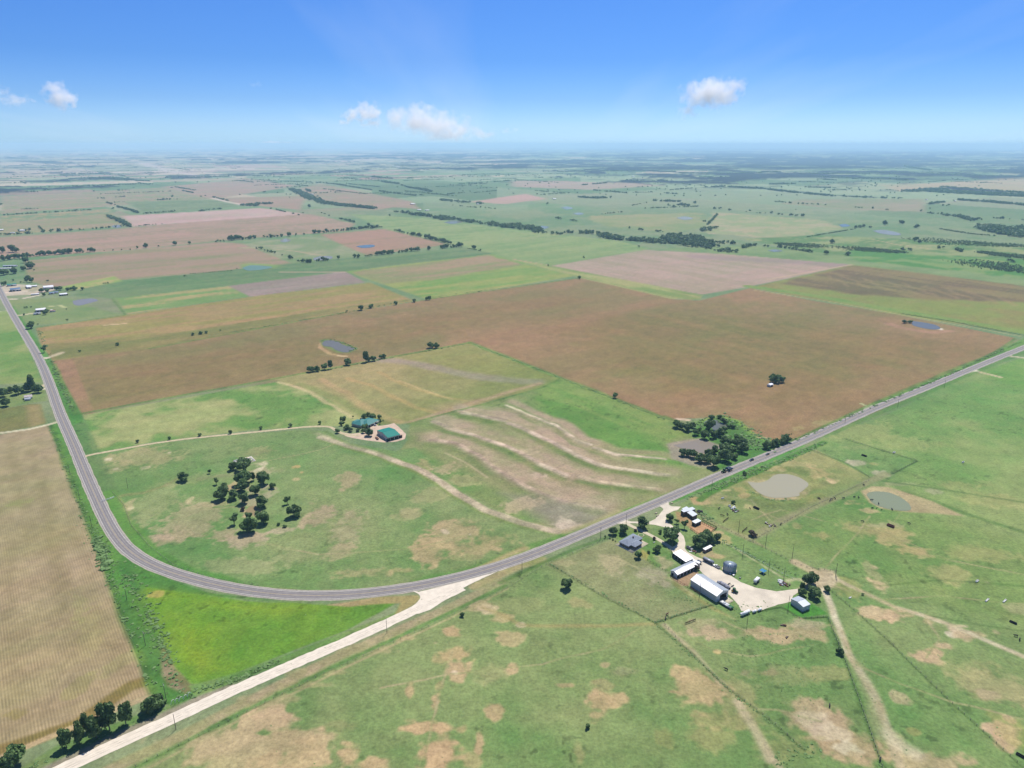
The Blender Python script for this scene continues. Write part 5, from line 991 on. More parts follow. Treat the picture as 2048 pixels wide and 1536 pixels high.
for a in [
    # creek wood through the middle
    ([(785, 424), (806, 425)], 10, .9, 0), ([(807, 425), (835, 430), (860, 434)], 13, 1, 45), ([(867, 433), (890, 439), (914, 439)], 13, 1.1, 60), ([(917, 441), (934, 444)], 12, .9, 25), ([(937, 444), (980, 449), (1024, 456)], 13, 1.1, 60),
    ([(1024, 451), (1050, 456), (1072, 460)], 14, 1.2, 80), ([(1072, 462), (1092, 468), (1116, 468)], 12, 1, 50), ([(1120, 469), (1130, 467)], 11, .8, 0), ([(1134, 466), (1170, 466), (1206, 471), (1241, 480)], 14, 1.1, 60),
    ([(1258, 480), (1290, 483), (1349, 487)], 14, 1.2, 60), ([(1344, 478), (1370, 482), (1405, 492)], 14, 1.5, 130), ([(1340, 472), (1380, 474), (1400, 484)], 13, 1, 60), ([(1405, 484), (1430, 486), (1464, 488)], 11, .7, 40), ([(1412, 500), (1440, 503), (1470, 504)], 12, .9, 40), ([(1410, 492), (1420, 502)], 12, 1, 20),
    ([(1484, 496), (1510, 491)], 11, .9, 20), ([(1519, 493), (1560, 495), (1600, 501), (1623, 505)], 10, 1.1, 14), ([(1320, 490), (1325, 489)], 8, .6, 0),
    ([(882, 400), (915, 404), (965, 408)], 12, 1.2, 50), ([(905, 411), (955, 416)], 9, .7, 0), ([(960, 415), (1000, 419)], 8, .4, 0),
    # long wood left of centre
    ([(582, 379), (605, 388), (625, 399), (655, 408), (690, 412), (752, 418)], 15, 1.3, 55), ([(578, 396), (584, 396)], 15, 1, 12), ([(612, 380), (622, 384)], 13, 1, 20), ([(592, 397), (600, 397)], 11, .7, 0),
    ([(569, 364), (628, 365)], 10, .9, 0), ([(632, 365), (672, 369), (737, 380), (787, 387), (832, 392)], 11, 1.1, 10), ([(835, 391), (858, 391)], 10, .9, 0), ([(858, 388), (882, 389)], 10, .9, 0), ([(602, 427), (642, 425)], 10, .9, 8), ([(642, 426), (662, 433), (712, 446)], 9.5, 1.1, 8), ([(540, 417), (600, 431)], 8, .9, 6),
    ([(512, 408), (542, 408)], 13, 1.3, 40), ([(485, 411), (512, 412)], 14, 1.4, 50), ([(462, 414), (486, 413)], 7, .5, 0), ([(397, 423), (430, 419), (458, 417)], 8.5, 1, 8), ([(282, 428), (330, 425), (353, 423)], 9, 1.1, 8), ([(235, 414), (258, 420), (282, 428)], 11, 1.3, 14), ([(212, 405), (231, 411)], 9, 1, 6),
    ([(33, 429), (100, 425), (170, 421), (233, 417)], 8, 1.1, 4), ([(0, 431), (30, 430)], 9, 1, 6), ([(216, 433), (240, 443), (262, 454)], 13, 1.5, 18), ([(222, 431), (246, 432)], 11, 1, 14), ([(176, 459), (225, 455), (260, 452)], 8, .9, 4), ([(125, 463), (144, 461)], 11, 1.1, 6), ([(85, 465), (120, 463)], 11, 1.2, 8), ([(150, 461), (176, 459)], 7, .5, 0),
    ([(270, 453), (300, 450), (325, 448)], 5, .6, 0), ([(345, 447), (350, 446)], 8, 1, 0), ([(0, 465), (30, 463), (54, 462)], 12, 1, 50), ([(0, 471), (50, 468), (84, 466)], 9, .8, 8), ([(78, 454), (88, 464)], 8, .8, 0),
    ([(426, 395), (457, 402)], 10, 1, 8), ([(364, 381), (387, 386)], 9, 1, 8), ([(310, 401), (342, 399)], 12, 1, 14), ([(345, 399), (356, 399)], 7, .5, 0), ([(195, 397), (211, 397)], 13, .9, 10), ([(225, 395), (253, 393)], 9, .7, 0), ([(228, 405), (250, 404)], 7, .8, 0),
    ([(42, 384), (76, 383)], 11, .8, 10), ([(85, 380), (122, 378)], 13, .9, 18), ([(147, 373), (192, 370)], 13, .8, 20), ([(201, 369), (241, 368)], 9, 1, 0), ([(253, 368), (272, 367)], 11, .9, 10), ([(42, 419), (76, 418)], 8, .9, 0), ([(243, 380), (265, 380)], 8, .8, 0), ([(300, 368), (330, 366)], 6, .4, 0), ([(340, 375), (346, 374)], 6, .7, 0),
    ([(0, 410), (4, 409)], 12, 1, 0), ([(325, 354), (360, 354), (400, 353)], 12, 1, 20), ([(400, 352), (500, 350), (512, 350)], 13, .8, 40), ([(270, 360), (300, 361)], 12, 1, 30), ([(176, 356), (215, 354), (262, 359)], 14, 1.5, 110), ([(120, 346), (180, 344), (220, 343)], 13, 1, 50),
    ([(512, 350), (580, 347), (720, 344)], 12, .5, 30), ([(592, 347), (612, 347)], 11, .8, 0), ([(700, 344), (720, 343)], 10, .8, 0), ([(512, 363), (552, 361)], 9, .9, 0), ([(547, 352), (562, 352)], 9, 1, 0),
    ([(745, 354), (760, 356), (785, 358)], 16, 1, 45), ([(765, 364), (797, 369)], 14, 1.2, 40), ([(802, 371), (818, 376)], 10, .8, 10), ([(817, 376), (840, 379), (862, 384)], 14, 1.3, 35), ([(810, 357), (828, 357)], 10, .9, 0), ([(845, 357), (905, 354)], 8, .8, 0), ([(918, 369), (960, 367), (1024, 362)], 10, 1.1, 4), ([(952, 378), (985, 376)], 7, .5, 0),
    ([(893, 389), (930, 386)], 9, 1, 8), ([(940, 387), (994, 382)], 7, .8, 0), ([(935, 354), (1020, 352)], 10, .5, 10), ([(940, 333), (1020, 332)], 14, .7, 60), ([(790, 330), (835, 332)], 14, .8, 60), ([(820, 342), (900, 338)], 12, .5, 20),
    # right of the creek
    ([(1404, 463), (1430, 456)], 14, 1, 30), ([(1415, 450), (1424, 441), (1434, 430)], 9, 1.1, 8), ([(1405, 443), (1414, 443)], 12, 1, 10), ([(1426, 418), (1444, 418)], 12, .9, 10), ([(1456, 421), (1466, 420)], 11, .9, 0), ([(1490, 424), (1500, 424)], 11, .8, 0), ([(1505, 426), (1540, 427)], 8, .5, 0), ([(1306, 402), (1335, 403), (1361, 404)], 12, 1.2, 30),
    ([(1355, 410), (1378, 412)], 14, 1.2, 25), ([(1336, 411), (1350, 414)], 10, .8, 8), ([(1384, 406), (1393, 407)], 13, .9, 0), ([(1290, 417), (1400, 413)], 7, .35, 20), ([(1239, 454), (1262, 457), (1287, 461)], 8, 1, 4), ([(1306, 462), (1344, 467)], 9, .9, 4), ([(1112, 437), (1126, 439)], 10, 1, 10), ([(1138, 441), (1155, 443)], 8, 1, 6), ([(1180, 431), (1250, 424)], 7, .5, 0),
    ([(1158, 395), (1190, 397), (1221, 396)], 13, 1.2, 40), ([(1184, 381), (1216, 384)], 11, 1.2, 12), ([(1220, 384), (1254, 387)], 11, 1, 14), ([(1266, 386), (1306, 385)], 9, .8, 10), ([(1329, 387), (1357, 389)], 11, 1, 14), ([(1164, 371), (1200, 368), (1222, 366)], 10, 1.1, 20), ([(1254, 363), (1289, 365)], 15, 1.2, 50), ([(1229, 353), (1284, 350)], 9, 1, 4), ([(1274, 375), (1290, 374)], 7, .7, 0),
    ([(1298, 365), (1320, 362), (1380, 371)], 10, .6, 40), ([(1339, 381), (1360, 379), (1384, 377)], 9, 1.1, 10), ([(1386, 357), (1431, 360)], 11, 1.1, 15), ([(1394, 371), (1410, 372)], 9, .8, 10), ([(1262, 412), (1296, 405)], 7, .4, 0), ([(1068, 357), (1086, 356)], 9, .9, 0), ([(1110, 358), (1128, 357)], 9, .8, 0), ([(1093, 409), (1095, 409)], 9, 1, 0),
    ([(1411, 375), (1450, 374), (1536, 379)], 13, 1.3, 35), ([(1536, 380), (1590, 386), (1656, 392)], 14, 1.4, 40), ([(1661, 393), (1700, 394), (1748, 397)], 14, 1.3, 35), ([(1761, 397), (1787, 397)], 13, 1.2, 20), ([(1795, 398), (1804, 397)], 10, .8, 0), ([(1546, 404), (1565, 405), (1586, 407)], 11, 1, 4), ([(1594, 408), (1620, 409), (1653, 411)], 12, .9, 6),
    ([(1540, 370), (1590, 369)], 12, 1.2, 20), ([(1594, 375), (1650, 377), (1718, 378)], 11, 1, 14), ([(1656, 382), (1690, 381)], 10, .8, 10), ([(1706, 415), (1730, 417)], 8, .7, 0), ([(1742, 417), (1762, 419)], 12, 1, 4), ([(1768, 420), (1780, 421)], 9, .7, 0), ([(1574, 430), (1597, 433)], 14, 1.1, 14), ([(1552, 429), (1566, 430)], 9, .9, 0), ([(1536, 426), (1544, 427)], 14, 1, 4),
    ([(1590, 420), (1592, 420)], 9, 1, 0), ([(1812, 384), (1850, 384), (1881, 380)], 14, 1.5, 140), ([(1860, 384), (1950, 388), (2060, 394)], 14, 1.6, 190), ([(1880, 376), (1960, 382), (2060, 388)], 14, 1.2, 60), ([(1770, 381), (1800, 383)], 9, .9, 6), ([(1856, 409), (1888, 405)], 13, 1.1, 25), ([(1884, 412), (1898, 412)], 11, .9, 6), ([(1906, 402), (1912, 402)], 10, 1, 0),
    ([(1918, 401), (1980, 405), (2060, 412)], 14, 1.4, 40), ([(1854, 427), (1883, 429)], 12, 1.1, 10), ([(1889, 431), (1920, 434), (1956, 445)], 14, 1.4, 28), ([(1952, 440), (1962, 440)], 13, 1, 20), ([(1840, 422), (1842, 423)], 13, .8, 0), ([(1860, 418), (1862, 418)], 10, 1, 0), ([(1948, 455), (1955, 456)], 15, 1, 6), ([(1975, 436), (1990, 437), (2048, 441)], 12, .7, 6), ([(1977, 453), (2000, 462), (2048, 474)], 14, 1.6, 110), ([(2038, 455), (2060, 462)], 14, 1, 40),
    ([(1711, 456), (1730, 454)], 12, 1, 12), ([(1736, 455), (1748, 456)], 10, .9, 6), ([(1611, 475), (1640, 470), (1711, 458)], 4.5, 1, 3), ([(1801, 500), (1823, 501)], 12, 1.3, 10), ([(1873, 497), (1886, 496)], 9, .9, 4), ([(1891, 498), (1910, 500), (1925, 504)], 11, 1.2, 12), ([(2011, 523), (2033, 526)], 11, 1, 8), ([(2042, 520), (2060, 522)], 12, 1, 8), ([(2036, 494), (2060, 496)], 15, 1.1, 14), ([(1880, 458), (1940, 468), (1990, 472)], 5, .4, 20),
    ([(1963, 505), (2010, 512), (2060, 516)], 6, .9, 60), ([(1560, 488), (1700, 497), (1800, 505)], 4.5, .5, 90), ([(1790, 475), (1900, 485), (2040, 492)], 4.5, .3, 120), ([(1900, 520), (2048, 540)], 4.5, .4, 120), ([(1980, 535), (2060, 548)], 6, .6, 40),
    ([(1640, 356), (1700, 358), (1812, 362)], 14, 1.3, 110), ([(1628, 359), (1672, 362)], 11, 1.1, 30), ([(1600, 350), (1800, 349), (1940, 354), (2060, 356)], 14, 1.3, 60), ([(1790, 356), (1800, 356)], 14, 1, 0), ([(1894, 361), (1940, 362)], 9, .8, 10), ([(1360, 348), (1450, 350), (1560, 346)], 14, 1, 60), ([(1110, 345), (1200, 344), (1350, 345)], 13, .9, 40), ([(1400, 356), (1500, 356)], 12, .5, 60), ([(1810, 330), (1830, 337), (1860, 343)], 12, .7, 100),
    # thin hedges and low scrub nearer by
    ([(935, 497), (975, 505)], 3, .9, 0), ([(380, 548), (470, 541)], 2.6, .5, 0), ([(205, 568), (216, 567)], 4, 1, 0), ([(369, 553), (377, 552.5)], 4, 1, 0), ([(472, 538), (476, 537)], 4, .7, 0), ([(1560, 872), (1600, 868)], 3, .5, 0)]:
    frow(*a)
# loose trees on the distant plain
for _ in range(2600):
    d = random.uniform(4200, 15000); az = random.uniform(-.85, .85) ; x = d * az; y = d
    k = fbm(np.array([x]), np.array([y]), 700, 222, 3)[0]
    if k > (.47 if az > .0 else .56): FAR.append((x, y, random.uniform(9, 17), random.uniform(8, 12)))
# hedges of the far section grid
for _ in range(230):
    r0 = random.uniform(4300, 13000); az = random.uniform(-.8, .8); x = r0 * az; y = r0
    if az > .05 and r0 < 5500: continue
    along = DA if random.random() < .62 else DB; n = int(random.uniform(12, 60)); s0 = random.uniform(9, 13)
    for i in range(n):
        if random.random() < .2: continue
        q = i * s0; FAR.append((x + along[0] * q + random.uniform(-3, 3), y + along[1] * q + random.uniform(-3, 3), random.uniform(8, 13), random.uniform(6, 10)))
def far_mesh(name, L, mts, quads=26, leaf=.17):
    L = np.array(L); n = len(L); tm_ = [crown(700 + i, 'bush', quads, leaf)[:3] for i in range(6)]
    zr = relief(L[:, 0], L[:, 1]); zr = zr
    kk = rng.integers(0, 6, n); rz = rng.uniform(0, 6.28, n); Vs = []; lv = []
    for t in range(6):
        I = np.nonzero(kk == t)[0]
        if len(I) == 0: continue
        V, Fq, l = tm_[t]
        c, s = np.cos(rz[I])[:, None], np.sin(rz[I])[:, None]
        x = (V[None, :, 0] * c - V[None, :, 1] * s) * L[I, 2][:, None] + L[I, 0][:, None]
        y = (V[None, :, 0] * s + V[None, :, 1] * c) * L[I, 2][:, None] + L[I, 1][:, None]
        z = V[None, :, 2] * L[I, 3][:, None] * 1.05 + zr[I][:, None]
        Vs.append(np.stack([x, y, z], -1).reshape(-1, 3)); lv.append((np.tile(l, (len(I), 1)) * .8 + rng.uniform(-.1, .3, (len(I), 1))).ravel())
    V = np.vstack(Vs); lv = np.clip(np.concatenate(lv), 0, 1)
    o = link(name, mesh_np(name, V, np.arange(len(V)).reshape(-1, 4), mts, {'leaf': ('POINT', lv)})); tag(o, kind='stuff'); return o
print('far trees', len(FAR), 'cands', len(CAND))
nearF = [f for f in FAR if math.hypot(f[0], f[1]) < 5200]; farF = [f for f in FAR if math.hypot(f[0], f[1]) >= 5200]
tag(far_mesh('distant_trees', nearF, (M_LEAF,), 34, .15), 'distant hedgerows, creek woods and scattered trees of the plain', 'trees')
tag(far_mesh('horizon_trees', farF, (M_LEAF,), 12, .26), 'woods and tree lines fading towards the horizon', 'trees')
# ------------------------------------------------------------------ undergrowth: weeds and scrub along verges and fences
WEED = []
def weeds(line, w, n, s0, s1):
    P = np.array([G(*p) for p in line]); d = np.r_[0, np.cumsum(np.hypot(*np.diff(P, axis=0).T))]
    for _ in range(n):
        q = random.uniform(0, d[-1]); s = random.uniform(s0, s1)
        x = float(np.interp(q, d, P[:, 0])) + random.gauss(0, w / 2.4); y = float(np.interp(q, d, P[:, 1])) + random.gauss(0, w / 2.4)
        WEED.append((x, y, s * random.uniform(.9, 1.8), s * random.uniform(.28, .5)))
weeds([(102, 858), (205, 1122), (300, 1370)], 4, 260, .6, 1.8)
weeds([(190, 1075), (215, 1140)], 4, 60, 2, 4.5)
weeds([(255, 1150), (290, 1215), (305, 1265), (340, 1330)], 7, 220, .6, 1.7)
weeds([(300, 1200), (330, 1300), (345, 1380), (390, 1395)], 6, 80, .8, 1.8)
weeds([(180, 1040), (210, 1110), (250, 1180)], 10, 150, .5, 1.4)
weeds([(385, 1380), (470, 1360), (560, 1320)], 3, 120, .6, 1.6)
weeds([(40, 1545), (200, 1478), (330, 1418)], 3, 70, .4, 1.1)
weeds([(102, 724), (122, 770), (148, 822)], 4, 130, 1, 2.4)
weeds([(76, 655), (90, 690), (104, 725)], 4, 50, 1, 2.6)
weeds([(1420, 982), (1520, 941), (1610, 903), (1650, 885)], 4, 220, .7, 2.0)
weeds([(1380, 996), (1420, 977), (1530, 930)], 4, 120, .6, 1.6)
weeds([(1580, 884), (1740, 816), (1900, 748), (2040, 684)], 3, 280, .8, 2.4)
weeds([(1395, 850), (1440, 834), (1480, 848), (1530, 880)], 12, 160, 1, 2.6)
weeds([(1460, 875), (1520, 890)], 22, 160, 1, 2.6)
weeds([(944, 688), (1122, 757), (1330, 839)], 2.5, 260, .6, 1.8)
weeds([(642, 682), (668, 680), (690, 688), (712, 697), (700, 704)], 4, 70, 1, 2.6)
weeds([(1500, 985), (1530, 1000), (1570, 1004), (1625, 1002)], 5, 170, .6, 1.6)
weeds([(1100, 1128), (1310, 1245), (1424, 1210)], 1.6, 120, .4, 1.1)
weeds([(1310, 1247), (1400, 1325), (1470, 1390), (1610, 1500)], 1.6, 150, .4, .9)
weeds([(1655, 1238), (1690, 1320), (1765, 1536)], 1.2, 90, .3, .8)
weeds([(1430, 1075), (1500, 1110), (1590, 1150)], 3, 120, .4, 1.2)
weeds([(1240, 1330), (1500, 1330)], 20, 0, .3, .8)
weeds([(1480, 1290), (1560, 1300), (1620, 1300)], 22, 150, .25, .7)
weeds([(1560, 1370), (1620, 1380), (1650, 1400)], 18, 90, .25, .7)
weeds([(1555, 1536), (1600, 1510), (1620, 1500)], 7, 60, .4, 1.1)
weeds([(1200, 1150), (1300, 1200), (1400, 1210)], 20, 120, .25, .6)
weeds([(1395, 1024), (1420, 1040)], 5, 60, .6, 1.8)
weeds([(1360, 1200), (1560, 1225)], 10, 120, .3, .9)
weeds([(860, 595), (1150, 557)], 3, 120, 1, 2.2)
weeds([(820, 600), (700, 624), (520, 655), (420, 672)], 4, 160, 1, 2.4)
weeds([(620, 746), (940, 686)], 2, 160, .7, 2.0)
weeds([(1805, 628), (1900, 642), (2048, 672)], 2.5, 160, .8, 2.2)
weeds([(1505, 575), (1640, 545), (1700, 531)], 2, 60, .8, 1.8)
weeds([(300, 888), (600, 1180)], 120, 200, .3, .7)
weeds([(700, 1350), (1400, 1450)], 130, 250, .25, .5)
weeds([(1500, 1250), (2000, 1450)], 100, 350, .25, .6)
M_WEED = leaf_mat('weeds', (.10, .18, .05), (.19, .31, .10))
far_mesh('undergrowth', WEED, (M_WEED,), 10, .30)
# ------------------------------------------------------------------ buildings
def rib_mat(name, col, ang=0.0, metal=.15, rough=.45, pitch=.9, spec=.5):
    """sheet metal: weathered colour with standing seams across the local X axis"""
    m = bpy.data.materials.new(name); m.use_nodes = True; n = m.node_tree; L = n.links; b = n.nodes['Principled BSDF']
    b.inputs['Metallic'].default_value = metal; b.inputs['Roughness'].default_value = rough; b.inputs['Specular IOR Level'].default_value = spec
    t = n.nodes.new('ShaderNodeTexCoord'); z = n.nodes.new('ShaderNodeTexNoise'); z.inputs['Scale'].default_value = .35; z.inputs['Detail'].default_value = 5
    L.new(t.outputs['Object'], z.inputs['Vector'])
    x = n.nodes.new('ShaderNodeMix'); x.data_type = 'RGBA'; x.inputs[6].default_value = tuple(c * .82 for c in col[:3]) + (1,); x.inputs[7].default_value = col; L.new(z.outputs[0], x.inputs[0])
    s = n.nodes.new('ShaderNodeSeparateXYZ'); L.new(t.outputs['Object'], s.inputs[0])
    w = n.nodes.new('ShaderNodeMath'); w.operation = 'MULTIPLY'; w.inputs[1].default_value = 2 * math.pi / pitch; L.new(s.outputs['X'], w.inputs[0])
    si = n.nodes.new('ShaderNodeMath'); si.operation = 'SINE'; L.new(w.outputs[0], si.inputs[0])
    r = n.nodes.new('ShaderNodeMapRange'); r.inputs[1].default_value = .86; r.inputs[2].default_value = 1; r.inputs[3].default_value = 1; r.inputs[4].default_value = .84; L.new(si.outputs[0], r.inputs[0])
    v = n.nodes.new('ShaderNodeVectorMath'); v.operation = 'SCALE'; L.new(x.outputs[2], v.inputs[0]); L.new(r.outputs[0], v.inputs['Scale']); L.new(v.outputs[0], b.inputs['Base Color'])
    return m
M_WHROOF = rib_mat('white_and_glare_metal_roof', (.80, .79, .78, 1), rough=.42); M_GALV = rib_mat('galvanised_roof', (.42, .45, .47, 1), metal=.3, rough=.38)  # the white also paints sun glare on front slopes of barn and stable
M_GREEN = rib_mat('green_metal_roof', (.008, .18, .14, 1), rough=.6, pitch=.6, metal=0, spec=.15); M_GREEN2 = rib_mat('weathered_green_roof', (.035, .17, .155, 1), rough=.6, pitch=.6, metal=0, spec=.2)
M_BLUE = rib_mat('blue_metal_roof', (.10, .17, .26, 1), rough=.4); M_SHING = mat('grey_shingles', (.20, .23, .27, 1), .8, nscale=1.2, namt=.12)
M_WALLG = rib_mat('pale_metal_siding', (.52, .49, .50, 1), metal=.1, rough=.6); M_WALLW = mat('cream_wall', (.50, .48, .42, 1), .8, nscale=.8); M_BRICK = mat('brown_brick_wall', (.20, .14, .11, 1), .9, nscale=2)
M_DARK = mat('dark_parts_and_bay_shade', (.012, .012, .014, 1), .9); M_TRIM = mat('white_trim', (.6, .6, .58, 1), .6); M_GLASS = mat('window_glass', (.03, .04, .05, 1), .1, spec=.6); M_WOOD = mat('weathered_wood', (.16, .12, .09, 1), .9, nscale=1.5)  # M_DARK colours dark parts and stands in for shade inside open bays
M_RUST = mat('rusty_steel', (.13, .06, .04, 1), .8, nscale=2); M_WHITE = mat('white_paint', (.7, .7, .68, 1), .45, nscale=1, namt=.08); M_BLACK = mat('black_rubber', (.02, .02, .02, 1), .8); M_STEEL = mat('grey_steel', (.28, .29, .31, 1), .45, metal=.4)
M_BLUEP = mat('blue_paint', (.02, .18, .32, 1), .5); M_GRNP = mat('green_paint', (.03, .12, .04, 1), .45); M_DKB = mat('dark_blue_paint', (.03, .05, .09, 1), .3, spec=.6); M_REDP = mat('dull_red_paint', (.16, .05, .04, 1), .6); M_TAR = mat('grey_tarpaulin', (.25, .25, .28, 1), .7, nscale=1); M_YEL = mat('yellow_paint', (.55, .40, .05, 1), .5)

def boxes(L):
    """list of (x0,x1,y0,y1,z0,z1) -> verts, quads"""
    V = []; Fq = []
    for x0, x1, y0, y1, z0, z1 in L:
        o = len(V); V += [(x0, y0, z0), (x1, y0, z0), (x1, y1, z0), (x0, y1, z0), (x0, y0, z1), (x1, y0, z1), (x1, y1, z1), (x0, y1, z1)]
        Fq += [(o + 3, o + 2, o + 1, o), (o + 4, o + 5, o + 6, o + 7), (o, o + 1, o + 5, o + 4), (o + 1, o + 2, o + 6, o + 5), (o + 2, o + 3, o + 7, o + 6), (o + 3, o, o + 4, o + 7)]
    return np.array(V, float), np.array(Fq)
def bxo(name, L, m, parent, kind=None):
    V, Fq = boxes(L); o = link(name, mesh_np(name, V, Fq, (m,)), parent)
    if kind: o['kind'] = kind
    return o
def pmesh(name, V, Fs, m, parent):
    me = bpy.data.meshes.new(name); me.from_pydata([tuple(map(float, v)) for v in V], [], [tuple(f) for f in Fs]); me.materials.append(m); me.update()
    return link(name, me, parent)
def cyl(name, r, h, m, parent, z0=0, n=24, axis='z', c=(0, 0), r2=None, cap=True):
    r2 = r if r2 is None else r2; V = []; 
    for zz_, rr_ in ((z0, r), (z0 + h, r2)):
        for k in range(n):
            t = 2 * math.pi * k / n; a, b = rr_ * math.cos(t), rr_ * math.sin(t)
            V.append((c[0] + a, c[1] + b, zz_) if axis == 'z' else (zz_, c[0] + a, c[1] + b) if axis == 'x' else (c[0] + a, zz_, c[1] + b))
    Fs = [(k, (k + 1) % n, n + (k + 1) % n, n + k) for k in range(n)]
    if cap: Fs += [tuple(range(n))[::-1], tuple(range(n, 2 * n))]
    if axis == 'y': Fs = [f[::-1] for f in Fs]
    o = pmesh(name, V, Fs, m, parent)
    for p in o.data.polygons:
        if len(p.vertices) == 4: p.use_smooth = True
    return o
def rect(A, B, Cc, z):
    """rectangle from three picture corners seen at height z: centre, half length along AB, half width, heading"""
    a = np.array(G(*A, z)); b = np.array(G(*B, z)); c = np.array(G(*Cc, z))
    e = b - a; L = np.hypot(*e); e /= L; nrm = np.array([-e[1], e[0]]); w = float((c - b) @ nrm)
    cen = a + e * L / 2 + nrm * w / 2
    return cen, L / 2, abs(w) / 2, math.atan2(e[1], e[0])
def slab(P, t):
    """thick sheet: polygon P (ccw from above) given thickness t downwards"""
    n = len(P); V = [tuple(p) for p in P] + [(p[0], p[1], p[2] - t) for p in P]
    return V, [tuple(range(n)), tuple(range(2 * n - 1, n - 1, -1))] + [(i, n + i, n + (i + 1) % n, (i + 1) % n) for i in range(n)]
def gable(label, cat, name, A, B, Cc, eave, rise, wallm, roofm, over=.4, roof2=None, wall=True, openings=(), mono=False, group=None):
    """ridge parallel to AB; A-B-C are eave corners. openings: (side 'x+','x-','y+','y-', centre, width, height)"""
    cen, hx, hy, rz = rect(A, B, Cc, eave)
    t = thing(name, label, cat, (cen[0], cen[1], float(relief(*cen))), rz, group); wx, wy = hx - over, hy - over
    top = eave + rise
    if wall:
        if mono: V = [(-wx, -wy, 0), (wx, -wy, 0), (wx, wy, 0), (-wx, wy, 0), (-wx, -wy, eave - .12), (wx, -wy, eave - .12), (wx, wy, top - .12), (-wx, wy, top - .12)]; Fs = [(0, 1, 5, 4), (1, 2, 6, 5), (2, 3, 7, 6), (3, 0, 4, 7)]
        else: V = [(-wx, -wy, 0), (wx, -wy, 0), (wx, wy, 0), (-wx, wy, 0), (-wx, -wy, eave - .06), (wx, -wy, eave - .06), (wx, wy, eave - .06), (-wx, wy, eave - .06), (-wx, 0, top - .12), (wx, 0, top - .12)]; Fs = [(0, 1, 5, 4), (2, 3, 7, 6), (1, 2, 6, 9, 5), (3, 0, 4, 8, 7)]
        pmesh('wall', V, Fs, wallm, t)
    else:
        nx = max(2, int(2 * wx / 4.5) + 1)
        for i in range(nx):
            for sy in (-1, 1):
                x = -wx + 2 * wx * i / (nx - 1); bxo('post', [(x - .1, x + .1, sy * wy - .1, sy * wy + .1, 0, eave - .05)], M_WOOD, t)
    if mono:
        V, Fs = slab([(-hx, -hy, eave), (hx, -hy, eave), (hx, hy, top), (-hx, hy, top)], .1); pmesh('roof', V, Fs, roofm, t)
    else:
        V, Fs = slab([(-hx, -hy, eave), (hx, -hy, eave), (hx, 0, top), (-hx, 0, top)], .1); pmesh('roof_slope', V, Fs, roofm, t)
        V, Fs = slab([(-hx, .002, top), (hx, .002, top), (hx, hy, eave), (-hx, hy, eave)], .1); pmesh('roof_slope', V, Fs, roof2 or roofm, t)
        bxo('ridge_cap', [(-hx - .02, hx + .02, -.18, .18, top - .02, top + .05)], roofm, t)
    for nm, side, c, w, h, m in openings:  # bays are not cut out: dark panels paint the shade inside
        e = .05
        if side == 'x+': bx_ = (wx - .02, wx + e, c - w / 2, c + w / 2, .0, h)
        elif side == 'x-': bx_ = (-wx - e, -wx + .02, c - w / 2, c + w / 2, .0, h)
        elif side == 'y+': bx_ = (c - w / 2, c + w / 2, wy - .02, wy + e, .0, h)
        else: bx_ = (c - w / 2, c + w / 2, -wy - e, -wy + .02, .0, h)
        if nm == 'window': bx_ = bx_[:4] + (1.0, h)
        bxo(nm, [bx_], m, t)
    return t
def hip(parent, cx, cy, hx, hy, eave, rise, m, name='roof'):
    L = min(hx, hy)
    if hx >= hy: r0, r1 = (cx - hx + L, cy), (cx + hx - L, cy)
    else: r0, r1 = (cx, cy - hy + L), (cx, cy + hy - L)
    a, b, c, d = (cx - hx, cy - hy, eave), (cx + hx, cy - hy, eave), (cx + hx, cy + hy, eave), (cx - hx, cy + hy, eave)
    p, q = (*r0, eave + rise), (*r1, eave + rise)
    lo = [(v[0], v[1], eave - .18) for v in (a, b, c, d)]
    V = [a, b, c, d, p, q] + lo
    if hx >= hy: Fs = [(0, 1, 5, 4), (1, 2, 5), (2, 3, 4, 5), (3, 0, 4)]
    else: Fs = [(0, 1, 4), (1, 2, 5, 4), (2, 3, 5), (3, 0, 4, 5)]
    Fs += [(0, 6, 7, 1), (1, 7, 8, 2), (2, 8, 9, 3), (3, 9, 6, 0), (9, 8, 7, 6)]
    return pmesh(name, V, Fs, m, parent)

# big barn, open at its right-hand end
cen, hx, hy, rz = rect((1380.5, 1159), (1433.7, 1193), (1459.8, 1181.5), 5.0)
t = thing('barn', 'largest barn with long glare-whitened metal roof and wide open end', 'barn', (cen[0], cen[1], 0), rz); top = 7.3; ev = 5.0
wx, wy = hx - .3, hy - .3
pmesh('side_wall', [(-wx, -wy, 0), (wx, -wy, 0), (wx, -wy, ev - .1), (-wx, -wy, ev - .1)], [(0, 1, 2, 3)], M_WALLG, t)
pmesh('side_wall', [(-wx, wy, 0), (wx, wy, 0), (wx, wy, ev - .1), (-wx, wy, ev - .1)], [(3, 2, 1, 0)], M_WALLG, t)
pmesh('end_wall', [(-wx, -wy, 0), (-wx, wy, 0), (-wx, wy, ev - .1), (-wx, 0, top - .15), (-wx, -wy, ev - .1)], [(0, 1, 2, 3, 4)], M_WALLG, t)
d0, d1 = -wy * .42, wy * .72
pmesh('end_wall', [(wx, -wy, 0), (wx, d0, 0), (wx, d0, 4.3), (wx, d1, 4.3), (wx, d1, 0), (wx, wy, 0), (wx, wy, ev - .1), (wx, 0, top - .15), (wx, -wy, ev - .1)], [(0, 1, 2, 8), (2, 3, 6, 7, 8), (3, 4, 5, 6)], M_TRIM, t)
pmesh('floor', [(-wx, -wy, .07), (wx, -wy, .07), (wx, wy, .07), (-wx, wy, .07)], [(0, 1, 2, 3)], M_WOOD, t)
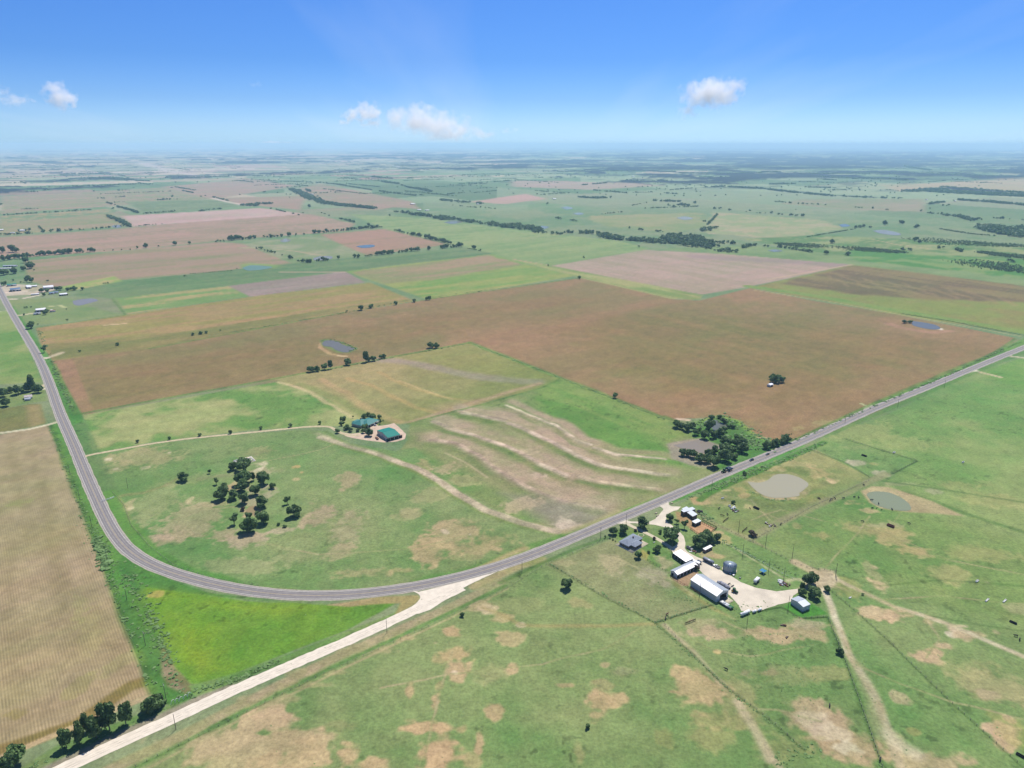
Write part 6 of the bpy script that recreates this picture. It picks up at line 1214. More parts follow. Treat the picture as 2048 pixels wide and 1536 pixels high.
V, Fs = slab([(-hx, -hy, ev), (hx, -hy, ev), (hx, 0, top), (-hx, 0, top)], .12); pmesh('roof_slope', V, Fs, M_WHROOF, t)  # front slope: sun glare put into the white colour
V, Fs = slab([(-hx, .002, top), (hx, .002, top), (hx, hy, ev), (-hx, hy, ev)], .12); pmesh('roof_slope', V, Fs, M_GALV, t)  # back slope of the same metal, grey without the painted glare
bxo('ridge_cap', [(-hx - .02, hx + .02, -.2, .2, top - .02, top + .06)], M_TRIM, t)
bxo('concrete_pad', [(wx + .02, wx + 5.5, d0 - 1, d1 + 1, .0, .14)], M_CON, t)
# the two long sheds up the yard
gable('long low stable with glare-whitened front roof and dirt pen below it', 'stable', 'stable', (1355, 1150), (1396, 1130.5), (1381, 1121.8), 3.2, 1.3, M_WALLG, M_WHROOF, roof2=M_GALV,  # front slope whitened to paint sun glare, back slope left grey
      openings=[('stall_shade_panel', 'y-', c, 2.6, 2.2, M_DARK) for c in (-9, -5.5, -2, 1.5, 5, 8.5)] + [('stall_shade_panel', 'x-', 1.4, 2.0, 2.0, M_DARK)])  # flat dark panels painting the shade within the stalls
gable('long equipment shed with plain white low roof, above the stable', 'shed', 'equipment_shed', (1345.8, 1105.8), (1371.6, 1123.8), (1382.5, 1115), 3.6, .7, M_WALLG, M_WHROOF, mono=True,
      openings=[('bay_shade_panel', 'y-', c, 2.8, 2.9, M_DARK) for c in (-6.5, -3.2, 0, 3.2, 6.5)])
gable('low grey-roofed lean-to on the drive right of the equipment shed', 'lean-to', 'lean_to', (1383.5, 1120.5), (1398, 1127.5), (1401.5, 1125.5), 2.6, .4, M_WALLG, M_TRIM, over=.15, mono=True, openings=[('bay_shade_panel', 'y-', 0, 4.5, 2.0, M_DARK)])
# small barn bottom right of the yard
gable('small grey metal barn on the green lawn at the track junction', 'barn', 'barn', (1606.5, 1214.3), (1621.3, 1208.4), (1596, 1192), 3.9, 1.0, M_WALLG, M_GALV, over=.12, openings=[('door', 'y-', 1.0, 1.0, 2.1, M_TRIM)])
# sheds of the dirt pen
gable('pale tin-roofed hay shed with patched roof nearest the farm gate', 'shed', 'hay_shed', (1363.5, 1017), (1385.5, 1033), (1390, 1027), 3.4, 1.0, M_WOOD, M_GALV, over=.2, mono=True, openings=[('bay_shade_panel', 'y-', c, 2.6, 2.3, M_DARK) for c in (-5.2, -1.8, 1.8, 5.2)])
gable('small annex of the hay shed beside the farm gate', 'shed', 'hay_shed', (1361.5, 1020), (1367.5, 1024.5), (1381, 1012), 3.9, .5, M_WOOD, M_GALV, over=.2, mono=True, openings=[('bay_shade_panel', 'y-', 0, 2.2, 2.6, M_DARK)])
gable('small square tin-roofed shelter in the dirt pen', 'shelter', 'livestock_shelter', (1391, 1047), (1402.8, 1041.6), (1397.3, 1036.9), 3.0, .4, M_WOOD, M_GALV, over=.1, mono=True, openings=[('bay_shade_panel', 'y-', 0, 5.0, 2.2, M_DARK), ('bay_shade_panel', 'x-', 0, 2.2, 2.0, M_DARK)])
gable('white flat-roofed portable building beside the dark tree clump', 'building', 'portable_building', (1410.6, 1100.3), (1425.5, 1092.8), (1421.6, 1089.4), 2.6, .25, M_BRICK, M_WHITE, over=.1, mono=True, openings=[('door', 'y-', 1.5, 1.0, 2.0, M_DARK), ('window', 'y-', -1.5, 1.2, 1.9, M_GLASS)])
# grey-roofed house
cen, hx, hy, rz = rect((1237, 1083), (1257, 1093), (1288, 1077), 2.9)
t = thing('house', 'bungalow with grey hipped shingle roof beside the paved drive', 'house', (cen[0], cen[1], 0), rz)
bxo('wall', [(-hx + .6, hx - .6, -hy + .6, hy - .6, 0, 2.8)], M_BRICK, t)
hip(t, 0, 0, hx, hy, 2.9, 2.3, M_SHING)
bxo('wing_wall', [(hx - .62, hx + 3.4, -hy + 3.6, hy - 6.1, 0, 2.78)], M_BRICK, t)
hip(t, hx + .6, (-hy + 3.0 + hy - 5.5) / 2, 3.4, (2 * hy - 8.5) / 2, 2.88, 1.55, M_SHING, 'wing_roof')
bxo('patio', [(-hx - 1.6, hx + 5.0, -hy - 1.6, hy + .5, 0, .10)], M_CON, t)
bxo('carport_shade_panel', [(hx - .55, hx - .5, hy - 5.6, hy - 1.2, 0, 2.4)], M_DARK, t)  # dark sheet on the wall for the carport's inner shade
for y in (-hy * .6, -hy * .1, hy * .45): f = bxo('window', [(-hx + .53, -hx + .58, y - .8, y + .8, .9, 2.1)], M_TRIM, t); bxo('pane', [(-hx + .50, -hx + .54, y - .65, y + .65, 1.0, 2.0)], M_GLASS, f)
for x in (-hx * .5, hx * .3): f = bxo('window', [(x - .8, x + .8, -hy + .53, -hy + .58, .9, 2.1)], M_TRIM, t); bxo('pane', [(x - .65, x + .65, -hy + .50, -hy + .54, 1.0, 2.0)], M_GLASS, f)
bxo('chimney', [(.5, 1.4, 1.0, 1.9, 3.5, 5.8)], M_BRICK, t)
# green-roofed house: two hipped wings and a porch
def place_rect(A, B, Cc, z): return rect(A, B, Cc, z)
cen, hx, hy, rz = rect((702, 846.5), (722, 851.5), (739, 841), 3.2)
t = thing('house', 'rambling house under a weathered green metal roof amid garden trees', 'house', (cen[0], cen[1], 0), rz)
bxo('wall', [(-hx + .6, hx - .6, -hy + .6, hy - .6, 0, 3.1)], M_WALLW, t); hip(t, 0, 0, hx, hy, 3.2, 3.0, M_GREEN2)
bxo('wing_wall', [(hx - 9, hx + 5.4, hy - 12, hy + 6.4, 0, 3.06)], M_WALLW, t); hip(t, hx - 1.8, hy - 2.8, 7.8, 9.8, 3.15, 2.6, M_GREEN2, 'wing_roof')
bxo('porch_wall', [(-hx - 2.4, -hx + .5, -hy * .4, hy * .5, 0, 2.7)], M_WALLW, t); hip(t, -hx - 1.0, hy * .05, 2.2, hy * .6, 2.8, 1.1, M_GREEN2, 'porch_roof')
for y in (-hy * .5, 0.0, hy * .4): f = bxo('window', [(hx - .58, hx - .53, y - 1, y + 1, .8, 2.3)], M_TRIM, t); bxo('pane', [(hx - .54, hx - .48, y - .85, y + .85, .9, 2.2)], M_GLASS, f)
for y in (hy - 9, hy - 5, hy + 1): bxo('garage_door', [(hx + 5.38, hx + 5.46, y - 1.3, y + 1.3, 0, 2.4)], M_DARK, t)
bxo('chimney', [(-2, -1, 1, 2, 4.5, 7.3)], M_BRICK, t)
# green barn
gable('barn with bright green metal roof on the pink gravel court', 'barn', 'barn', (775.7, 875.4), (800.6, 868.8), (784.5, 852.8), 4.3, 2.0, M_WALLW, M_GREEN, over=.25, openings=[('bay_shade_panel', 'y-', c, 4.2, 3.2, M_DARK) for c in (-6.6, -2.0, 2.8, 7.4)] + [('door', 'x-', 0, 3.0, 3.0, M_WALLG)])
# field shed on the tree island, left yard house, hamlet sheds
def simple(label, cat, name, cx, cy, wpx, dpx, eave, rise, roofm, rot='A', mono=False, wallm=None, ops=(), group=None):
    """building by its centre, size in source pixels, set along the section lines"""
    x, y = G(cx, cy, eave); s = mpp(cy); L = wpx * s / 2; Wd = dpx * s / 2
    ang = ZA if rot == 'A' else ZA - math.pi / 2 if rot == 'B' else R(rot)
    t = thing(name, label, cat, (x, y, float(relief(x, y))), ang, group)
    bxo('wall', [(-L + .2, L - .2, -Wd + .2, Wd - .2, 0, eave)], wallm or M_WALLG, t); top = eave + rise
    if mono: V, Fs = slab([(-L, -Wd, eave + .05), (L, -Wd, eave + .05), (L, Wd, top + .05), (-L, Wd, top + .05)], .1); pmesh('roof', V, Fs, roofm, t)
    else:
        V = [(-L, -Wd, eave), (L, -Wd, eave), (L, Wd, eave), (-L, Wd, eave), (-L, 0, top), (L, 0, top)]
        pmesh('roof', V, [(0, 1, 5, 4), (2, 3, 4, 5), (1, 2, 5), (3, 0, 4), (3, 2, 1, 0)], roofm, t)
    for nm, side, c, w, h, m in ops:
        if side == 'y-': bxo(nm, [(c - w / 2, c + w / 2, -Wd + .12, -Wd + .22, 0, h)], m, t)
        else: bxo(nm, [(-L + .12, -L + .22, c - w / 2, c + w / 2, 0, h)], m, t)
    return t
D = lambda *cs: [('bay_shade_panel', 'y-', c, 3.2, 2.6, M_DARK) for c in cs]  # dark panels on the wall, painted shade of open bays
simple('small white shed against the tree island in the brown field', 'shed', 'field_shed', 1540.5, 768.5, 11, 8, 2.6, 1.0, M_WHROOF, ops=D(0))
simple('pinkish house with pale roof below the trees left of the highway', 'house', 'house', 56, 792, 14, 13, 2.8, 1.4, mat('pale_pink_roof', (.40, .35, .33, 1), .8, nscale=.6), rot='A', wallm=M_WALLW, ops=[('door', 'y-', 0, 1.2, 2.0, M_DARK)])
simple('narrow pale annex in front of the pinkish house', 'annex', 'annex', 55, 797, 11, 5, 2.3, .5, M_GALV, mono=True)
simple('blue-roofed metal building nearest the highway in the hamlet', 'building', 'metal_building', 30, 577, 17, 18, 4.5, 1.6, M_BLUE, ops=D(-8, -3, 3, 8))
simple('green-roofed building behind the blue-roofed one in the hamlet', 'building', 'metal_building', 23, 568.5, 16, 8, 3.5, 1.4, M_GREEN, ops=D(0))
simple('narrow white-roofed shed in the middle of the hamlet court', 'shed', 'metal_building', 57, 572, 8, 26, 3.5, 1.0, M_WHROOF, ops=D(0))
simple('small white-roofed shed at the back of the hamlet court', 'shed', 'metal_building', 68, 571, 10, 7, 3.0, .8, M_WHROOF)
simple('large white-roofed hall at the right of the hamlet court', 'hall', 'metal_building', 96, 572.5, 17, 19, 5.0, 1.6, M_WHROOF, ops=D(-6, 0, 6))
simple('small blue-roofed house behind the trees of the hamlet', 'house', 'house', 103, 585, 9, 8, 3, 1.4, M_BLUE, ops=D(0)); simple('second blue-roofed shed, beside the small blue-roofed house', 'shed', 'metal_building', 112, 583.5, 8, 6, 3, 1.0, M_BLUE)
simple('white-roofed open shed right of the blue-roofed house', 'shed', 'metal_building', 126.5, 587.5, 13, 9, 3.2, .7, M_WHROOF, mono=True, ops=D(-6, -2, 2, 6))
simple('long low white shed on the grass below the hamlet', 'shed', 'metal_building', 70, 587.5, 14, 5, 2.5, .6, M_WHROOF)
simple('white-roofed barn alone in the pasture below the hamlet', 'barn', 'barn', 81, 618, 17, 14, 4.0, 1.6, M_WHROOF, ops=D(-5, 0, 5)); simple('low dark house in the trees below the white barn', 'house', 'house', 74, 626, 12, 8, 2.6, 1.2, M_SHING, ops=D(0))
simple('small open shed with one white corner right of the white barn', 'shed', 'livestock_shelter', 105, 621, 10, 6, 2.4, .5, M_RUST, mono=True); simple('tiny white shed beside the rusty livestock shelter', 'shed', 'field_shed', 103, 620, 4, 4, 2.4, .4, M_WHITE, mono=True)
simple('long grey-roofed house in the farmstead grove', 'house', 'house', 20, 531, 24, 7, 3.0, 1.2, M_GALV, rot=12, ops=D(-6, 0, 6)); simple('pale court shed below the grove house', 'shed', 'metal_building', 12, 536, 20, 5, 2.6, .6, M_WHITE, rot=12)
simple('white-roofed shed in the small farm under the distant hedge', 'shed', 'metal_building', 44, 460, 9, 8, 4, 1.4, M_WHROOF); simple('second white shed of the small farm under the distant hedge', 'shed', 'metal_building', 25, 465, 4, 8, 3, 1, M_WHROOF, rot='B'); simple('pale-roofed house at the left edge of the distant small farm', 'house', 'house', 2, 459, 8, 7, 3.5, 1.2, M_WHITE)
simple('white hall among trees left of the creek wood', 'hall', 'metal_building', 825, 407, 9, 6, 4, 1.4, M_WHROOF); simple('left of the two pale roofs below the white hall', 'shed', 'metal_building', 838, 419, 8, 5, 3.5, 1.2, M_WHITE); simple('right of the two pale roofs below the white hall', 'shed', 'metal_building', 854, 420, 8, 5, 3.5, 1.2, M_WHITE)
simple('tiny white shed at the tail of the long distant wood', 'shed', 'metal_building', 624, 388, 6, 4, 3.5, 1, M_WHITE); simple('white farm building alone beyond the pale ponds', 'barn', 'barn', 1108, 397, 7, 5, 4, 1.3, M_WHROOF); simple('white roof on the far green plain right of centre', 'barn', 'barn', 1266, 353.5, 6, 4, 5, 1.5, M_WHITE)
simple('pale shed right of the far dark grove', 'shed', 'metal_building', 1853, 399, 6, 3, 3.5, 1, M_WHITE); simple('second pale shed beside the far dark grove', 'shed', 'metal_building', 1910, 401.5, 6, 3, 3.5, 1, M_WHITE); simple('white speck of a farm house beside the wood pasture', 'house', 'house', 955, 407.5, 4, 3, 3, 1, M_WHITE); simple('white sheds in the distant farm group at centre left', 'shed', 'metal_building', 795, 333, 9, 3, 6, 1.5, M_WHITE)

# grain bin
x, y = G(1459, 1139.5); t = thing('grain_bin', 'round galvanised grain bin with conical roof beside the yard', 'grain bin', (x, y, 0))
M_BIN = mat('galvanised_bin_steel', (.21, .27, .34, 1), .42, metal=.35, nscale=.6, namt=.1); M_BINR = mat('galvanised_bin_roof', (.42, .48, .52, 1), .4, metal=.3, nscale=.8)
r = 4.7
for k in range(5): cyl('wall_ring', r + (.03 if k % 2 else 0), .86, M_BIN, t, z0=.1 + k * .86, n=40, cap=False)
cyl('base', r + .5, .1, M_CON, t, n=40)
ro = cyl('roof', r + .15, 1.5, M_BINR, t, z0=4.4, n=24, r2=.45, cap=True)
for k in range(16):
    a = 2 * math.pi * k / 16; bm_v, bm_f = tube_pts((math.cos(a) * (r + .1), math.sin(a) * (r + .1), 4.46), (math.cos(a) * .5, math.sin(a) * .5, 5.93), .05, .05, 4); link('rib', mesh_np('rib', bm_v, bm_f, (M_BINR,)), ro)
cyl('hatch', .5, .3, M_BIN, t, z0=5.88, n=16); bxo('door', [(-.5, .5, -r - .08, -r + .02, .6, 2.4)], M_GALV, t)
# ruined pens under the wooded clump: concrete slabs in rows
x, y = G(489, 922); t = thing('ruined_foundation', 'pale concrete foundation with broken slab rows above the wooded clump', 'ruin', (x, y, 0), ZA)
bxo('floor_slab', [(-9, 9, -7, 7, 0, .18)], M_CON, t)
sl_me = mesh_np('slab', *boxes([(-.9, .9, -.35, .35, 0, .55)]), (M_WHITE,))
for i in range(7):
    for j in range(5):
        if random.random() < .12: continue
        o = link('slab', sl_me, t); o.location = (-7.6 + i * 2.5 + random.uniform(-.2, .2), -5.6 + j * 2.8, .185); o.rotation_euler = (0, 0, random.uniform(-.15, .15)); o.scale = (1, 1, random.uniform(.7, 1.3))
# ------------------------------------------------------------------ utility poles
def pole_meshes():
    V, Fq = tube_pts((0, 0, -.3), (0, 0, 10.2), .17, .12, 8); a = mesh_np('shaft', V, Fq, (M_WOOD,))
    b = mesh_np('crossarm', *boxes([(-1.3, 1.3, -.08, .08, 9.3, 9.5)]), (M_TRIM,)); V, Fq = tube_pts((0, 0, 0), (0, 0, .25), .07, .05, 6); c = mesh_np('insulator', V, Fq, (M_WHITE,))
    return a, b, c
PM = pole_meshes()
POLES = [(352, 1459, 'utility pole on the verge of the gravel road, nearest the camera', 0), (774, 1265, 'utility pole beside the gravel road just before the junction', 0), (1044, 1145, 'utility pole below the highway right of the gravel junction', 0), (1201, 1077, 'utility pole on the fence line left of the grey-roofed house', 0),
         (332, 1397, 'utility pole with white crossarm by the stubble field corner', 1), (291, 1291, 'utility pole with crossarm in the scrub beside the stubble field', 1), (254, 1200, 'utility pole with crossarm on the verge above the yellow meadow', 1), (215, 1122, 'utility pole among bushes on the stubble field edge', 0), (184, 1055, 'short dark pole on the verge inside the highway bend', 0),
         (160, 1001, 'utility pole on the left verge halfway up the stubble field', 0), (140, 948, 'utility pole on the upper verge of the stubble field', 0), (256, 977, 'lone pole in the loop pasture near the white gate', 0), (1399, 1192, 'utility pole in front of the long wall of the largest barn', 0), (1494, 1250, 'utility pole below the white propane tank', 0),
         (1343, 1107, 'utility pole behind the equipment shed', 0), (1477, 1063, 'utility pole in the paddock above the bent lane', 0), (1531, 1091, 'utility pole in the pasture right of the brown bush', 0), (1584, 1117, 'utility pole above the junction track', 0), (1537, 1144, 'utility pole over the lane by the blue swing canopy', 0), (1485, 1112, 'utility pole in the green strip above the grain bin', 0),
         (1567, 1160, 'utility pole by the scrap heap on the lane', 0), (1671, 1152, 'tall gate post pole at the track junction', 0), (1423, 982, 'utility pole on the verge left of the large pond', 0), (1252, 1050, 'utility pole at the start of the paved drive', 0), (1690, 845, 'pole on the right verge of the highway far up', 0), (1888, 776, 'pole on the highway verge near the right edge', 0), (1576, 1218, 'light pole in front of the small grey barn', 0), (1795, 815, 'pole on the highway verge between two others', 0)]
for px, py, lab, arm in POLES:
    x, y = G(px, py); t = thing('utility_pole', lab, 'pole', (x, y, 0), ZA + (0 if px > 400 else math.pi / 2), 'utility poles along the roads'); link('shaft', PM[0], t)
    if arm:
        c = link('crossarm', PM[1], t)
        for q in (-1.1, 0, 1.1): i_ = link('insulator', PM[2], c); i_.location = (q, 0, 9.5)
# ------------------------------------------------------------------ fences
M_POST = mat('fence_posts', (.22, .20, .16, 1), .9)
def fence(label, px, h=1.3, step=4.0, name='fence', cat='fence', rails=2, rw=.03, m=M_POST):
    P = resample([G(*p) for p in px], 1.0) if len(px) > 2 and False else np.array([G(*p) for p in px]); d = np.r_[0, np.cumsum(np.hypot(*np.diff(P, axis=0).T))]
    s = np.arange(0, d[-1], step); x = np.interp(s, d, P[:, 0]); y = np.interp(s, d, P[:, 1]); c = P.mean(0)
    t = thing(name, label, cat, (c[0], c[1], 0))
    V, Fq = boxes([(a - c[0] - .09, a - c[0] + .09, b - c[1] - .09, b - c[1] + .09, -.1, h * random.uniform(.92, 1.05)) for a, b in zip(x, y)])
    o = link('post', mesh_np('post', V, Fq, (m,)), t); o['kind'] = 'stuff'
    parts = []
    for k in range(rails):
        z = h * (.45 + .5 * k / max(1, rails - 1)) if rails > 1 else h * .9
        for i in range(len(P) - 1): parts.append(tube_pts((P[i][0] - c[0], P[i][1] - c[1], z), (P[i + 1][0] - c[0], P[i + 1][1] - c[1], z), rw, rw, 4))
    V, Fq = join_vf(parts); w = link('wire' if rw < .05 else 'rail', mesh_np('wire', V, Fq, (m,)), t); w['kind'] = 'stuff'
fence('wire fence running diagonally across the pasture left of the barns', [(1100, 1128), (1200, 1190), (1310, 1245)])
fence('short wire fence from the diagonal fence up to the largest barn', [(1311, 1245), (1424, 1210)])
fence('wire fence down the middle of the bottom pasture to the track', [(1330, 1250), (1380, 1305), (1450, 1372), (1540, 1440), (1612, 1502)])
fence('wire fence left of the dirt track at bottom right', [(1657, 1238), (1690, 1320), (1715, 1390), (1740, 1460), (1767, 1540)])
fence('long wire fence crossing the right-hand pasture to the bottom corner', [(1665, 1185), (1720, 1230), (1780, 1285), (1830, 1335), (1910, 1412), (2060, 1548)])
fence('wire fence round the lawn of the small grey barn', [(1574, 1226), (1600, 1237), (1655, 1234)])
fence('fence along the farm lane from hay shed to junction', [(1388, 1022), (1430, 1048), (1500, 1082), (1590, 1127), (1620, 1137), (1670, 1142), (1674, 1165)])
fence('fence on the lane above the grain bin', [(1444, 1086), (1500, 1112), (1560, 1146), (1590, 1160)], m=M_TRIM)
fence('fence beside the paddock lane up to the far gate', [(1500, 1084), (1620, 1016), (1740, 960)])
fence('fence across the top of the large pond paddock', [(1622, 900), (1690, 925), (1741, 956)])
fence('fence round the feeder pasture corner right of the ponds', [(1692, 878), (1760, 900), (1835, 922), (1785, 948)])
fence('fence along the terraced field and brown field boundary', [(942, 686), (1122, 756), (1330, 839)], step=6)
fence('fence inside the highway bend round the loop pasture', [(225, 985), (248, 1010), (262, 1050), (300, 1094), (350, 1133), (430, 1158), (520, 1172)], step=5)
fence('fence along the right side of the gravel road', [(180, 1578), (420, 1461), (640, 1351), (850, 1256), (1010, 1179), (1090, 1130), (1225, 1074)], step=5)
fence('steel pipe pen between shelter and lane', [(1400, 1044), (1412, 1050), (1430, 1060), (1418, 1068), (1398, 1070), (1380, 1058)], h=1.7, step=2.2, cat='pen', name='livestock_pen', rails=4, rw=.06, m=M_RUST)
fence('narrow chute of rusty pipe beside the pen', [(1404, 1041), (1416, 1048), (1434, 1057), (1429, 1061)], h=1.8, step=1.5, cat='chute', name='cattle_chute', rails=5, rw=.07, m=M_RUST)
fence('rusty pipe fence round the stable yard', [(1341, 1155), (1378, 1176), (1400, 1190)], h=1.5, step=3, rails=3, rw=.05, m=M_RUST)
fence('garden fence behind the grey-roofed house', [(1262, 1098), (1283, 1110), (1300, 1124), (1340, 1148)], h=1.4, step=3, rails=2, m=M_WOOD)
for lab, a, b in [('dark steel gate across the lane near the scrap car', (1441, 1031), (1449, 1034)), ('brown gate at the end of the lane beside the brown bush', (1484, 1065), (1494, 1057)), ('long dark panel fence in the paddock above the pen', (1446, 1045), (1457, 1037)), ('dark windbreak panel below the largest barn', (1370, 1249), (1391, 1241))]:
    fence(lab, [a, b], h=1.6, step=1.2, name='gate', cat='gate', rails=5, rw=.07, m=M_RUST)
x, y = G(216, 1000); t = thing('white_gate', 'white pipe entrance gate on the inner verge of the highway bend', 'gate', (x, y, 0), ZA + .2)
for q in (-5, -2.5, 0, 2.5, 5): bxo('post', [(q - .12, q + .12, -.12, .12, 0, 1.6)], M_WHITE, t)
for z in (.4, .8, 1.2, 1.55): bxo('rail', [(-5, 5, -.05, .05, z - .06, z + .06)], M_WHITE, t)
# white cut brush / bent pipes along the gravel road near the corner
for i, (px, py) in enumerate([(346, 1407), (354, 1404), (362, 1401), (371, 1397), (379, 1392)]):
    x, y = G(px, py); V = []; parts = []
    for k in range(9):
        a0, a1 = math.pi * k / 9, math.pi * (k + 1) / 9
        parts.append(tube_pts((math.cos(a0) * 1.3, 0, .4 + math.sin(a0) * 2.0), (math.cos(a1) * 1.3, 0, .4 + math.sin(a1) * 2.0), .13, .13, 5))
    V, Fq = join_vf(parts); o = link('culvert_marker', mesh_np('hoop', V, Fq, (M_TRIM,))); o.location = (x, y, 0); o.rotation_euler = (0, 0, R(70))
    tag(o, f"pale bent pipe hoop, {['leftmost', 'second from left', 'middle', 'second from right', 'rightmost'][i]} of five on the gravel road verge", 'pipe hoop', 'pale hoops by the gravel road')
# ------------------------------------------------------------------ vehicles and yard things
def wheels(t, pts, r=.36, w=.25, name='wheel'):
    for x, y in pts: o = cyl(name, r, w, M_BLACK, t, n=14, axis='y', c=(x, r + .0), z0=y - w / 2)
def at_(px, py, ang): x, y = G(px, py); return (x, y, 0.11), ang
RZ = ZA    # highway heading here
def pickup(label, px, py, ang, paint, z=.11):
    x, y = G(px, py); t = thing('pickup_truck', label, 'pickup truck', (x, y, z), ang)
    V = [(-2.75, -.95, .45), (2.75, -.9, .45), (2.75, .9, .45), (-2.75, .95, .45), (-2.75, -.95, 1.05), (2.65, -.88, 1.0), (2.65, .88, 1.0), (-2.75, .95, 1.05)]
    Fs = [(3, 2, 1, 0), (4, 5, 6, 7), (0, 1, 5, 4), (1, 2, 6, 5), (2, 3, 7, 6), (3, 0, 4, 7)]
    pmesh('body', V, Fs, paint, t)
    V = [(-.7, -.85, 1.03), (1.3, -.85, 1.03), (1.3, .85, 1.03), (-.7, .85, 1.03), (-.55, -.72, 1.72), (.6, -.72, 1.72), (.6, .72, 1.72), (-.55, .72, 1.72)]
    pmesh('cab_glass', V, Fs, M_GLASS, t); bxo('cab_roof', [(-.56, .62, -.74, .74, 1.70, 1.78)], paint, t)
    bxo('bed_side', [(-2.72, -.8, -.94, -.86, 1.04, 1.35)], paint, t); bxo('bed_side', [(-2.72, -.8, .86, .94, 1.04, 1.35)], paint, t); bxo('tailgate', [(-2.76, -2.68, -.86, .86, 1.04, 1.33)], paint, t); bxo('bed_floor', [(-2.66, -.8, -.85, .85, 1.05, 1.1)], M_BLACK, t)
    wheels(t, [(-1.75, -.88), (-1.75, .88), (1.75, -.88), (1.75, .88)])
    for sy in (-.68, .68): bxo('headlight', [(2.72, 2.78, sy - .16, sy + .16, .72, .9)], M_WHITE, t); bxo('taillight', [(-2.79, -2.74, sy - .12, sy + .12, .75, .98)], M_REDP, t)
    return t
def car(label, px, py, ang, paint):
    x, y = G(px, py); t = thing('car', label, 'car', (x, y, .11), ang)
    Fs = [(3, 2, 1, 0), (4, 5, 6, 7), (0, 1, 5, 4), (1, 2, 6, 5), (2, 3, 7, 6), (3, 0, 4, 7)]
    pmesh('body', [(-2.3, -.88, .35), (2.3, -.85, .35), (2.3, .85, .35), (-2.3, .88, .35), (-2.2, -.86, .95), (2.1, -.8, .82), (2.1, .8, .82), (-2.2, .86, .95)], Fs, paint, t)
    pmesh('cabin_glass', [(-1.9, -.78, .92), (1.0, -.78, .88), (1.0, .78, .88), (-1.9, .78, .92), (-1.3, -.62, 1.42), (.3, -.62, 1.42), (.3, .62, 1.42), (-1.3, .62, 1.42)], Fs, M_GLASS, t); bxo('roof', [(-1.32, .32, -.63, .63, 1.40, 1.46)], paint, t)
    wheels(t, [(-1.4, -.8), (-1.4, .8), (1.4, -.8), (1.4, .8)], .32, .2)
    for sy in (-.6, .6): bxo('headlight', [(2.2, 2.32, sy - .14, sy + .14, .6, .75)], M_WHITE, t)
    return t
pickup('dark pickup truck on the highway behind the tractor', 1503, 921, RZ + math.pi, M_DKB)
car('dark car last in line on the highway behind the pickup', 1535, 909.5, RZ + math.pi, M_DKB)
# tractor pulling a wide dark implement
def tractor(label, px, py, ang, paint, s=1.0, z=.11):
    x, y = G(px, py); t = thing('tractor', label, 'tractor', (x, y, z), ang); t.scale = (s, s, s)
    bxo('hood', [(.2, 2.3, -.45, .45, .95, 1.75)], paint, t); bxo('chassis', [(-1.3, 2.2, -.35, .35, .6, .96)], M_BLACK, t)
    Fs = [(3, 2, 1, 0), (4, 5, 6, 7), (0, 1, 5, 4), (1, 2, 6, 5), (2, 3, 7, 6), (3, 0, 4, 7)]
    pmesh('cab_glass', [(-1.3, -.75, 1.2), (.25, -.75, 1.2), (.25, .75, 1.2), (-1.3, .75, 1.2), (-1.2, -.7, 2.75), (.1, -.7, 2.75), (.1, .7, 2.75), (-1.2, .7, 2.75)], Fs, M_GLASS, t); bxo('cab_roof', [(-1.35, .3, -.85, .85, 2.74, 2.92)], paint, t)
    for sy in (-1.1, 1.1): w = cyl('rear_wheel', .95, .55, M_BLACK, t, n=20, axis='y', c=(-.8, .95), z0=sy - .27); cyl('rim', .5, .58, M_YEL, w, n=14, axis='y', c=(-.8, .95), z0=sy - .29); cyl('front_wheel', .6, .4, M_BLACK, t, n=16, axis='y', c=(1.7, .6), z0=sy * .85 - .2)
    cyl('exhaust', .06, 1.2, M_BLACK, t, z0=1.7, n=8, c=(.9, .3))
    return t
tractor('green tractor on the highway pulling a wide dark implement', 1447.5, 944.5, RZ + math.pi, M_GRNP, 1.15)
x, y = G(1457, 941); t = thing('farm_implement', 'wide folded dark blue implement towed by the tractor on the highway', 'implement', (x, y, .11), RZ + math.pi)
bxo('frame', [(-3.5, 3.5, -.2, .2, .7, 1.0), (-2.5, 2.8, -2.0, -1.8, .7, 2.9), (-2.5, 2.8, 1.8, 2.0, .7, 2.9), (-2.4, -2.2, -1.9, 1.9, .8, 1.1), (2.0, 2.2, -1.9, 1.9, .8, 1.1)], M_DKB, t); bxo('hopper', [(-1.4, 1.2, -1.5, 1.5, 1.1, 2.5)], M_DKB, t); bxo('toolbar', [(-3.4, -2.9, -2.6, 2.6, 1.0, 2.6)], M_STEEL, t)
wheels(t, [(-.5, -1.4), (-.5, 1.4)], .6, .4)
def trailer(label, px, py, ang, L, Wd, h, m, cat='trailer', z=.13, dark=None, roof=None, name='trailer'):
    x, y = G(px, py); t = thing(name, label, cat, (x, y, z), ang)
    bxo('box', [(-L / 2, L / 2, -Wd / 2, Wd / 2, .7, h)], m, t); bxo('chassis', [(-L / 2, L / 2 + 1.4, -.12, .12, .5, .7)], M_BLACK, t)
    if roof: bxo('roof', [(-L / 2 - .04, L / 2 + .04, -Wd / 2 - .04, Wd / 2 + .04, h, h + .08)], roof, t)
    if dark: bxo('side_slats', [(-L / 2 + .3, L / 2 - .3, -Wd / 2 - .04, -Wd / 2 + .02, h - .9, h - .4), (-L / 2 + .3, L / 2 - .3, Wd / 2 - .02, Wd / 2 + .04, h - .9, h - .4), (-L / 2 + .3, L / 2 - .3, -Wd / 2 - .04, -Wd / 2 + .02, h - 1.6, h - 1.2)], dark, t)
    for xx in (-.5, .5):
        for sy in (-1, 1): cyl('wheel', .36, .2, M_BLACK, t, n=12, axis='y', c=(-L * .15 + xx, .36), z0=sy * (Wd / 2 - .1) - .1)
    return t
AB = ZA - math.pi / 2    # across the section line
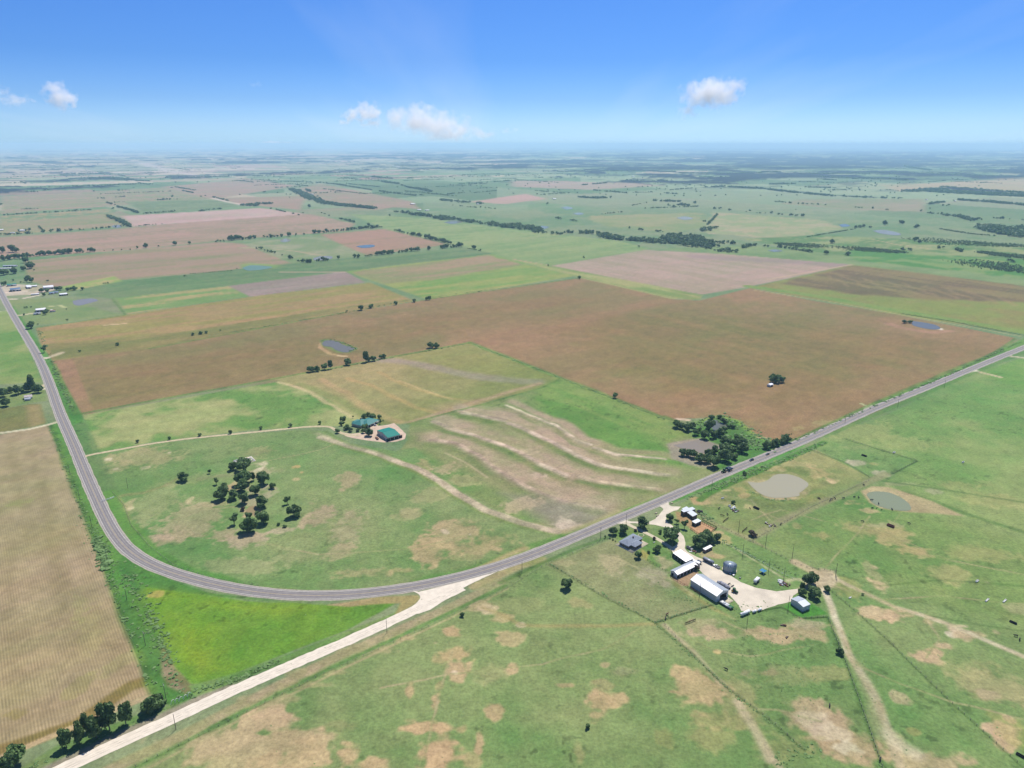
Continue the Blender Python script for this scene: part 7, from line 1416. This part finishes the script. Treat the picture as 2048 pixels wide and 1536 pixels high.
trailer('long dark slatted stock trailer parked beside the yard lane', 1416.5, 1125, AB + .05, 8.4, 2.3, 2.5, M_STEEL, dark=M_DARK, roof=M_STEEL)
trailer('small enclosed white trailer on the grass right of the yard', 1513, 1164, ZA + .15, 5.6, 2.2, 2.4, M_WHITE, dark=M_DARK, roof=M_WHITE)
trailer('dark flatbed trailer parked on the pink court below the green barn', 754, 877.5, AB - .2, 7.0, 2.4, .95, M_RUST)
trailer('short black trailer between shed and slatted trailer', 1397.5, 1127, AB, 3.2, 2.2, 2.0, M_DKB)
pickup('white pickup truck parked in line behind the slatted trailer', 1433, 1134.5, AB + .05 + math.pi, M_WHITE, .13)
pickup('grey pickup parked by the green-roofed house door', 749, 850.5, AB, M_STEEL)
pickup('old pale truck under the dark tree clump', 1379, 1098, AB, M_TAR, .13)
tractor('green tractor parked in front of the largest barn', 1469, 1184.5, AB, M_GRNP, 1.0)
# tarpaulin covered machine
x, y = G(1447, 1172); t = thing('covered_machine', 'large machine under grey tarpaulin beside the largest barn', 'machine', (x, y, .08), AB)
V = []; Fs = []; n = 9
for i, xx in enumerate(np.linspace(-5, 5, 9)):
    k_ = 1 - .35 * abs(xx / 5) ** 3
    for j in range(n): a = math.pi * j / (n - 1); V.append((xx, math.cos(a) * 1.9 * k_, math.sin(a) * (2.5 + .3 * math.sin(xx * 2)) * k_))
for i in range(8):
    for j in range(n - 1): a = i * n + j; Fs.append((a, a + 1, a + n + 1, a + n))
Fs += [tuple(range(n))[::-1], tuple(range(8 * n, 9 * n))]
pmesh('tarpaulin', V, Fs, M_TAR, t); bxo('dark_end_panel', [(4.96, 5.06, -.9, .9, .1, 1.3)], M_DARK, t); wheels(t, [(-2.5, -1.7), (-2.5, 1.7), (2.5, -1.7), (2.5, 1.7)], .5, .3)  # dark panel set on the tarpaulin end, nothing is cut open
x, y = G(1461, 1171); t = thing('disc_harrow', 'dark disc harrow on the gravel beside the tarpaulined machine', 'harrow', (x, y, .08), AB)
bxo('frame', [(-2.2, 2.2, -.08, .08, .7, .85), (-1.6, -1.45, -1.6, 1.6, .6, .75), (1.45, 1.6, -1.6, 1.6, .6, .75)], M_BLACK, t)
for q in np.linspace(-1.5, 1.5, 7): cyl('disc', .35, .06, M_STEEL, t, n=12, axis='y', c=(-1.5, .35), z0=q); cyl('disc', .35, .06, M_STEEL, t, n=12, axis='y', c=(1.5, .35), z0=q)
# camper / header trailer below the barn
x, y = G(1453, 1212); t = thing('grain_header', 'long white and green harvester header lying below the barn end', 'harvester header', (x, y, .05), AB)
bxo('frame', [(-4.8, 1.6, -1.1, 1.1, .5, 1.6)], M_WHITE, t); bxo('green_section', [(1.62, 4.8, -1.1, 1.1, .5, 1.5)], M_GRNP, t); bxo('cutter_bar', [(-4.8, 4.8, -1.5, -1.12, .2, .7)], M_BLACK, t); cyl('reel', .55, 9.0, M_STEEL, t, n=8, axis='x', c=(-1.3, 1.2), z0=-4.5)
cyl('coil', .9, .5, M_WHITE, t, n=20, z0=1.62, c=(-1.6, .2), cap=False)
# propane and water tanks
def tank(label, px, py, L, r, m=M_WHITE):
    x, y = G(px, py); t = thing('tank', label, 'tank', (x, y, .08), ZA - .12)
    cyl('shell', r, L, m, t, n=20, axis='x', c=(0, r + .5), z0=-L / 2); cyl('end_cap', r, .35, m, t, n=20, axis='x', c=(0, r + .5), z0=L / 2, r2=r * .55); cyl('end_cap', r * .55, .35, m, t, n=20, axis='x', c=(0, r + .5), z0=-L / 2 - .35, r2=r)
    bxo('saddle', [(-L * .32 - .12, -L * .32 + .12, -r * .8, r * .8, 0, .75)], M_STEEL, t); bxo('saddle', [(L * .32 - .12, L * .32 + .12, -r * .8, r * .8, 0, .75)], M_STEEL, t); cyl('valve_dome', .22, .25, m, t, z0=2 * r + .45, n=10)
tank('largest white propane tank at the lower edge of the yard', 1490, 1229.5, 7.2, 1.05); tank('small white tank just right of the propane tank', 1508.5, 1225.5, 2.8, .7); tank('rightmost small white tank at the edge of the yard', 1519, 1222, 2.8, .7)
# blue canopy
x, y = G(1525.5, 1146); t = thing('canopy', 'small bright blue canopy on the lane right of the grain bin', 'canopy', (x, y, 0), ZA)
for a in (-1.6, 1.6):
    for b in (-1.6, 1.6): bxo('post', [(a - .06, a + .06, b - .06, b + .06, 0, 2.1)], M_WHITE, t)
pmesh('cover', [(-1.9, -1.9, 2.1), (1.9, -1.9, 2.1), (1.9, 1.9, 2.1), (-1.9, 1.9, 2.1), (0, 0, 2.9)], [(0, 1, 4), (1, 2, 4), (2, 3, 4), (3, 0, 4)], M_BLUEP, t); bxo('bench', [(-1.4, 1.4, -.3, .3, .3, .5)], M_BLUEP, t)
# troughs, feeders, tyres, scrap
def trough(label, px, py, L, Wd, h, m, ang=ZA, cat='trough'):
    x, y = G(px, py); t = thing('feed_trough', label, cat, (x, y, 0), ang)
    bxo('side', [(-L / 2, L / 2, -Wd / 2, -Wd / 2 + .08, .1, h), (-L / 2, L / 2, Wd / 2 - .08, Wd / 2, .1, h)], m, t); bxo('end', [(-L / 2 + .005, -L / 2 + .08, -Wd / 2 + .08, Wd / 2 - .08, .1, h), (L / 2 - .08, L / 2 - .005, -Wd / 2 + .08, Wd / 2 - .08, .1, h)], m, t); bxo('bottom', [(-L / 2 + .08, L / 2 - .08, -Wd / 2 + .08, Wd / 2 - .08, .1, .2)], m, t)
    bxo('leg', [(-L / 2 + .1, -L / 2 + .2, -Wd / 2, Wd / 2, 0, .1), (L / 2 - .2, L / 2 - .1, -Wd / 2, Wd / 2, 0, .1)], M_STEEL, t)
trough('white trough, left one of two in the right-hand pasture', 1974, 1201, 5, .9, .7, M_WHITE); trough('white trough, right one of two in the right-hand pasture', 2009, 1202.5, 5, .9, .7, M_WHITE)
trough('white trough on bare soil beside the upper fence', 1788, 905.5, 3.4, 1.4, .9, M_WHITE); trough('small white feeder far out in the bright pasture', 1926, 925, 3.2, 1.2, 1.0, M_WHITE); trough('dark and white trough on the pale patch of the track pasture', 1954, 1163, 3.2, 1.2, .9, M_WHITE)
trough('pale trough by the paddock gravel above the white scrap', 1445, 997, 3.0, 1.0, .8, M_WHITE); trough('short white trough on the trampled circle right of the junction', 1700, 1196, 2.6, .8, .6, M_WHITE); trough('white bench-like trough on the lawn right of the grey house', 1308, 1085.5, 1.8, .5, .5, M_WHITE)
trough('long black feeder on the grass in the upper right pasture', 1728, 912, 4.6, 1.8, 1.2, M_BLACK, AB, 'feeder'); trough('long dark red covered feeder in the pasture below the right pond', 1781, 1053, 5.4, 2.2, 1.6, M_REDP, AB, 'feeder'); trough('dark long feeder on bare ground in the pond paddock', 1512.5, 1017, 5, 1.8, 1.2, M_BLACK, AB, 'feeder')
trough('dark feeder at the lower right corner of the picture', 2040, 1512, 3.5, 1.3, 1.0, M_BLACK, AB, 'feeder'); trough('dark feeder on grey soil near the right edge', 2026, 1246, 4, 1.4, 1.0, M_BLACK, AB, 'feeder')
def scrap(label, px, py, n, sp, ms, name='scrap_heap', smax=1.6):
    x, y = G(px, py); t = thing(name, label, 'scrap', (x, y, 0), random.uniform(0, 3))
    for i in range(n):
        a = random.uniform(0, 6.28); q = random.uniform(0, sp); s = random.uniform(.3, smax); o = bxo('piece', [(-s, s, -s * .4, s * .4, 0, random.uniform(.2, .9))], random.choice(ms), t)
        o.location = (math.cos(a) * q, math.sin(a) * q * .7, .01 * i); o.rotation_euler = (random.uniform(-.1, .1), random.uniform(-.1, .1), random.uniform(0, 3))
scrap('heap of white sheets and scrap beside the paddock tree', 1464, 1016, 14, 4, [M_WHITE, M_GALV, M_WHITE, M_STEEL]); scrap('scatter of dark scrap below the white sheets', 1471, 1022, 12, 4, [M_GRNP, M_STEEL, M_RUST, M_WOOD]); scrap('long pile of pale logs and stone along the lane', 1540, 1050, 22, 6, [M_WOOD, M_CON, M_TRIM, M_WOOD], smax=1.1)
scrap('rusty scrap heap at the end of the lane near the junction', 1571, 1170, 14, 3.5, [M_RUST, M_WOOD, M_STEEL, M_RUST]); scrap('white scrap panels left of the rusty heap', 1560, 1164, 7, 2.2, [M_WHITE, M_TRIM]); scrap('clutter and old car parts under the dark tree clump', 1388, 1103, 12, 4, [M_WHITE, M_STEEL, M_RUST, M_TAR]); scrap('pale timber stack at the barn end corner', 1437, 1198, 6, 1.6, [M_WOOD, M_TRIM]); scrap('dark junk beside the hay shed', 1397, 1024, 12, 4, [M_WOOD, M_RUST, M_BLACK])
scrap('small dark heap in the lower farm pasture', 1574, 1276, 6, 1.8, [M_WOOD, M_RUST], smax=.9); scrap('brown brush heap on the bare strip below the tanks', 1566, 1250, 8, 2.2, [M_WOOD, M_RUST], smax=1.0)
for px, py, lab in [(1460.5, 1149, 'black tyre trough with white centre just below the grain bin'), (1467, 1151, 'small black tyre right of the trough below the grain bin'), (1480, 1157, 'dark drum lying on the grass edge of the yard')]:
    x, y = G(px, py); t = thing('tyre', lab, 'tyre', (x, y, 0)); cyl('ring', 1.1 if 'trough' in lab else .7, .6, M_BLACK, t, n=20); cyl('water', .7 if 'trough' in lab else .35, .02, M_WHITE if 'trough' in lab else M_STEEL, t, z0=.61, n=16)
for px, py, lab in [(1315, 1032, 'pale concrete block on the verge, upper of two by the gate'), (1312, 1027, 'pale concrete block on the verge, lower of two by the gate'), (1343, 1007, 'pale block at the upper corner of the farm entrance')]:
    x, y = G(px, py); o = bxo('concrete_block', [(-1.3, 1.3, -.35, .35, 0, .7)], M_CON, None); o.location = (x, y, 0); o.rotation_euler = (0, 0, ZA); tag(o, lab, 'block')
x, y = G(1282, 1070.5); t = thing('flower_bed', 'round pale-edged flower bed behind the grey-roofed house', 'flower bed', (x, y, 0)); cyl('kerb', 2.4, .25, M_CON, t, n=28); cyl('planting', 2.0, .3, M_WEED, t, z0=.02, n=20)
# ------------------------------------------------------------------ cattle
def cow_mesh():
    J = [(0, 0, 1.12, .34), (.55, 0, 1.14, .36), (-.55, 0, 1.14, .33), (-.85, 0, 1.12, .24), (.9, 0, 1.2, .26), (1.2, 0, 1.28, .17), (1.42, 0, 1.22, .14), (1.68, 0, 1.04, .10),
         (.62, .2, .78, .15), (.64, .2, .40, .075), (.62, .2, .04, .065), (.62, -.2, .78, .15), (.60, -.2, .40, .075), (.62, -.2, .04, .065),
         (-.72, .2, .80, .18), (-.86, .2, .46, .085), (-.78, .2, .04, .065), (-.72, -.2, .80, .18), (-.84, -.2, .46, .085), (-.76, -.2, .04, .065), (-1.02, 0, 1.0, .04), (-1.08, 0, .5, .03), (1.40, .2, 1.3, .04), (1.40, -.2, 1.3, .04)]
    E = [(0, 1), (0, 2), (2, 3), (1, 4), (4, 5), (5, 6), (6, 7), (1, 8), (8, 9), (9, 10), (1, 11), (11, 12), (12, 13), (2, 14), (14, 15), (15, 16), (2, 17), (17, 18), (18, 19), (3, 20), (20, 21), (6, 22), (6, 23)]
    me = bpy.data.meshes.new('cow'); me.from_pydata([j[:3] for j in J], E, []); o = bpy.data.objects.new('cow', me); C.objects.link(o)
    sk = o.modifiers.new('skin', 'SKIN'); o.modifiers.new('sub', 'SUBSURF').levels = 1
    if not me.skin_vertices: me.attributes
    if len(me.skin_vertices) == 0: return None
    for i, j in enumerate(J): me.skin_vertices[0].data[i].radius = (j[3], j[3])
    me.skin_vertices[0].data[0].use_root = True
    dg = bpy.context.evaluated_depsgraph_get(); dg.update(); m2 = bpy.data.meshes.new_from_object(o.evaluated_get(dg)); bpy.data.objects.remove(o)
    return m2
def loft_cow():
    parts = []
    def ell(path, n=8):
        V = []; 
        for x, y, z, ry, rz_ in path:
            for k in range(n): a = 2 * math.pi * k / n; V.append((x, y + math.cos(a) * ry, z + math.sin(a) * rz_))
        Fq = [(i * n + k, i * n + (k + 1) % n, (i + 1) * n + (k + 1) % n, (i + 1) * n + k) for i in range(len(path) - 1) for k in range(n)]
        return np.array(V), np.array(Fq)
    parts.append(ell([(-1.02, 0, 1.12, .05, .08), (-.95, 0, 1.1, .25, .26), (-.6, 0, 1.08, .33, .36), (0, 0, 1.04, .36, .40), (.55, 0, 1.08, .32, .40), (.85, 0, 1.16, .22, .32), (1.15, 0, 1.28, .15, .2), (1.35, 0, 1.28, .15, .15), (1.65, 0, 1.08, .09, .10), (1.72, 0, 1.04, .03, .04)]))
    for sx in (-.75, .62):
        for sy in (-.2, .2): parts.append(tube_pts((sx, sy, 1.0), (sx - (.08 if sx < 0 else 0), sy, .45), .15, .075, 6)); parts.append(tube_pts((sx - (.08 if sx < 0 else 0), sy, .47), (sx, sy, 0), .075, .06, 6))
    parts.append(tube_pts((-1.0, 0, 1.2), (-1.1, 0, .5), .04, .03, 4)); parts.append(tube_pts((1.36, -.1, 1.36), (1.32, -.32, 1.34), .06, .03, 4)); parts.append(tube_pts((1.36, .1, 1.36), (1.32, .32, 1.34), .06, .03, 4))
    V, Fq = join_vf(parts); return mesh_np('cow', V, Fq, ())
cm = cow_mesh() or loft_cow()
M_COW = mat('black_cow_hide', (.016, .014, .013, 1), .7); M_COW2 = mat('brown_cow_hide', (.11, .045, .03, 1), .7)
cm.materials.clear(); cm.materials.append(M_COW); cm2 = cm.copy(); cm2.materials.clear(); cm2.materials.append(M_COW2)
COWS = [(1708.5, 995, 'black cow standing left of the right-hand pond, left of two'), (1717, 996, 'black cow standing left of the right-hand pond, right of two'), (1687, 997.5, 'black cow alone on the grass near the lane fence'), (1669.5, 998, 'black cow, right one of three huddled on the lane fence'), (1663, 1000, 'black cow, middle one of three huddled on the lane fence'), (1660, 1002, 'black cow, left one of three huddled on the lane fence'),
        (1727, 971, 'black cow standing on the lane near its upper bend'), (1743, 1001, 'dark cow on the left rim of the right-hand pond'), (1757, 1008.5, 'dark cow wading at the lower left of the right-hand pond'), (1744.5, 1017.5, 'black cow below the left rim of the right-hand pond'), (1753.5, 1017, 'black cow at the lower rim of the pond, left of the smaller one'), (1763, 1020.5, 'dark calf at the lower rim of the right-hand pond'), (1784, 1020, 'black cow at the lower right rim of the right-hand pond'),
        (1725, 1044, 'black cow in the pasture left of the red feeder'), (1818, 1048, 'black cow in the pasture right of the red feeder'), (1561.5, 1049.5, 'black cow beside the lane at the pile of logs'), (1438, 1018, 'black cow in the paddock right of the pen'), (1455, 1030, 'black cow below the scrap in the paddock'), (1500, 1017.5, 'small dark cow left of the paddock feeder'),
        (1659, 1413, 'black cow alone above the big bare patch'), (1760, 1520, 'black cow by the fence at the bottom right'), (2031.5, 1273, 'black cow near the right edge, left of two'), (2039, 1280, 'black cow near the right edge, right of two'), (1334, 1230, 'brown cow at the corner of the diagonal fence, left of two'), (1331, 1238, 'dark cow at the corner of the diagonal fence, right of two'), (1452, 1340, 'black and pale cow on the fence line below the sand circle', )]
for i, (px, py, lab) in enumerate(COWS):
    x, y = G(px, py); o = link('cow', cm2 if 'brown' in lab else cm); s = .75 if 'calf' in lab or 'small' in lab else 1.05; o.location = (x, y, 0); o.scale = (s, s, s); o.rotation_euler = (0, 0, random.uniform(0, 6.28)); tag(o, lab, 'cow', 'cattle grazing in the farm pastures')
# ------------------------------------------------------------------ clouds, far beyond the haze
def cloud(label, dist, puffs, dens, seed, ns=1.0):
    """puffs in picture terms (cx, cy, rx, ry, weight) set on a plane 'dist' metres ahead"""
    def W(px, py):
        x = (px - 1024) / F; y = -(py - 768) / F; dy_ = CP + y * SP; dz = -SP + y * CP; k = dist / dy_; return np.array([x * k, dist, H + dz * k])
    s = dist / F * 1.3; P = [(W(p[0], p[1]), p[2] * s, p[3] * s, p[4]) for p in puffs]
    lo = np.min([p[0] - [p[1] * 1.35, max(p[1], p[2]) * 1.0, p[2] * 1.35] for p in P], 0); hi = np.max([p[0] + [p[1] * 1.35, max(p[1], p[2]) * 1.0, p[2] * 1.35] for p in P], 0)
    lo[2] = max(lo[2], 345.0); c = (lo + hi) / 2
    V, Fq = boxes([(lo[0] - c[0], hi[0] - c[0], lo[1] - c[1], hi[1] - c[1], lo[2] - c[2], hi[2] - c[2])])
    m = bpy.data.materials.new('cloud_vapour'); m.use_nodes = True; n = m.node_tree; L = n.links; n.nodes.clear()
    tcn = n.nodes.new('ShaderNodeTexCoord'); best = None
    R0 = np.mean([p[2] for p in P])
    nzv = n.nodes.new('ShaderNodeTexNoise'); nzv.inputs['Scale'].default_value = ns / R0; nzv.inputs['Detail'].default_value = 4; nzv.inputs['Roughness'].default_value = .55
    of = n.nodes.new('ShaderNodeVectorMath'); of.operation = 'ADD'; of.inputs[1].default_value = (seed * 913.0, seed * 377.0, 0); L.new(tcn.outputs['Object'], of.inputs[0]); L.new(of.outputs[0], nzv.inputs['Vector'])
    for ce, rx, ry, wt in P:
        a = n.nodes.new('ShaderNodeVectorMath'); a.operation = 'SUBTRACT'; a.inputs[1].default_value = tuple(ce - c); L.new(tcn.outputs['Object'], a.inputs[0])
        b = n.nodes.new('ShaderNodeVectorMath'); b.operation = 'DIVIDE'; b.inputs[1].default_value = (rx, max(rx, ry) * .8, ry); L.new(a.outputs[0], b.inputs[0])
        l = n.nodes.new('ShaderNodeVectorMath'); l.operation = 'LENGTH'; L.new(b.outputs[0], l.inputs[0])
        q = n.nodes.new('ShaderNodeMath'); q.operation = 'SUBTRACT'; q.inputs[0].default_value = wt; L.new(l.outputs['Value'], q.inputs[1])
        if best is None: best = q
        else: mx_ = n.nodes.new('ShaderNodeMath'); mx_.operation = 'MAXIMUM'; L.new(best.outputs[0], mx_.inputs[0]); L.new(q.outputs[0], mx_.inputs[1]); best = mx_
    z = n.nodes.new('ShaderNodeMath'); z.operation = 'MULTIPLY_ADD'; z.inputs[1].default_value = 2.6; z.inputs[2].default_value = -1.45; L.new(nzv.outputs[0], z.inputs[0])
    s_ = n.nodes.new('ShaderNodeMath'); s_.operation = 'ADD'; L.new(best.outputs[0], s_.inputs[0]); L.new(z.outputs[0], s_.inputs[1])
    r_ = n.nodes.new('ShaderNodeMapRange'); r_.inputs[1].default_value = 0.0; r_.inputs[2].default_value = .95; r_.inputs[3].default_value = 0; r_.inputs[4].default_value = dens; L.new(s_.outputs[0], r_.inputs[0])
    pv = n.nodes.new('ShaderNodeVolumePrincipled'); pv.inputs['Color'].default_value = (.99, .99, 1, 1); pv.inputs['Anisotropy'].default_value = .1; L.new(r_.outputs[0], pv.inputs['Density'])
    ou = n.nodes.new('ShaderNodeOutputMaterial'); L.new(pv.outputs[0], ou.inputs['Volume'])
    o = link('cloud', mesh_np('cloud', V, Fq, (m,))); o.location = tuple(c); tag(o, label, 'cloud', kind='stuff')
if True:
    cloud('small white cloud with a peaked top at the far left', 26000, [(110, 178, 20, 16, .9), (122, 195, 26, 18, .95), (132, 200, 18, 12, .8), (118, 208, 14, 10, .7)], .0045, 1)
    cloud('thin trailing cloud cut by the left edge', 26000, [(6, 186, 12, 16, .8), (30, 200, 26, 11, .8), (55, 200, 16, 8, .7), (14, 198, 20, 9, .7)], .0026, 2)
    cloud('small puffy cloud left of the big low cloud', 30000, [(735, 225, 26, 17, .95), (705, 232, 24, 13, .8), (750, 245, 16, 10, .8), (690, 244, 16, 7, .7), (725, 250, 16, 6, .5)], .004, 3)
    cloud('largest low cloud fading into the haze above the horizon', 34000, [(800, 236, 26, 18, 1.0), (845, 240, 40, 22, 1.05), (880, 252, 44, 20, 1.0), (925, 262, 36, 16, .85), (900, 270, 60, 14, .75), (960, 268, 40, 12, .62), (840, 262, 30, 12, .6), (1010, 262, 40, 9, .42)], .0024, 4)
    cloud('compact white cloud with a tail in the right half of the sky', 26000, [(1425, 185, 38, 18, 1.2), (1395, 196, 24, 14, 1.05), (1448, 192, 24, 15, 1.1), (1471, 172, 17, 13, 1.0), (1378, 222, 18, 10, .9), (1366, 231, 11, 10, .85), (1388, 208, 12, 9, .85)], .0036, 5)
    cloud('flat low cloud bank resting on the horizon left of centre', 60000, [(545, 287, 22, 4.5, .95), (570, 288, 22, 4, .85)], .003, 6)
    cloud('faint scrap of cloud high in the left half of the sky', 26000, [(509, 168, 14, 7, .62)], .0015, 7)
